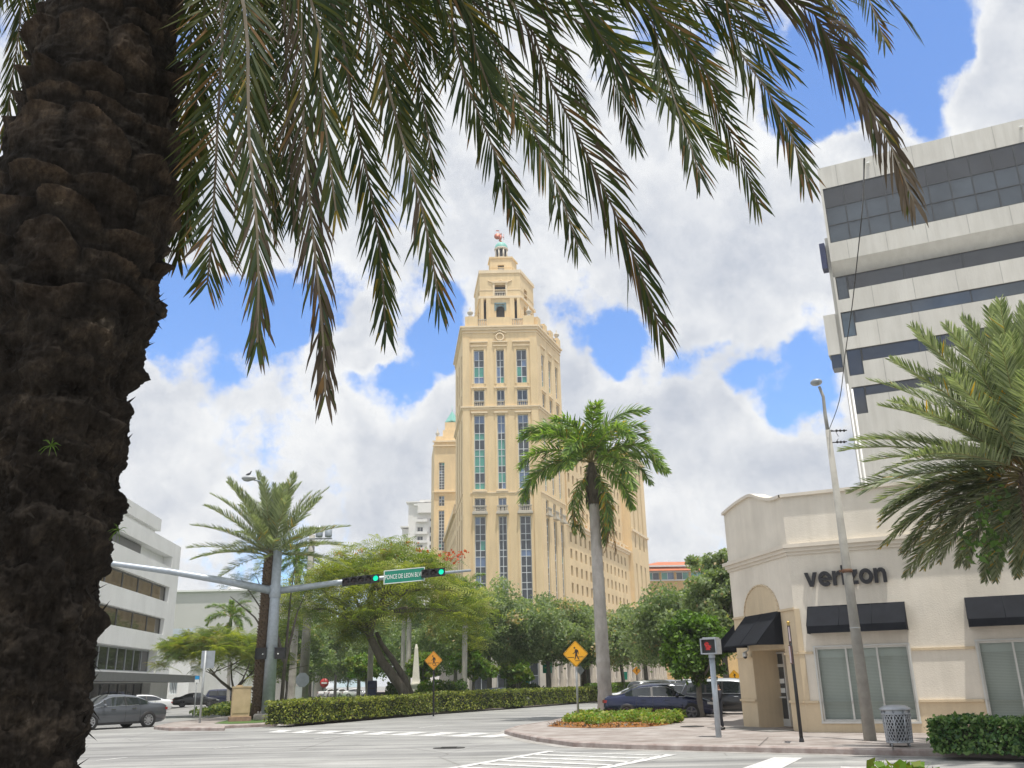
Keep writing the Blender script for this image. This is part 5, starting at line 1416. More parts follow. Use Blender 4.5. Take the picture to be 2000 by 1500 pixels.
for (i0, e, dy) in ((3, (640, 1165), -2), (3, (600, 1120), 1), (5, (700, 1090), -1.5), (5, (790, 1085), 2), (5, (840, 1110), -2), (5, (900, 1160), 1), (4, (870, 1200), -3), (3, (675, 1130), 3), (4, (820, 1150), 4), (5, (740, 1080), 3), (4, (930, 1205), -1), (3, (610, 1190), -3)):
    s_ = tA[i0]; e_ = px3(*e, dy); m_ = s_.lerp(e_, .5) + Vector((rs.normal() * .3, rs.normal() * .4, .5))
    tk.tube([s_, s_.lerp(m_, .55) + Vector((0, 0, .1)), m_, m_.lerp(e_, .6) + Vector((0, 0, .2)), e_], [.17, .13, .10, .07, .03], 7); tips.append(e_); tips.append(m_.lerp(e_, .5))
tk.build('trunk', M['bark_dark'], FT, local=True)
cens = []
ctr = np.array(px3(765, 1150)); 
for i in range(1050):
    a = rs.uniform(0, 6.28); q = math.sqrt(rs.uniform(0, 1)); x_ = math.cos(a) * q; y_ = math.sin(a) * q
    dome = 1 - q ** 2.2
    top_ = 2.9 * dome - .6; bot = .9 * dome - 1.7
    z_ = top_ - abs(rs.normal()) * .9 if rs.uniform() < .55 else rs.uniform(bot - 1.5, top_) + .35 * math.sin(a * 5)
    cens.append(ctr + PS * np.array([x_ * 6.4 - .35 + rs.normal() * .2, y_ * 5.6, z_ + .5 + rs.normal() * .22 - (x_ > .3) * (x_ - .3) * 1.4]))
for i in range(110):
    e = tips[rs.randint(len(tips))]; cens.append(np.array(e) + rs.normal(size=3) * np.array([.9, .9, .4]))
for i in range(60): cens.append(np.array(px3(690 + rs.normal() * 22, 1225 + rs.normal() * 18, rs.normal())))
v, f = rosettes(rs, cens, 1.0, nl=6, pairs=6)
per = 6 * 6
cm_ = rs.choice(4, len(cens), p=[.40, .34, .18, .08]); mi = np.repeat(cm_, per)
np_mesh('crown', v, f, mi, [M['poin1'], M['poin2'], M['poin3'], M['poin4']], FT)
fc_ = []
for (u, v_, n, s) in ((662, 1076, 26, .16), (870, 1078, 26, .35), (820, 1068, 16, .4), (705, 1070, 12, .3), (885, 1082, 26, .4), (760, 1075, 26, .5), (905, 1075, 12, .3), (800, 1055, 10, .25), (735, 1105, 12, .5)):
    for k in range(n): fc_.append(np.array(px3(u, v_ + 6)) + rs.normal(size=3) * s * np.array([.9, .9, .45]))
v, f = leaf_quads(np.array(fc_), .22, rs, .2, 1.1); np_mesh('blossom', v, f, 0, [M['flower']], FT)
# second, lower one in front of the white office
LY = 66.0; lb_ = Vector((P(455, 1372, LY).x, LY, .15))
F2 = thing('flame_tree', 'low yellow-green spreading tree over the dark parked cars', 'tree', lb_)
tk = MB(); tips = limbs(tk, (0, 0, 0), 1.6, 3.2, 6, rs, .2, 4.6); tk.build('trunk', M['bark_dark'], F2, local=True)
cens = []; ctr = np.array(P(440, 1235, LY) - lb_)
for i in range(620):
    a = rs.uniform(0, 6.28); q = math.sqrt(rs.uniform(0, 1)); dome = 1 - q ** 2
    x_ = math.cos(a) * q
    cens.append(ctr + np.array([x_ * 4.6, math.sin(a) * q * 3.6, dome * 1.3 - .9 - abs(rs.normal()) * .75 - (x_ > 0) * .3]))
v, f = rosettes(rs, cens, .72); mi = np.repeat(rs.choice(4, len(cens), p=[.42, .28, .24, .06]), 56)
np_mesh('crown', v, f, mi, [M['poin1'], M['poin2'], M['poin3'], M['poin4']], F2)
# tree with drooping dark leaf clusters behind the signal mast
DY = 54.0; db_ = Vector((P(548, 1385, DY).x, DY, .15))
F3 = thing('drooping_tree', 'slender tree with drooping dark leaf fans behind the blue-grey mast', 'tree', db_)
tk = MB()
for (u, v_) in ((470, 1130), (450, 1165), (490, 1160), (500, 1125), (575, 1110), (600, 1150), (520, 1215)):
    e = P(u, v_, DY + rs.normal()) - db_; tk.tube([Vector((0, 0, 0)), Vector((.1, 0, 3.0)), Vector((0, 0, 3.0)).lerp(e, .55) + Vector((0, 0, .5)), e], [.13, .1, .05, .02], 6)
tk.build('trunk', M['bark_dark'], F3, local=True)
cens = []
for (u, v_, n, s) in ((465, 1130, 14, .35), (448, 1140, 8, .25), (500, 1120, 12, .4), (492, 1162, 14, .35), (480, 1185, 8, .3), (520, 1205, 10, .4), (580, 1100, 16, .6), (600, 1150, 22, .6), (570, 1180, 18, .5), (610, 1200, 14, .4)):
    for k in range(n): cens.append(np.array(P(u, v_, DY) - db_) + rs.normal(size=3) * np.array([s, s, s * .6]))
v, f = rosettes(rs, cens, .45, nl=6, pairs=5); mi = np.repeat(rs.choice(3, len(cens), p=[.5, .3, .2]), 30)
np_mesh('crown', v, f, mi, [M['lime3'], M['lime2'], M['poin1']], F3)

# ---- palms at middle distance
RB = G(1184, 1399, SW); RT = P(1160, 985, RB.y)
royal_palm('thick-trunked royal palm in the mulch bed beside the blue car', RB, RT, .345, .25, 5, 26, 1.22, 5, 2, shaft=2.2)
MBs = P(503, 1393, 52.5); MBs.z = SW; MT = P(530, 1086, 52.5)
date_palm('date palm with silvery fronds behind the blue-grey signal mast', MBs, MT, .33, .36, 17, 58, 0, 1.10, up_key='date_stiff', low_el=10)
RGb = Vector((P(2022, 1400, 20.3).x + .55, 20.3, SW)); RGt = P(2012, 925, 20.3)
date_palm('date palm with orange fruit stalks hanging over the shop wall at the right edge', RGb, RGt, .21, .22, 12, 84, 80, .90, 3, up_key='date_stiff')
vn_c = [np.array(P(u, v, 19.9) - RGb) + np.random.RandomState(k).normal(size=3) * np.array([.16, .2, .2]) for k, (u, v) in enumerate([(1925, 1010), (1940, 1040), (1900, 1060), (1950, 980), (1915, 1075), (1945, 1070)] * 26)]
vv, ff = leaf_quads(np.array(vn_c), .13, np.random.RandomState(4), .2, 1.3); vine_par = [o for o in bpy.data.objects if o.name.startswith('date_palm') and o.get('label', '').endswith('right edge')][0]; np_mesh('vine', vv, ff, np.random.RandomState(5).choice(2, len(vn_c)), [M['lime2'], M['lime3']], vine_par)
LP = P(448, 1350, 76); LP.z = SW
royal_palm('small bright palm before the pale hall behind the low spreading tree', LP, P(450, 1225, 76), .14, .1, 33, 12, .62, 3, group='slender palms', shaft=.8, green=True)
for (u0, u1, vt, Y, r, sd, lb) in ((570, 582, 1125, 74, .30, 34, 'slender palm trunk just right of the signal mast'), (722, 728, 1165, 70, .22, 35, 'slender pale palm trunk left of the leaning flame tree trunk'), (786, 789, 1185, 88, .22, 36, 'slim white palm trunk left of the obelisk, the thinner of a pair'), (796, 800, 1190, 84, .26, 37, 'white palm trunk next to the obelisk, the thicker of a pair'),
                                  (906, 909, 1185, 76, .24, 38, 'pale palm trunk right of the left yellow crossing sign')):
    b = P(u0, 1340, Y); b.z = SW
    royal_palm(lb, b, P(u1, vt, Y), r, r * .75, sd, 12, .7, 3, group='slender palms', shaft=1.0, green=True)
b = P(1140, 1340, 100); b.z = SW
date_palm('stiff grey fan of a palm rising between the oaks left of the thick royal palm', b, P(1140, 1235, 100), .3, .3, 39, 22, 4, .85)

# ---- hedges and shrubs
def hedge(name, label, front, depth, h, leaf, mats, wts, seed, dens=420, z0=SW, group=None, lump=.12, cat='hedge'):
    """a clipped hedge: twiggy core and thousands of leaves over its front, top and ends"""
    rs = np.random.RandomState(seed)
    fr = [Vector((p[0], p[1])) for p in front]
    org = Vector((fr[0].x, fr[0].y, z0)); t = thing(name, label, cat, org, 0, group)
    C_, O_ = [], []
    core = MB()
    for i in range(len(fr) - 1):
        a, b = fr[i], fr[i + 1]; d = (b - a); L = d.length; d = d.normalized(); n = Vector((-d.y, d.x))
        if n.y < 0: n = -n
        p = [a + n * .2, b + n * .2, b + n * (depth - .2), a + n * (depth - .2)]
        core.prism([(q.x, q.y) for q in p], z0, z0 + h - .22)
        m = int(L * dens * (h + depth) )
        s = rs.uniform(0, L, m); w = rs.uniform(0, h + depth, m)
        bulge = lump * (np.sin(s * 2.1 + seed) * .5 + np.sin(s * 5.3 + w * 3) * .35 + rs.normal(size=m) * .45)
        front_ = w < h
        z = np.where(front_, w, h + bulge * .6); y = np.where(front_, -bulge * .7 + .14 * (w / h) ** 2 + .05, w - h)
        z = np.where(front_ & (w > h * .85), z - (w - h * .85) * .1, z)
        dep = rs.exponential(.07, m); 
        y = np.where(front_, y + dep, y); z = np.where(front_, z, z - dep)
        P3 = np.stack([a.x + d.x * s + n.x * y, a.y + d.y * s + n.y * y, z0 + z], 1)
        O3 = np.where(front_[:, None], np.array([-n.x, -n.y, .35]), np.array([0, 0, 1.0]))
        C_.append(P3); O_.append(O3)
    for (a, sgn, nb) in ((fr[0], -1, fr[1]), (fr[-1], 1, fr[-2])):
        d = ((nb - a).normalized()) * (1 if sgn < 0 else 1); n = Vector((-d.y, d.x)); n = n if n.y > 0 else -n
        m = int(dens * h * depth * 1.3); y = rs.uniform(0, depth, m); z = rs.uniform(0, h, m); off = rs.exponential(.08, m) - .1 + rs.normal(size=m) * .05
        C_.append(np.stack([a.x + n.x * y + d.x * off, a.y + n.y * y + d.y * off, z0 + z], 1)); O_.append(np.tile(np.array([-d.x, -d.y, .3]), (m, 1)))
    cen, out = np.concatenate(C_), np.concatenate(O_)
    core.build('branches', M['hedge_core'], t)
    v, f = leaf_quads(cen, leaf, rs, .1, 1.5, out * 1.5)
    patch = (np.sin(cen[:, 0] * .8 + seed) + np.sin(cen[:, 1] * .55 + cen[:, 0] * .3) + rs.normal(size=len(cen)) * .8)
    w2 = rs.choice(len(mats), len(cen), p=wts); w2 = np.where((patch > 1.2) & (rs.uniform(size=len(cen)) < .5), 1, w2)
    np_mesh('leaves', v, f, w2, mats, t, local=False)
    return t
M['hedge_core'] = mat('hedge_interior', (.03, .04, .016), .95, 0, .5, 6, .5, 10)
HD = [M['hedge1'], M['hedge2'], M['hedge3'], M['hedge4']]
hA, hB, hC, hD_ = g2(567, 1414, SW), g2(850, 1391, SW), g2(1010, 1380, SW), g2(1165, 1368.5, SW)
hedge('hedge', 'long clipped yellow-green hedge along the median kerb, nearest stretch', [hA, hB], 1.5, 1.02, .085, HD, [.44, .28, .22, .06], 3, 330)
hedge('hedge', 'darker second stretch of the clipped median hedge, behind the near crossing sign', [hB + (hC - hB).normalized() * .1, hC, hD_], 1.6, 1.15, .10, HD, [.50, .16, .30, .04], 4, 190)
hE = g2(1180, 1368, SW)
hedge('hedge', 'bright lime hedge seen right of the thick royal palm trunk', [hE, hE + azv(21) * 14], 1.8, 1.4, .12, [M['lime1'], M['yel1'], M['lime2']], [.45, .25, .3], 6, 160)
rh0 = g2(1832, 1471, SW)
hedge('hedge', 'glossy dark green clipped hedge by the kerb beside the metal bin', [rh0, rh0 + dcr * 6.5], 1.25, .68, .075, [M['glossy1'], M['glossy3'], M['glossy2']], [.5, .2, .3], 7, 900, lump=.09)
# low ground cover in the mulch bed
mpoly = [(1068, 1418.5), (1120, 1421.5), (1190, 1421.5), (1260, 1420), (1300, 1416), (1335, 1408), (1330, 1401), (1250, 1397), (1150, 1398), (1110, 1404)]
mb_ = MB(); pts_ = [G(u, v, SW) for (u, v) in mpoly]
cenm = sum(pts_, Vector()) / len(pts_)
ringv = [p + Vector((0, 0, .004)) for p in pts_] + [p.lerp(cenm, .25) + Vector((0, 0, .09)) for p in pts_]; n_ = len(pts_)
area = sum(pts_[i].x * pts_[(i + 1) % n_].y - pts_[(i + 1) % n_].x * pts_[i].y for i in range(n_)); sg = 1 if area > 0 else -1
fs_m = [((i, (i + 1) % n_, n_ + (i + 1) % n_, n_ + i) if sg > 0 else (n_ + i, n_ + (i + 1) % n_, (i + 1) % n_, i)) for i in range(n_)] + [tuple(range(n_, 2 * n_)) if sg > 0 else tuple(range(2 * n_ - 1, n_ - 1, -1))]
mb_.add(ringv, fs_m); struct(mb_.build('mulch_bed', M['mulch']))
rs = np.random.RandomState(77)
chips = []
for k in range(2600):
    a, b = rs.randint(n_), rs.uniform(0, 1); p = pts_[a].lerp(pts_[(a + 1) % n_], b).lerp(cenm, rs.uniform(.0, .5)); chips.append((p.x, p.y, SW + .03 + rs.uniform(0, .06)))
v, f = leaf_quads(np.array(chips), .07, rs, 1.5, 2.2); o = np_mesh('mulch_chips', v, f, rs.choice(3, len(chips)), [M['mulch'], M['dry'], M['bark_dark']]); stuff(o); tag(o, 'loose orange mulch chips in the bed under the royal palm', 'mulch')
gl, gr_ = G(1118, 1411, SW), G(1325, 1407, SW)
gcx = []; 
for k in range(130):
    t = rs.uniform(0, 1); c = G(1112 + 214 * t, 1410 - 2 * t + rs.normal() * 3.5, SW); r = rs.uniform(.22, .42); gcx.append((np.array(c) + np.array([0, 0, .16 + rs.normal() * .05]), (r * 1.1, r * 1.1, r * .62)))
cen, out = clump_points(rs, gcx, 120, .4); cen[:, 2] = np.maximum(cen[:, 2], SW + .06)
v, f = leaf_quads(cen, .10, rs, .4, 1.6, out)
gc = thing('ground_cover', 'low loose light green shrub bed around the royal palm base', 'shrub', gl)
np_mesh('leaves', v, f, rs.choice(3, len(cen), p=[.4, .4, .2]), [M['hedge2'], M['lime1'], M['hedge1']], gc, local=False)
tw_ = MB()
for (c, r) in gcx[::2]: tw_.tube([Vector((c[0], c[1], SW)), Vector(c) + Vector((rs.normal() * .1, rs.normal() * .1, .1))], [.012, .005], 4)
tw_.build('stems', M['bark_grey'], gc)
# round shrubs behind the hedge and by the far pavements
def shrub(label, u, v, Y, r, h, seed, mats, wts, group='round shrubs around the obelisk', z0=SW):
    rs = np.random.RandomState(seed); c = P(u, v, Y); t = thing('shrub', label, 'shrub', (c.x, Y, z0), 0, group)
    lob = [(np.array([rs.normal() * r * .4, rs.normal() * r * .4, h * rs.uniform(.35, .7)]), (r * .55, r * .55, h * .4)) for k in range(9)]
    cen, out = clump_points(rs, lob, 190, .6); cen[:, 2] = np.maximum(cen[:, 2], .05)
    vv, ff = leaf_quads(cen, .16, rs, .3, 1.5, out); np_mesh('leaves', vv, ff, rs.choice(len(mats), len(cen), p=wts), mats, t)
    s = MB(); 
    for k in range(5): s.tube([(0, 0, 0), (rs.normal() * r * .3, rs.normal() * r * .3, h * .6)], [.03, .01], 5)
    s.build('stems', M['bark_dark'], t, local=True)
GS = [M['lime2'], M['lime3'], M['hedge1']]
shrub('round shrub left of the obelisk pedestal', 783, 1340, 70, 1.0, 1.9, 81, GS, [.4, .3, .3]); shrub('bright round shrub right of the obelisk pedestal', 832, 1340, 71, 1.0, 1.9, 82, [M['lime1'], M['lime2'], M['hedge2']], [.5, .3, .2])
shrub('round shrub behind the left yellow crossing sign', 868, 1340, 72, 1.1, 2.0, 83, GS, [.4, .3, .3]); shrub('dark round shrub left of the pale palm trunk by the arcade', 893, 1340, 73, 1.0, 1.9, 84, [M['lime3'], M['hedge3'], M['lime2']], [.5, .3, .2])
shrub('dark cone shrub below the blue arched awning', 1004, 1340, 95, .9, 3.0, 85, [M['hedge3'], M['lime3'], M['bark_dark']], [.5, .4, .1]); shrub('low dark shrub before the arcade piers', 1040, 1345, 92, 1.0, 1.6, 86, [M['hedge3'], M['lime3']], [.5, .5])
shrub('shrub beyond the kerb under the leftmost dark parked car', 440, 1372, 62, 1.6, .7, 87, [M['lime3'], M['hedge1']], [.5, .5], 'kerbside shrubs on the left'); shrub('kerbside shrub behind the beige utility cabinet', 480, 1372, 60, 1.6, .8, 88, [M['lime3'], M['hedge1']], [.5, .5], 'kerbside shrubs on the left')
shrub('shrub behind the grey concrete utility pole foot', 620, 1352, 82, 1.4, .9, 89, [M['hedge1'], M['lime3']], [.5, .5], 'kerbside shrubs on the left')
shrub('dark shrub behind the hood of the black car', 1345, 1370, 50, .7, 1.2, 90, [M['lime3'], M['hedge3']], [.6, .4], None)
# leaf tips poking into the bottom of the view
rs = np.random.RandomState(5); ft = P(1762, 1488, 6.0); fb = Vector((ft.x, 6.0, 0)); FS_ = thing('near_shrub', 'few bright leaf tips of a shrub at the bottom edge below the bin', 'shrub', fb)
cen = np.concatenate([np.array([P(u, 1505, 6).x - fb.x, 0, P(u, 1505, 6).z]) + rs.normal(size=(34, 3)) * np.array([.05, .1, .018]) for u in (1727, 1766, 1785)] + [np.stack([rs.normal(size=500) * .2, rs.normal(size=500) * .25, rs.uniform(.1, P(1760, 1512, 6).z, 500)], 1)])
vv, ff = leaf_quads(cen, .055, rs, .3, 1.5); np_mesh('leaves', vv, ff, rs.choice(2, len(cen)), [M['lime1'], M['yel1']], FS_)
s = MB()
for k in range(8): s.tube([(0, 0, 0), (rs.normal() * .15, rs.normal() * .15, P(1760, 1505, 6).z)], [.012, .004], 5)
s.build('stems', M['bark_dark'], FS_, local=True)

# ================================================================== street furniture
def lbl_pole(mb, u, vb, vt, Y, r0, r1, z0=SW, n=12):
    b = P(u, vb, Y); b.z = z0
    t = Vector((b.x, b.y, P(u, vt, Y).z)); mb.tube([b, t], [r0, r1], n); return b, t
# signal mast with two arms and a lamp
mbp = G(522, 1405, SW); MY = mbp.y
mtop = P(548, 1012, MY); mz = mtop.z
MT_ = thing('signal_mast', 'blue-grey steel signal mast with arms both ways and a street lamp on top', 'signal mast', mbp)
b = MB(); b.tube([mbp + Vector((0, 0, .3)), Vector((mbp.x, MY, mz))], [.36, .22], 16); b.lathe(Vector((mbp.x, MY, mz)), [(.24, -.1), (.24, .04), (0, .08)], 16); b.build('pole', M['galv'], MT_)
b = MB(); b.lathe(mbp, [(.75, -.02), (.75, .22), (.68, .30), (0, .32)], 20); 
for k in range(6):
    a = k * math.pi / 3; b.lathe(mbp + Vector((.52 * math.cos(a), .52 * math.sin(a), .3)), [(.05, 0), (.05, .12), (0, .13)], 8)
M['foot'] = mat('concrete_footing', (.36, .34, .31), .9, 0, .2, 3); b.build('footing', M['foot'], MT_)
zarm = P(540, 1155, MY).z; ac = Vector((mbp.x, MY, zarm))
aRdir = azv(36); 
# right arm: recedes away towards the upper right of the view
def arm_pt(u, v, L):
    r = ray(u, v).normalized()
    return r
e_r = P(920, 1114, MY + 2.2); e_l = P(215, 1100, MY - 1.5)
b = MB(); b.tube([ac, ac.lerp(e_r, .3) + Vector((0, 0, .12)), ac.lerp(e_r, .6) + Vector((0, 0, .10)), e_r], [.20, .16, .12, .07], 14); b.build('arm', M['galv'], MT_)
b = MB(); b.tube([ac, ac.lerp(e_l, .3) + Vector((0, 0, .1)), ac.lerp(e_l, .65) + Vector((0, 0, .1)), e_l, e_l + (e_l - ac) * .25], [.24, .2, .17, .14, .11], 14); b.build('arm', M['galv'], MT_)
b = MB(); b.lathe(ac, [(.31, -.35), (.33, -.3), (.33, .3), (.31, .35)], 16); b.build('arm_collar', M['galv'], MT_)
lp = [Vector((mbp.x, MY, mz - .1)), P(528, 972, MY - .6), P(508, 940, MY - 1.4), P(492, 936, MY - 1.9)]
b = MB(); b.tube(lp, [.075, .07, .06, .05], 8); b.build('lamp_arm', M['galv'], MT_)
lh = MB(); c = P(486, 934, MY - 2.1); lh.ball(c, (.42, .28, .15), 16, 8); lh.ball(c + Vector((-.08, 0, -.06)), (.27, .22, .13), 14, 8); lh.build('lamp_head', M['galv_pale'], MT_)
# pigeon on the lamp
pb = c + Vector((-.02, 0, .22)); b = MB(); b.tube([pb + Vector((-.17, 0, -.03)), pb + Vector((-.06, 0, 0)), pb + Vector((.05, 0, .04)), pb + Vector((.10, 0, .10)), pb + Vector((.11, 0, .15))], [.015, .06, .07, .035, .03], 10); b.ball(pb + Vector((.12, 0, .17)), .035); b.tube([pb + Vector((.15, 0, .17)), pb + Vector((.18, 0, .16))], [.012, .003], 5)
for s in (-.02, .02): b.tube([pb + Vector((.01, s, -.04)), pb + Vector((.01, s, -.1))], .008, 4)
M['pigeon'] = mat('pigeon_grey', (.07, .075, .085), .7, 0, .3, 10); tag(b.build('pigeon', M['pigeon'], org=pb), 'small grey pigeon perched on the street lamp over the mast', 'bird')
# traffic signals, horizontal, and the street name sign along the right arm
def arm_at(u):
    best = None
    for i in range(401):
        t = i / 400; p = ac.lerp(e_r, t); q = CAM_R.transposed() @ (p - Vector((0, 0, EYE))); uu = 1000 + FPX * q.x / -q.z
        if best is None or abs(uu - u) < best[0]: best = (abs(uu - u), t, p)
    p = best[2]; p.z += .10 * (1 - abs(best[1] - .5) * 1.2); return p
adir = (e_r - ac).normalized(); afr = Vector((adir.y, -adir.x, 0)).normalized()   # towards the viewer
afr2 = (afr + Vector((-.55, 0, 0))).normalized()
M['lens_off'] = mat('unlit_signal_lens', (.03, .02, .02), .3, 0, .1, 5); M['green_on'] = emat('green_signal_light', (.0, .62, .36), .85)
def signal(u0, u1, n, label, name='traffic_signal'):
    p0, p1 = arm_at(u0), arm_at(u1); c = (p0 + p1) / 2 + afr * .30; d = (p1 - p0); L = d.length; d = d.normalized()
    t = thing(name, label, 'traffic light', c, 0, 'signals on the right mast arm')
    hh = .235
    b = MB(); up = Vector((0, 0, 1)); b.obox(c, d * L / 2, afr * .11, up * hh); b.build('housing', M['black_plastic'], t)
    br = MB(); br.obox(c - afr * .2, d * .06, afr * .12, up * .1); br.build('bracket', M['galv'], t)
    for i in range(n):
        q = c + d * (L * ((i + .5) / n - .5)) + afr * .112
        ln = MB(); ln.lathe(q, [(.15, 0), (.12, .02), (.0, .035)], 18, ax=(d, up, afr)); lo_ = ln.build('lens', M['green_on'] if i == n - 1 else M['lens_off'], t)
        vs, fs = [], []
        for k in range(13):
            a = math.pi * (-.12 + 1.24 * k / 12)
            for (r, o) in ((.185, 0), (.18, .24 - .10 * abs(math.cos(a)))): vs.append(q + d * (r * math.cos(a)) + up * (r * math.sin(a)) + afr * o)
        for k in range(12): fs.append((2 * k, 2 * k + 2, 2 * k + 3, 2 * k + 1))
        vz_ = MB(); vz_.add(vs, fs, 0, True); vz_.build('visor', M['black_plastic'], t)
    return t
signal(668, 740, 5, 'long black five-lamp signal lying flat, left of the green street name sign')
signal(822, 868, 3, 'black three-lamp signal lying flat, right of the green street name sign')
pA, pB = arm_at(749), arm_at(829)
sg_c = (pA + pB) / 2 + afr * .28; sd = (pB - pA).normalized(); sL = (pB - pA).length / 2
ST = thing('street_name_sign', 'green street name plate with white letters hanging between two signals', 'street sign', sg_c)
up = Vector((0, 0, 1)); sh = .40
b = MB(); b.obox(sg_c, sd * sL, afr * .015, up * sh); b.build('plate', M['sign_green'], ST)
b = MB()
for z in (-1, 1): b.obox(sg_c + up * (z * (sh - .03)) + afr * .018, sd * (sL - .002), afr * .002, up * .022)
for x in (-1, 1): b.obox(sg_c + sd * (x * (sL - .03)) + afr * .018, sd * .022, afr * .002, up * (sh - .055))
b.build('border', M['sign_white'], ST)
def place_text(txt, c, right, upv, out, width, height, m, name, parent, bold=.01):
    vs, fs = text_mesh(txt, bold, 0)
    xs = [v[0] for v in vs]; ys = [v[1] for v in vs]; x0, x1, y0, y1 = min(xs), max(xs), min(ys), max(ys)
    b = MB(); b.add([c + right * ((v[0] - (x0 + x1) / 2) / (x1 - x0) * width) + upv * ((v[1] - (y0 + y1) / 2) / (y1 - y0) * height) + out for v in vs], fs)
    return b.build(name, m, parent)
place_text('PONCE DE LEON BLVD', sg_c, sd, up, afr * .021, sL * 1.86, sh * .66, M['sign_white'], 'lettering', ST, .008)
b = MB(); b.obox(sg_c - afr * .13, sd * .05, afr * .12, up * .1); b.build('bracket', M['galv'], ST)
# two pedestrian signals on the mast
zped = P(530, 1277, MY).z
for (dx, lab) in ((-.50, 'black walk signal box on the left side of the signal mast'), (.55, 'black walk signal box on the right side of the signal mast')):
    c = Vector((mbp.x + dx, MY - .18, zped)); t = thing('walk_signal', lab, 'walk signal', c, 0, 'walk signals on the mast')
    b = MB(); b.box(c, (.56, .26, .56)); b.build('housing', M['black_plastic'], t)
    b = MB(); b.box(c + Vector((0, .0, .30)), (.62, .32, .04)); b.box(c + Vector((-.29 if dx < 0 else .29, -.05, 0)), (.03, .34, .6)); b.build('hood', M['black'], t)
    b = MB(); b.box(c + Vector((-dx * .6, .06, .2)), (.25, .06, .06)); b.build('bracket', M['galv'], t)
    b = MB(); b.ball(c + Vector((.1 * (1 if dx < 0 else -1), -.135, -.02)), .045, 8, 6); b.build('lamp', M['sign_white'], t)
# utility cabinet
cb = G(464, 1409, SW); CB = thing('utility_cabinet', 'beige rusty utility cabinet on a brick base in the median tip', 'cabinet', cb)
M['beige'] = mat('beige_steel', (.50, .38, .22), .65, 0, .12, 2.2, col2=(.56, .43, .26)); M['brick'] = mat('brick_base', (.30, .19, .14), .9, 0, .25, 6)
wz = P(464, 1340, cb.y).z - SW; ww_ = .92
b = MB(); b.box(cb + Vector((0, .3, .11)), (1.12, .95, .22), .35); b.build('base', M['brick'], CB)
b = MB(); b.box(cb + Vector((0, .3, .22 + (wz - .3) / 2)), (.92, .74, wz - .3), .35); b.box(cb + Vector((0, .3, wz - .05)), (1.0, .82, .07), .35); b.box(cb + Vector((-.12, .3, wz + .01)), (.35, .3, .07), .35); b.build('body', M['beige'], CB)
M['beige2'] = mat('stained_beige_door', (.52, .42, .25), .7, 0, .2, 4, col2=(.42, .36, .20))
ca, sa = math.cos(.35), math.sin(.35); fx, fy = Vector((ca, sa, 0)), Vector((sa, -ca, 0))
cc_ = cb + Vector((0, .3, .22 + (wz - .3) / 2)); dd_ = MB(); dd_.obox(cc_ + fx * .472 + up * .08, fx * .012, fy * .31, up * (wz - .3) * .42); dd_.obox(cc_ + fx * .49 + fy * .24, fx * .015, fy * .015, up * .08); dd_.build('door', M['beige2'], CB)
dd_ = MB(); dd_.obox(cc_ + fy * .38 + up * .08, fx * .40, fy * .012, up * (wz - .3) * .42); dd_.build('front_panel', M['beige'], CB)
# signs on posts
def man_poly(back=False):
    """walking figure as polygons in a 1 x 1 square"""
    head = [(-.06 + .055 * math.cos(a), .36 + .06 * math.sin(a)) for a in [2 * math.pi * k / 14 for k in range(14)]]
    torso = [(-.03, .27), (.06, .28), (.12, .22), (.13, .10), (.09, -.02), (.10, -.06), (-.03, -.06), (-.02, .08), (-.05, .17)]
    arm_f = [(-.04, .24), (.02, .20), (-.03, .06), (-.17, -.02), (-.19, .02), (-.07, .09)]
    arm_b = [(.08, .26), (.16, .22), (.20, .06), (.17, -.04), (.14, -.03), (.155, .06), (.10, .17)]
    leg_f = [(-.03, -.05), (.06, -.05), (.02, -.20), (-.03, -.34), (-.09, -.34), (-.05, -.19)]
    leg_b = [(.01, -.05), (.10, -.05), (.14, -.18), (.22, -.31), (.24, -.34), (.16, -.35), (.08, -.20)]
    return [head, torso, arm_f, arm_b, leg_f, leg_b]
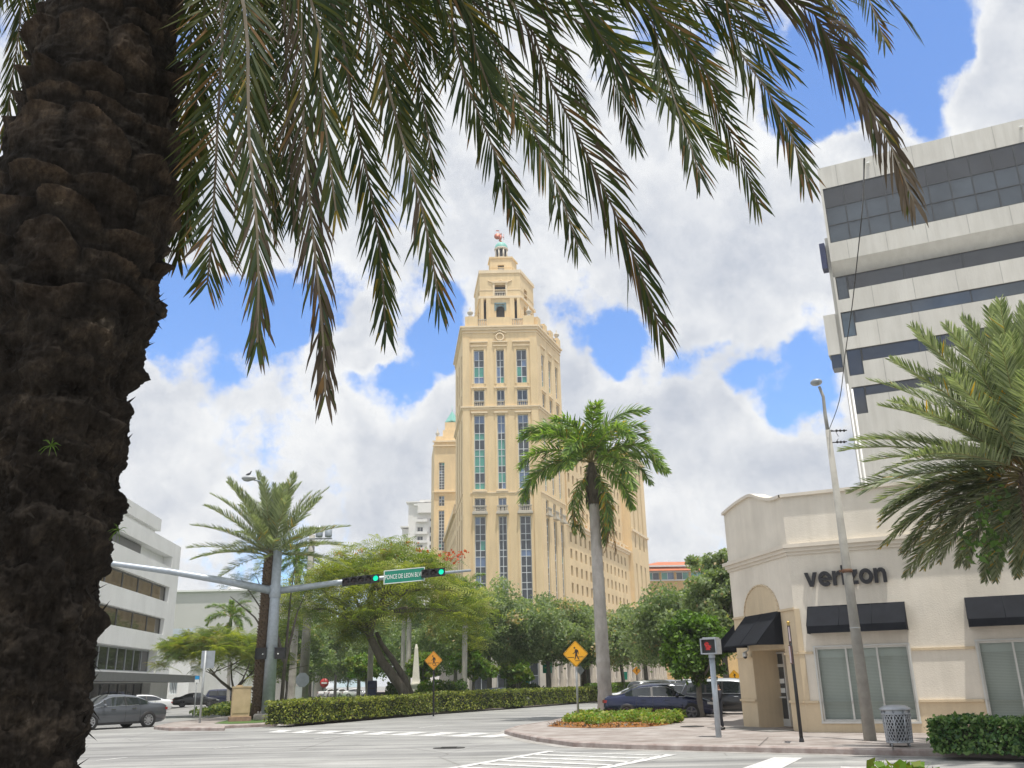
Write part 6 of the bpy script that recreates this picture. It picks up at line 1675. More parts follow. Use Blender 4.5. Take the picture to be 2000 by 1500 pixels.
def diamond_sign(name, label, base, zc, half, post_r, front, post_m, face_m, pict=True, group=None, post_z1=None, lines=True):
    t = thing(name, label, 'road sign', base, 0, group)
    f = Vector((front[0], front[1], 0)).normalized(); r = Vector((-f.y, f.x, 0)); c = Vector((base.x, base.y, zc)) + f * (post_r + .03)
    b = MB(); b.tube([base - Vector((0, 0, .05)), Vector((base.x, base.y, post_z1 or zc + half * .7))], post_r, 8); b.build('post', post_m, t)
    def dia(h, o0, o1, rr=.08):
        pts = []
        for k in range(4):
            a = math.pi / 2 * k; p = Vector((math.cos(a), math.sin(a))) * h
            q = Vector((math.cos(a + math.pi / 2), math.sin(a + math.pi / 2))) * h; pr = Vector((math.cos(a - math.pi / 2), math.sin(a - math.pi / 2))) * h
            pts += [p.lerp(pr, rr * .7), p * (1 - rr * .35), p.lerp(q, rr * .7)]
        v = [c + r * p.x + up * p.y + f * o for o in (o0, o1) for p in pts]; n = len(pts)
        b = MB(); b.add(v, [tuple(range(n - 1, -1, -1)), tuple(range(n, 2 * n))] + [(i, (i + 1) % n, n + (i + 1) % n, n + i) for i in range(n)]); return b
    pl = dia(half, 0, .012).build('plate', face_m, t)
    if pict:
        b = MB()
        o = .0135
        for k in range(4):
            a = math.pi / 2 * k; p = Vector((math.cos(a), math.sin(a))) * half * .95; q = Vector((math.cos(a + math.pi / 2), math.sin(a + math.pi / 2))) * half * .95
            p2, q2 = p * .965, q * .965; b.quad(*[c + r * x.x + up * x.y + f * o for x in (p, q, q2, p2)])
        b.build('border', M['ink'], t)
        b = MB(); s = half * 1.25
        for poly in man_poly(): b.add([c + r * (x * s) + up * (y * s + .0) + f * .014 for (x, y) in poly], [tuple(range(len(poly)))])
        b.build('walking_figure', M['ink'], t)
        if lines:
            b = MB()
            for (x0, x1, y) in ((-.62, -.12, -.26), (.12, .60, -.24), (-.05, .35, -.52)): b.obox(c + r * ((x0 + x1) / 2 * half) + up * (y * half) + f * .0145, r * ((x1 - x0) / 2 * half), f * .0008, up * .012)
            b.build('crossing_line', M['ink'], t)
    return t
def to_cam(p): return Vector((-p.x, -p.y)).normalized()
b1_ = G(1130, 1409, SW); zc_ = P(1127, 1277, b1_.y).z; hf = (P(1127, 1251, b1_.y).z - P(1127, 1303, b1_.y).z) / 2
diamond_sign('crossing_sign', 'bright yellow diamond pedestrian sign on the grey post left of the thick royal palm', b1_, zc_, hf, .05, (to_cam(b1_).x - .1, to_cam(b1_).y), M['galv_pale'], M['sign_yellow'], group='yellow pedestrian crossing signs')
Y2 = 53.0; b2_ = P(847, 1340, Y2); b2_.z = SW; zc_ = P(850, 1290, Y2).z; hf = (P(850, 1271, Y2).z - P(850, 1309, Y2).z) / 2
diamond_sign('crossing_sign', 'aged yellow diamond pedestrian sign on a black post in the median hedge near the obelisk', b2_, zc_, hf, .05, (to_cam(b2_).x - .25, to_cam(b2_).y), M['black'], M['sign_orange'], group='yellow pedestrian crossing signs')
Y3 = 88.0; b3_ = P(1245, 1340, Y3); b3_.z = SW; zc_ = P(1244, 1310, Y3).z; hf = (P(1244, 1301, Y3).z - P(1244, 1319, Y3).z) / 2
diamond_sign('crossing_sign', 'small far yellow diamond crossing sign above the white cars', b3_, zc_, hf, .05, to_cam(b3_), M['black'], M['sign_orange'], group='yellow pedestrian crossing signs', lines=False)
Y4 = 72.0; b4_ = P(1436, 1340, Y4); b4_.z = SW; zc_ = P(1434, 1320, Y4).z
diamond_sign('crossing_sign', 'yellow diamond sign half hidden by the shop corner', b4_, zc_, .45, .05, to_cam(b4_), M['galv_pale'], M['sign_yellow'], group='yellow pedestrian crossing signs', lines=False)
for (u, v, vv, Y, lb) in ((988, 1313, 11, 88, 'pale grey back of a diamond sign before the blue arched awning'), (1134, 1309, 10, 84, 'pale diamond sign back peeking right of the near yellow crossing sign')):
    p = P(u, 1340, Y); p.z = SW; h = P(u, v - vv, Y).z - P(u, v, Y).z
    diamond_sign('sign_back', lb, p, P(u, v, Y).z, h, .04, (.55 if u > 1000 else .12, -1), M['galv_pale'], M['sign_white'] if u < 1000 else M['sign_back'], False, 'diamond sign backs')
sb_ = G(390, 1412, SW); t = thing('sign_back', 'tall grey post with the blank back of a rectangular sign left of the cabinet', 'road sign', sb_)
b = MB(); b.tube([sb_, Vector((sb_.x, sb_.y, P(402, 1271, sb_.y).z))], .06, 8); b.build('post', M['galv_pale'], t)
zc1_, zc2_ = P(402, 1305, sb_.y).z, P(402, 1271, sb_.y).z; b = MB(); b.box((sb_.x + .12, sb_.y + .09, (zc1_ + zc2_) / 2), (.68, .015, zc2_ - zc1_), .12); b.build('plate', M['sign_back'], t)
for (z,) in ((zc1_ + .2,), (zc2_ - .2,)):
    b = MB(); b.box((sb_.x, sb_.y + .065, z), (.12, .04, .05)); b.build('clamp', M['galv_pale'], t)
p = P(381, 1372, 60); p.z = SW; t = thing('parking_sign', 'small blue and white sign on a thin post by the left kerb', 'road sign', p)
b = MB(); b.tube([p, Vector((p.x, p.y, P(381, 1321, 60).z))], .035, 8); b.build('post', M['galv_pale'], t)
za, zm_, zz2 = P(381, 1333, 60).z, P(381, 1327, 60).z, P(381, 1320, 60).z
b = MB(); b.box((p.x + .02, p.y - .05, (zm_ + zz2) / 2), (.27, .012, zz2 - zm_)); M['sign_blue'] = mat('sign_blue', (.02, .30, .62), .45, 0, .05, 3); b.build('blue_plate', M['sign_blue'], t)
b = MB(); b.box((p.x + .02, p.y - .05, (za + zm_) / 2 - .01), (.27, .012, zm_ - za)); b.build('white_plate', M['sign_white'], t)
# stop sign and other small distant signs
p = P(633, 1350, 118); p.z = .1; t = thing('no_entry_sign', 'small red round sign with a white bar down the left street', 'road sign', p); zc_ = P(633, 1334, 118).z
b = MB(); b.tube([p, (p.x, p.y, zc_)], .05, 8); b.build('post', M['galv_pale'], t)
b = MB(); b.lathe((p.x, p.y - .06, zc_), [(.55, 0), (.55, .03), (0, .03)], 22, ax=(Vector((1, 0, 0)), Vector((0, 0, 1)), Vector((0, -1, 0)))); M['sign_red'] = mat('sign_red', (.42, .03, .03), .5, 0, .1, 3); b.build('plate', M['sign_red'], t)
b = MB(); b.box((p.x, p.y - .095, zc_), (.7, .004, .18)); b.build('bar', M['sign_white'], t)
p = P(586, 1370, 63); p.z = SW; t = thing('stop_sign_back', 'grey back of an octagonal sign leaning left of the concrete pole', 'road sign', p); zc_ = P(589, 1328, 63).z
b = MB(); b.tube([p, (p.x + .1, p.y, zc_ + .3)], .04, 8); b.build('post', M['galv_pale'], t)
b = MB(); b.lathe((p.x + .1, p.y - .06, zc_), [(.48, 0), (.48, .02), (0, .02)], 8, smooth=False, ax=(Vector((math.cos(.39), 0, math.sin(.39))), Vector((-math.sin(.39), 0, math.cos(.39))), Vector((0, -1, 0)))); b.build('plate', M['sign_back'], t)
b = MB(); b.box((p.x - .12, p.y - .05, P(588, 1352, 63).z), (.45, .015, .8)); b.build('lower_plate', M['sign_white'], t)
for (u, v, Y, w, hgt, m, lb) in ((1068, 1299, 92, .9, 1.5, 'sign_green', 'green parking sign on a dark post among the oak trunks'), (1027, 1326, 90, .62, .9, 'sign_green', 'small pale green bus stop sign before the arcade'), (1220, 1320, 100, .5, .8, 'sign_green', 'tiny green sign left of the far yellow crossing sign')):
    p = P(u, 1345, Y); p.z = SW; t = thing('street_plate', lb, 'road sign', p, 0, 'small green signs by the arcade'); zc_ = P(u, v, Y).z
    b = MB(); b.tube([p, (p.x, p.y, zc_)], .05, 8); b.build('post', M['black'], t); b = MB(); b.box((p.x + .1, p.y - .06, zc_), (w, .02, hgt)); b.build('plate', M[m], t)
    b = MB(); b.box((p.x + .1 - w * .3, p.y - .075, zc_ + hgt * .2), (w * .3, .004, hgt * .35)); b.build('white_panel', M['sign_white'], t)
# concrete utility pole with cross-arm, transformers and wires
UY = 73.0; ub_ = P(590, 1384, UY); ub_.z = SW; ut = P(618, 1045, UY)
UP = thing('utility_pole', 'pale concrete utility pole with a cross-arm and transformer cans above the flame tree', 'utility pole', ub_)
b = MB(); b.tube([ub_, Vector((ub_.x + .1, ub_.y, ut.z))], [.40, .24], 10); b.build('pole', M['concrete_pole'], UP)
b = MB(); b.box((ub_.x + .1, UY - .3, ut.z - .35), (3.4, .1, .12)); b.build('cross_arm', M['galv_pale'], UP)
for dx in (-.5, .75, 1.5):
    b = MB(); b.lathe((ub_.x + dx, UY - .36, ut.z - (.25 if dx > 0 else .9)), [(.0, 0), (.26, .02), (.29, .1), (.29, .7), (.16, .8), (.08, 1.0), (0, 1.01)], 12); b.build('transformer', M['galv'], UP)
# near lamp post in front of the shop
lb2 = G(1700, 1446, SW); LY2 = lb2.y
LPt = thing('lamp_post', 'tapered concrete lamp post with a curved steel arm in front of the shop window', 'lamp post', lb2)
z_mid_ = P(1638, 900, LY2).z; z_top_ = P(1625, 840, LY2).z
b = MB(); b.tube([lb2 - Vector((0, 0, .05)), Vector((lb2.x, LY2, z_top_))], [.165, .075], 14); b.build('pole', M['concrete_pole'], LPt)
hd = P(1595, 748, LY2); xt = lb2.x
b = MB(); b.tube([Vector((xt, LY2, z_top_ - .5)), Vector((xt - .02, LY2, P(1618, 810, LY2).z)), P(1608, 775, LY2), P(1600, 755, LY2)], [.06, .05, .045, .04], 10); b.build('arm', M['concrete_pole'], LPt)
b = MB(); b.ball(hd + Vector((-.01, 0, .02)), (.17, .2, .10), 16, 8); b.lathe(hd + Vector((-.01, 0, -.05)), [(.13, .02), (.15, .05), (.12, .08)], 14); b.build('lamp_head', M['sign_back'], LPt)
zs = P(1663, 1115, LY2).z; rr_ = .165 + (.075 - .165) * (zs - SW) / (z_top_ - SW)
b = MB(); b.lathe((xt, LY2, zs), [(rr_ + .004, -.05), (rr_ + .02, -.04), (rr_ + .02, .04), (rr_ + .004, .05)], 14); b.box((xt - rr_ - .05, LY2, zs), (.1, .06, .05)); M['rusty'] = mat('rusty_band', (.16, .085, .05), .8, .2, .4, 9); b.build('strap', M['rusty'], LPt)
zs2 = P(1680, 1226, LY2).z; rr_ = .165 + (.075 - .165) * (zs2 - SW) / (z_top_ - SW); b = MB(); b.lathe((xt, LY2, zs2), [(rr_ + .003, -.012), (rr_ + .006, 0), (rr_ + .003, .012)], 14); b.build('joint_ring', M['galv_pale'], LPt)
zi = P(1632, 850, LY2).z
wr = MB()
ins = Vector((xt + .1, LY2, zi))
for (dz, ex) in ((.12, .55), (-.22, .5)):
    wr.tube([Vector((xt, LY2, zi + dz)), Vector((xt + ex, LY2, zi + dz + .02))], .018, 6)
    for k in range(3): wr.ball(Vector((xt + ex * (.45 + .2 * k), LY2, zi + dz + .015)), .04, 8, 6)
for k in range(7):
    a = k / 6 * math.pi * 1.6; wr.tube([Vector((xt + .1 + .16 * math.cos(a), LY2 - .05, zi - .05 + .2 * math.sin(a))), Vector((xt + .1 + .16 * math.cos(a + .9), LY2 - .05, zi - .05 + .2 * math.sin(a + .9)))], .008, 4)
wr.build('insulator_wires', M['black'], LPt)
# long cable hanging from above down to the lamp post, and wires past the office edge
def cable(name, label, pts, r, m='black'):
    b = MB(); b.tube(pts, r, 6); o = b.build(name, M[m], org=pts[0]); return tag(o, label, 'cable')
ctop = [Vector((xt + .05, LY2, zi + .2)), P(1640, 780, 23), P(1651, 690, 21), P(1664, 600, 19), P(1675, 500, 17), P(1685, 400, 15), P(1688, 310, 10.0)]
cs2 = []
for i in range(len(ctop) - 1):
    for k in range(4):
        t = k / 4; p0, p1, p2, p3 = ctop[max(i - 1, 0)], ctop[i], ctop[i + 1], ctop[min(i + 2, len(ctop) - 1)]
        cs2.append(.5 * ((2 * p1) + (p2 - p0) * t + (2 * p0 - 5 * p1 + 4 * p2 - p3) * t * t + (3 * p1 - p0 - 3 * p2 + p3) * t ** 3))
cs2.append(ctop[-1]); cable('cable', 'thin black cable hanging down in front of the white office block', cs2, .011)
for (u0, v0, u1, v1, lb) in ((1655, 750, 1676, 955, 'thin pale rod at the left edge of the office block, the left one'), (1664, 760, 1682, 955, 'thin pale rod at the left edge of the office block, the right one')):
    b = MB(); q0, q1 = P(u1, v1, 60), P(u0, v0, 60); b.tube([Vector((q1.x, 60, 4)), Vector((q1.x, 60, q1.z))], .07, 8); tag(b.build('roof_mast', M['white_paint'], org=(q1.x, 60, 4)), lb, 'mast')
# walk signal pole on the right
wb = G(1404, 1440, SW); WY = wb.y; WS = thing('walk_signal', 'grey walk signal on its own pole showing a red hand', 'walk signal', wb)
zc_ = P(1385, 1262, WY).z; zb_ = P(1388, 1277, WY).z; zt_ = P(1384, 1248, WY).z
b = MB(); b.tube([wb, Vector((wb.x, WY, zb_))], .085, 12); b.lathe(Vector((wb.x, WY, zb_ - .12)), [(.1, 0), (.1, .12)], 12); b.build('pole', M['galv'], WS)
hc = Vector((wb.x - .02, WY, (zb_ + zt_) / 2)); hh_ = (zt_ - zb_) / 2 + .01
rz = .50; cr_, sr_ = math.cos(rz), math.sin(rz); ax_, ay_ = Vector((cr_, -sr_, 0)), Vector((-sr_, -cr_, 0))      # face turned to the viewer's left
b = MB(); b.obox(hc - ay_ * .12, ax_ * .23, ay_ * .24, up * hh_); b.obox(hc + up * (hh_ + .02) - ay_ * .12, ax_ * .2, ay_ * .2, up * .018); b.build('housing', M['galv_pale'], WS)
b = MB()
for s in (-1, 1): b.obox(hc + ax_ * (s * .225) + ay_ * .17, ax_ * .016, ay_ * .05, up * hh_); b.obox(hc + up * (s * (hh_ - .016)) + ay_ * .17, ax_ * .209, ay_ * .05, up * .016)
b.build('hood', M['sign_back'], WS)
b = MB(); b.obox(hc + ay_ * .125, ax_ * .205, ay_ * .003, up * (hh_ - .033)); b.build('screen', M['black_plastic'], WS)
hnd = MB(); M['red_on'] = emat('red_hand_light', (.85, .03, .025), .75)
rsx = random.Random(2)
shape = [((-.10, -.09), (.02, .03)), ((-.125, .03), (-.105, .10)), ((-.085, .03), (-.075, .125)), ((-.05, .03), (-.04, .12)), ((-.015, .03), (.0, .10)), ((.02, -.03), (.055, .03))]
for (p0_, p1_) in shape:
    nx_, nz_ = max(2, int((p1_[0] - p0_[0]) / .017) + 1), max(2, int((p1_[1] - p0_[1]) / .017) + 1)
    for i in range(nx_):
        for j in range(nz_):
            if rsx.random() < .15: continue
            x = p0_[0] + (p1_[0] - p0_[0]) * i / (nx_ - 1); z = p0_[1] + (p1_[1] - p0_[1]) * j / (nz_ - 1)
            hnd.lathe(hc + ax_ * x + up * (z - .01) + ay_ * .129, [(.0052, 0), (0, .003)], 6, ax=(ax_, up, ay_))
hnd.build('hand_symbol', M['red_on'], WS)
# dark street-name post with a gilt ball
bp_ = G(1566, 1449, SW); BY = bp_.y; BP = thing('street_name_post', 'black post with two narrow brown street plates and a gilt ball on top', 'street sign', bp_)
zt_ = P(1541, 1222, BY).z
b = MB(); b.tube([bp_, Vector((bp_.x, BY, zt_))], [.048, .04], 10); b.lathe(bp_, [(.07, 0), (.06, .06), (.048, .1)], 12); b.build('pole', M['black'], BP)
b = MB(); b.lathe((bp_.x, BY, zt_), [(.03, 0), (.045, .02), (.02, .04), (.05, .07), (.05, .10), (.0, .13)], 12); M['gilt'] = mat('gilt_finial', (.45, .30, .08), .4, .6, .15, 6); b.build('finial', M['gilt'], BP)
M['plum'] = mat('dark_red_sign_plate', (.10, .035, .035), .5, 0, .15, 4); M['plum_pale'] = mat('faded_lilac_plate', (.45, .38, .40), .6, 0, .15, 6)
for (v0, v1, ry) in ((1226, 1256, .17), (1262, 1297, .22)):
    z0, z1 = P(1545, v1, BY).z, P(1545, v0, BY).z
    b = MB(); dv = Vector((math.sin(ry + .12), math.cos(ry + .12), 0)); b.obox(Vector((bp_.x, BY, (z0 + z1) / 2)) - dv * .42, dv * .36, Vector((dv.y, -dv.x, 0)) * .02, up * (z1 - z0) / 2); b.build('plate', M['plum'], BP)
    b = MB(); b.obox(Vector((bp_.x, BY, (z0 + z1) / 2)) - dv * .782, dv * .002, Vector((dv.y, -dv.x, 0)) * .018, up * ((z1 - z0) / 2 - .02)); b.build('edge_strip', M['plum_pale'], BP)
# litter bin
tb2 = G(1768, 1459, SW); TY = tb2.y + .28; tc2 = Vector((tb2.x, TY, SW)); TB = thing('litter_bin', 'silver metal litter bin with pierced diamond lattice sides and a domed lid', 'bin', tc2)
zt_ = P(1762, 1378, TY).z - SW; R_b = .315
M['silver'] = mat('silver_paint', (.42, .44, .47), .4, .45, .08, 6)
hb0, hb1 = .10, zt_ - .20
lat = MB(); nA, nZ = 26, 9
for k in range(nA):
    for sgn in (1, -1):
        pts_l = []
        for j in range(nZ + 1):
            a = 2 * math.pi * (k + sgn * j * .5) / nA * 1.0; z = hb0 + (hb1 - hb0) * j / nZ; r = R_b * (1.0 - .10 * (1 - j / nZ))
            pts_l.append(tc2 + Vector((r * math.cos(a), r * math.sin(a), z)))
        lat.tube(pts_l, .0125, 4, cap=False, smooth=False)
lat.build('lattice', M['silver'], TB)
b = MB(); b.lathe(tc2, [(0, hb0 + .02), (R_b * .84, hb0 + .02), (R_b * .92, hb1)], 24); b.build('liner', M['black_plastic'], TB)
b = MB()
for (r, z, h) in ((R_b * .93, hb0 - .02, .035), (R_b * 1.03, hb1, .035), (R_b * 1.03, hb1 + .10, .03)):
    b.lathe(tc2 + Vector((0, 0, z)), [(r - .03, 0), (r + .012, 0), (r + .012, h), (r - .03, h)], 28)
for k in range(8):
    a = 2 * math.pi * (k + .28) / 8; d = Vector((math.cos(a), math.sin(a), 0)); b.tube([tc2 + d * (R_b * .915) + up * hb0, tc2 + d * (R_b * 1.02) + up * (hb1 + .1)], .018, 6)
b.build('frame', M['silver'], TB)
b = MB(); b.lathe(tc2 + up * (hb1 + .13), [(R_b * 1.16, -.012), (R_b * 1.16, .006), (R_b * 1.02, .03), (R_b * .98, .034), (R_b * .93, .055), (R_b * .86, .058), (R_b * .74, .078), (R_b * .3, .09), (0, .092)], 30); b.build('lid', M['silver'], TB)
b = MB(); b.lathe(tc2 + up * (hb1 + .035), [(R_b * .95, 0), (R_b * .95, .08)], 24); b.build('opening_band', M['silver'], TB)
for k in range(4):
    a = math.pi / 2 * k + .5; d = Vector((math.cos(a), math.sin(a), 0)); b = MB(); b.tube([tc2 + d * R_b * .85 + up * .1, tc2 + d * R_b * .9], [.02, .022], 8); b.build('foot', M['silver'], TB)
# obelisk
oY = 75.0; ob0 = P(812, 1352, oY); ob0.z = SW; OB = thing('obelisk', 'white stone obelisk on a square pedestal between clipped shrubs', 'monument', ob0)
z1, z2, z3 = P(812, 1338, oY).z, P(812, 1331, oY).z, P(812, 1266, oY).z; z4 = P(812, 1258, oY).z
hw0 = 9.0 * oY / 1842 * .92; M['obelisk'] = mat('white_coral_stone', (.84, .81, .72), .85, 0, .10, 1.2, .2, 12)
b = MB(); b.box((ob0.x, oY, (SW + z1) / 2), (hw0 * 2.35, hw0 * 2.35, z1 - SW), .12); b.box((ob0.x, oY, z1 + .05), (hw0 * 2.7, hw0 * 2.7, .14), .12); b.box((ob0.x, oY, SW + .2), (hw0 * 2.8, hw0 * 2.8, .4), .12); b.build('pedestal', M['obelisk'], OB)
def frus(b, c, w0, w1, za, zb2, rz):
    vs = []
    for (w, z) in ((w0, za), (w1, zb2)):
        for k in range(4):
            a = math.pi / 4 + math.pi / 2 * k + rz; vs.append((c[0] + w * 1.414 * math.cos(a), c[1] + w * 1.414 * math.sin(a), z))
    b.add(vs, [(3, 2, 1, 0), (4, 5, 6, 7)] + [(i, (i + 1) % 4, 4 + (i + 1) % 4, 4 + i) for i in range(4)])
b = MB(); frus(b, (ob0.x, oY), hw0 * 1.0, hw0 * .92, z1 + .12, z2 + .05, .12); frus(b, (ob0.x, oY), hw0 * .88, hw0 * .40, z2 + .052, z3, .12); frus(b, (ob0.x, oY), hw0 * .40, hw0 * .18, z3 + .001, z4, .12); b.build('shaft', M['obelisk'], OB)
b = MB(); b.tube([(ob0.x - .95, oY, SW), (ob0.x - .95, oY, .7), (ob0.x - .7, oY, .8), (ob0.x - .6, oY, .6)], .05, 6); b.tube([(ob0.x + .6, oY, .6), (ob0.x + .7, oY, .8), (ob0.x + .95, oY, .7), (ob0.x + .95, oY, SW)], .05, 6); b.build('scroll', M['white_paint'], OB)
# mail box and parking meter, distant street lamp
p = P(727, 1350, 68); p.z = SW; MBX = thing('mail_box', 'dark blue street mail box under the flame tree trunk', 'mail box', p); hgt = P(727, 1328, 68).z - SW
b = MB(); b.box((p.x, p.y, SW + hgt * .5), (.6, .55, hgt * .7)); b.tube([(p.x - .3, p.y, SW + hgt * .85), (p.x + .3, p.y, SW + hgt * .85)], .275, 14); b.build('body', M['navy'], MBX)
for k in range(4): b = MB(); b.box((p.x + (.24 if k % 2 else -.24), p.y + (.2 if k > 1 else -.2), SW + hgt * .075), (.06, .06, hgt * .15)); b.build('leg', M['navy'], MBX)
b = MB(); b.box((p.x, p.y - .28, SW + hgt * .72), (.4, .02, .06)); b.build('slot', M['black'], MBX)
p = G(1437, 1390, SW); p = Vector((p.x, p.y, SW)); PM = thing('parking_meter', 'grey parking meter on a thin post beside the shop corner', 'parking meter', p); zt_ = P(1432, 1346, p.y).z
b = MB(); b.tube([p, (p.x, p.y, zt_ - .3)], .035, 8); b.build('post', M['galv_pale'], PM); b = MB(); b.ball((p.x, p.y, zt_ - .18), (.10, .08, .2), 12, 8); b.build('head', M['galv_pale'], PM)
p = P(612, 1350, 130); p.z = .1; DL = thing('street_lamp', 'pale thin street lamp with one arm far down the left street', 'lamp post', p); zt_ = P(622, 1272, 130).z
b = MB(); b.tube([p, (p.x, p.y, zt_ - 1.0), (p.x + .6, p.y, zt_ - .2), (p.x + 2.4, p.y, zt_)], [.14, .1, .08, .06], 8); b.build('pole', M['galv_pale'], DL); b = MB(); b.ball((p.x + 2.7, p.y, zt_), (.4, .2, .12), 10, 6); b.build('lamp_head', M['sign_white'], DL)

# ================================================================== vehicles
def paint(name, col, metal=.4, rough=.28): return mat(name, col, rough, metal, .05, 1, coat=.8)
M['car_glass'] = mat('car_glass', (.02, .025, .028), .04, 0, .2, 1, spec=.9); M['car_glass_pale'] = mat('pale_car_glass', (.16, .20, .20), .05, 0, .2, 1, spec=.9)
M['tyre'] = mat('tyre_rubber', (.018, .018, .018), .85, 0, .2, 20); M['rim'] = mat('alloy_rim', (.45, .46, .48), .3, .7, .08, 6); M['rim_dark'] = mat('dark_alloy_rim', (.12, .12, .125), .35, .6, .1, 6)
M['tail'] = mat('red_tail_lamp', (.30, .012, .015), .2, 0, .1, 8, coat=.6); M['head'] = mat('clear_head_lamp', (.55, .57, .58), .12, .2, .08, 8, coat=.6); M['trim_black'] = mat('black_car_trim', (.015, .015, .016), .5, 0, .1, 8)
M['chrome'] = mat('chrome_trim', (.62, .64, .66), .12, .95, .04, 6)
# station rows: x (front is +), bottom, belt height, roof height, half width at belt, half width at roof
SEDAN = [(-2.40, .40, .72, .74, .66, .45), (-2.34, .27, .92, .95, .80, .58), (-2.15, .22, 1.0, 1.045, .86, .62), (-1.72, .20, 1.02, 1.075, .90, .60), (-.85, .19, .985, 1.40, .915, .56), (-.2, .18, .97, 1.455, .92, .575), (.45, .18, .955, 1.435, .92, .57), (1.22, .18, .93, 1.00, .915, .62), (1.80, .19, .86, .92, .90, .60), (2.25, .22, .74, .80, .84, .56), (2.36, .27, .64, .68, .76, .5), (2.42, .36, .55, .57, .62, .42)]
WAGON = [(-2.38, .40, .80, .82, .70, .55), (-2.33, .28, .98, 1.02, .84, .62), (-2.25, .22, 1.02, 1.08, .88, .64), (-1.80, .20, 1.01, 1.43, .90, .60), (-.9, .19, .99, 1.49, .915, .62), (-.2, .18, .97, 1.50, .92, .62), (.50, .18, .955, 1.45, .92, .60), (1.25, .18, .93, 1.00, .915, .62), (1.80, .19, .87, .93, .90, .60), (2.25, .22, .74, .80, .84, .56), (2.36, .27, .64, .68, .76, .5), (2.42, .36, .55, .57, .62, .42)]
SUV = [(-2.36, .45, .95, .97, .74, .6), (-2.31, .34, 1.08, 1.12, .88, .68), (-2.24, .30, 1.12, 1.20, .92, .68), (-1.95, .28, 1.12, 1.68, .94, .66), (-1.0, .27, 1.10, 1.77, .95, .68), (-.1, .27, 1.08, 1.78, .95, .68), (.55, .27, 1.07, 1.72, .95, .66), (1.20, .27, 1.06, 1.14, .94, .68), (1.75, .28, 1.02, 1.09, .93, .66), (2.20, .30, .92, .99, .90, .62), (2.33, .36, .78, .82, .82, .55), (2.40, .46, .66, .68, .68, .46)]
def car(name, label, kind, paint_m, loc, heading, roof=None, rim='rim', glass='car_glass', group=None, simple=False, length=1.0, wheels=(-1.38, 1.42), scale=1.0):
    """heading: direction of the car's nose, degrees clockwise from +Y"""
    st = np.array({'sedan': SEDAN, 'wagon': WAGON, 'suv': SUV}[kind]); st[:, 0] *= length
    t = thing(name, label, 'car', loc, rad(90 - heading), group)
    if scale != 1.0: t.scale = (scale, scale, scale)
    K = 3
    fine, cab = [], []
    i_rear = 3 if kind == 'sedan' else 2; i_roof0 = 4 if kind == 'sedan' else 3
    for i in range(len(st) - 1):
        p0, p1, p2, p3 = st[max(i - 1, 0)], st[i], st[i + 1], st[min(i + 2, len(st) - 1)]
        for k in range(K):
            q = k / K
            h00, h10, h01, h11 = 2 * q ** 3 - 3 * q * q + 1, q ** 3 - 2 * q * q + q, -2 * q ** 3 + 3 * q * q, q ** 3 - q * q
            m1 = (p2 - p0) / max(1e-6, (p2[0] - p0[0])) * (p2[0] - p1[0]) * .55; m2 = (p3 - p1) / max(1e-6, (p3[0] - p1[0])) * (p2[0] - p1[0]) * .55
            row = h00 * p1 + h10 * m1 + h01 * p2 + h11 * m2; row[0] = p1[0] + (p2[0] - p1[0]) * q
            fine.append(row); cab.append(i)
    fine.append(st[-1]); cab.append(len(st) - 1)
    V = []
    for (x, zb, zs, zr, wb, wr) in fine:
        half = [(0, zb), (wb * .80, zb), (wb * .96, zb + .10), (wb * 1.0, zb + (zs - zb) * .42), (wb * 1.0, zb + (zs - zb) * .62), (wb * .985, zb + (zs - zb) * .80), (wb * .955, zs), (wr * 1.06, zs + (zr - zs) * .82), (wr * .92, zs + (zr - zs) * .965), (wr * .5, zr + .01), (0, zr + .016)]
        V.append([(x, y, z) for (y, z) in half])
    nS, nP = len(V), len(V[0])
    body, side, wind, back = MB(), MB(), MB(), MB()
    for s in (1, -1):
        for i in range(nS - 1):
            for j in range(nP - 1):
                q = [V[i][j], V[i + 1][j], V[i + 1][j + 1], V[i][j + 1]]; q = [(a, b_ * s, c) for (a, b_, c) in q]
                if s > 0: q = q[::-1]
                ci = cab[i]; tgt = body
                if j == 6 and i_roof0 <= ci < 7: tgt = side
                if j == 6 and ci == i_rear and kind == 'sedan' and i % K >= 1: tgt = side
                if j >= 8 and ci == 6 : tgt = wind
                if j >= 8 and ci == i_rear: tgt = back
                mi = 1 if (roof is not None and j >= 7 and i_roof0 - 1 <= ci < 7 and tgt is body) else 0
                tgt.add(q, [(0, 1, 2, 3)], mi if tgt is body else 0, True)
        for i in (0, nS - 1):
            pass
    for i in (0, nS - 1):
        row = [(a, b_, c) for (a, b_, c) in V[i]] + [(a, -b_, c) for (a, b_, c) in V[i][::-1]]
        body.add(row, [tuple(range(len(row)))] if i == 0 else [tuple(range(len(row) - 1, -1, -1))])
    def weld(mb):
        key, nv, mp = {}, [], []
        for v in mb.v:
            k = tuple(round(c, 4) for c in v)
            if k not in key: key[k] = len(nv); nv.append(v)
            mp.append(key[k])
        mb.v = nv; mb.f = [tuple(dict.fromkeys(mp[i] for i in f)) for f in mb.f]
        keep = [i for i, f in enumerate(mb.f) if len(f) > 2]; mb.f = [mb.f[i] for i in keep]; mb.m = [mb.m[i] for i in keep]; mb.sm = [mb.sm[i] for i in keep]
    for mb in (body, side, wind, back): weld(mb)
    bo = body.build('body', [paint_m, roof or paint_m], t, local=True)
    for mb, nm in ((side, 'side_window'), (wind, 'windscreen'), (back, 'rear_window')):
        if mb.f: mb.build(nm, M[glass], t, local=True)
    if simple: return t
    r = .335 if kind != 'suv' else .37
    def row_at(x):
        xs = [f[0] for f in fine]; i = int(np.searchsorted(xs, x)); return fine[min(max(i, 0), len(fine) - 1)]
    pil = MB()
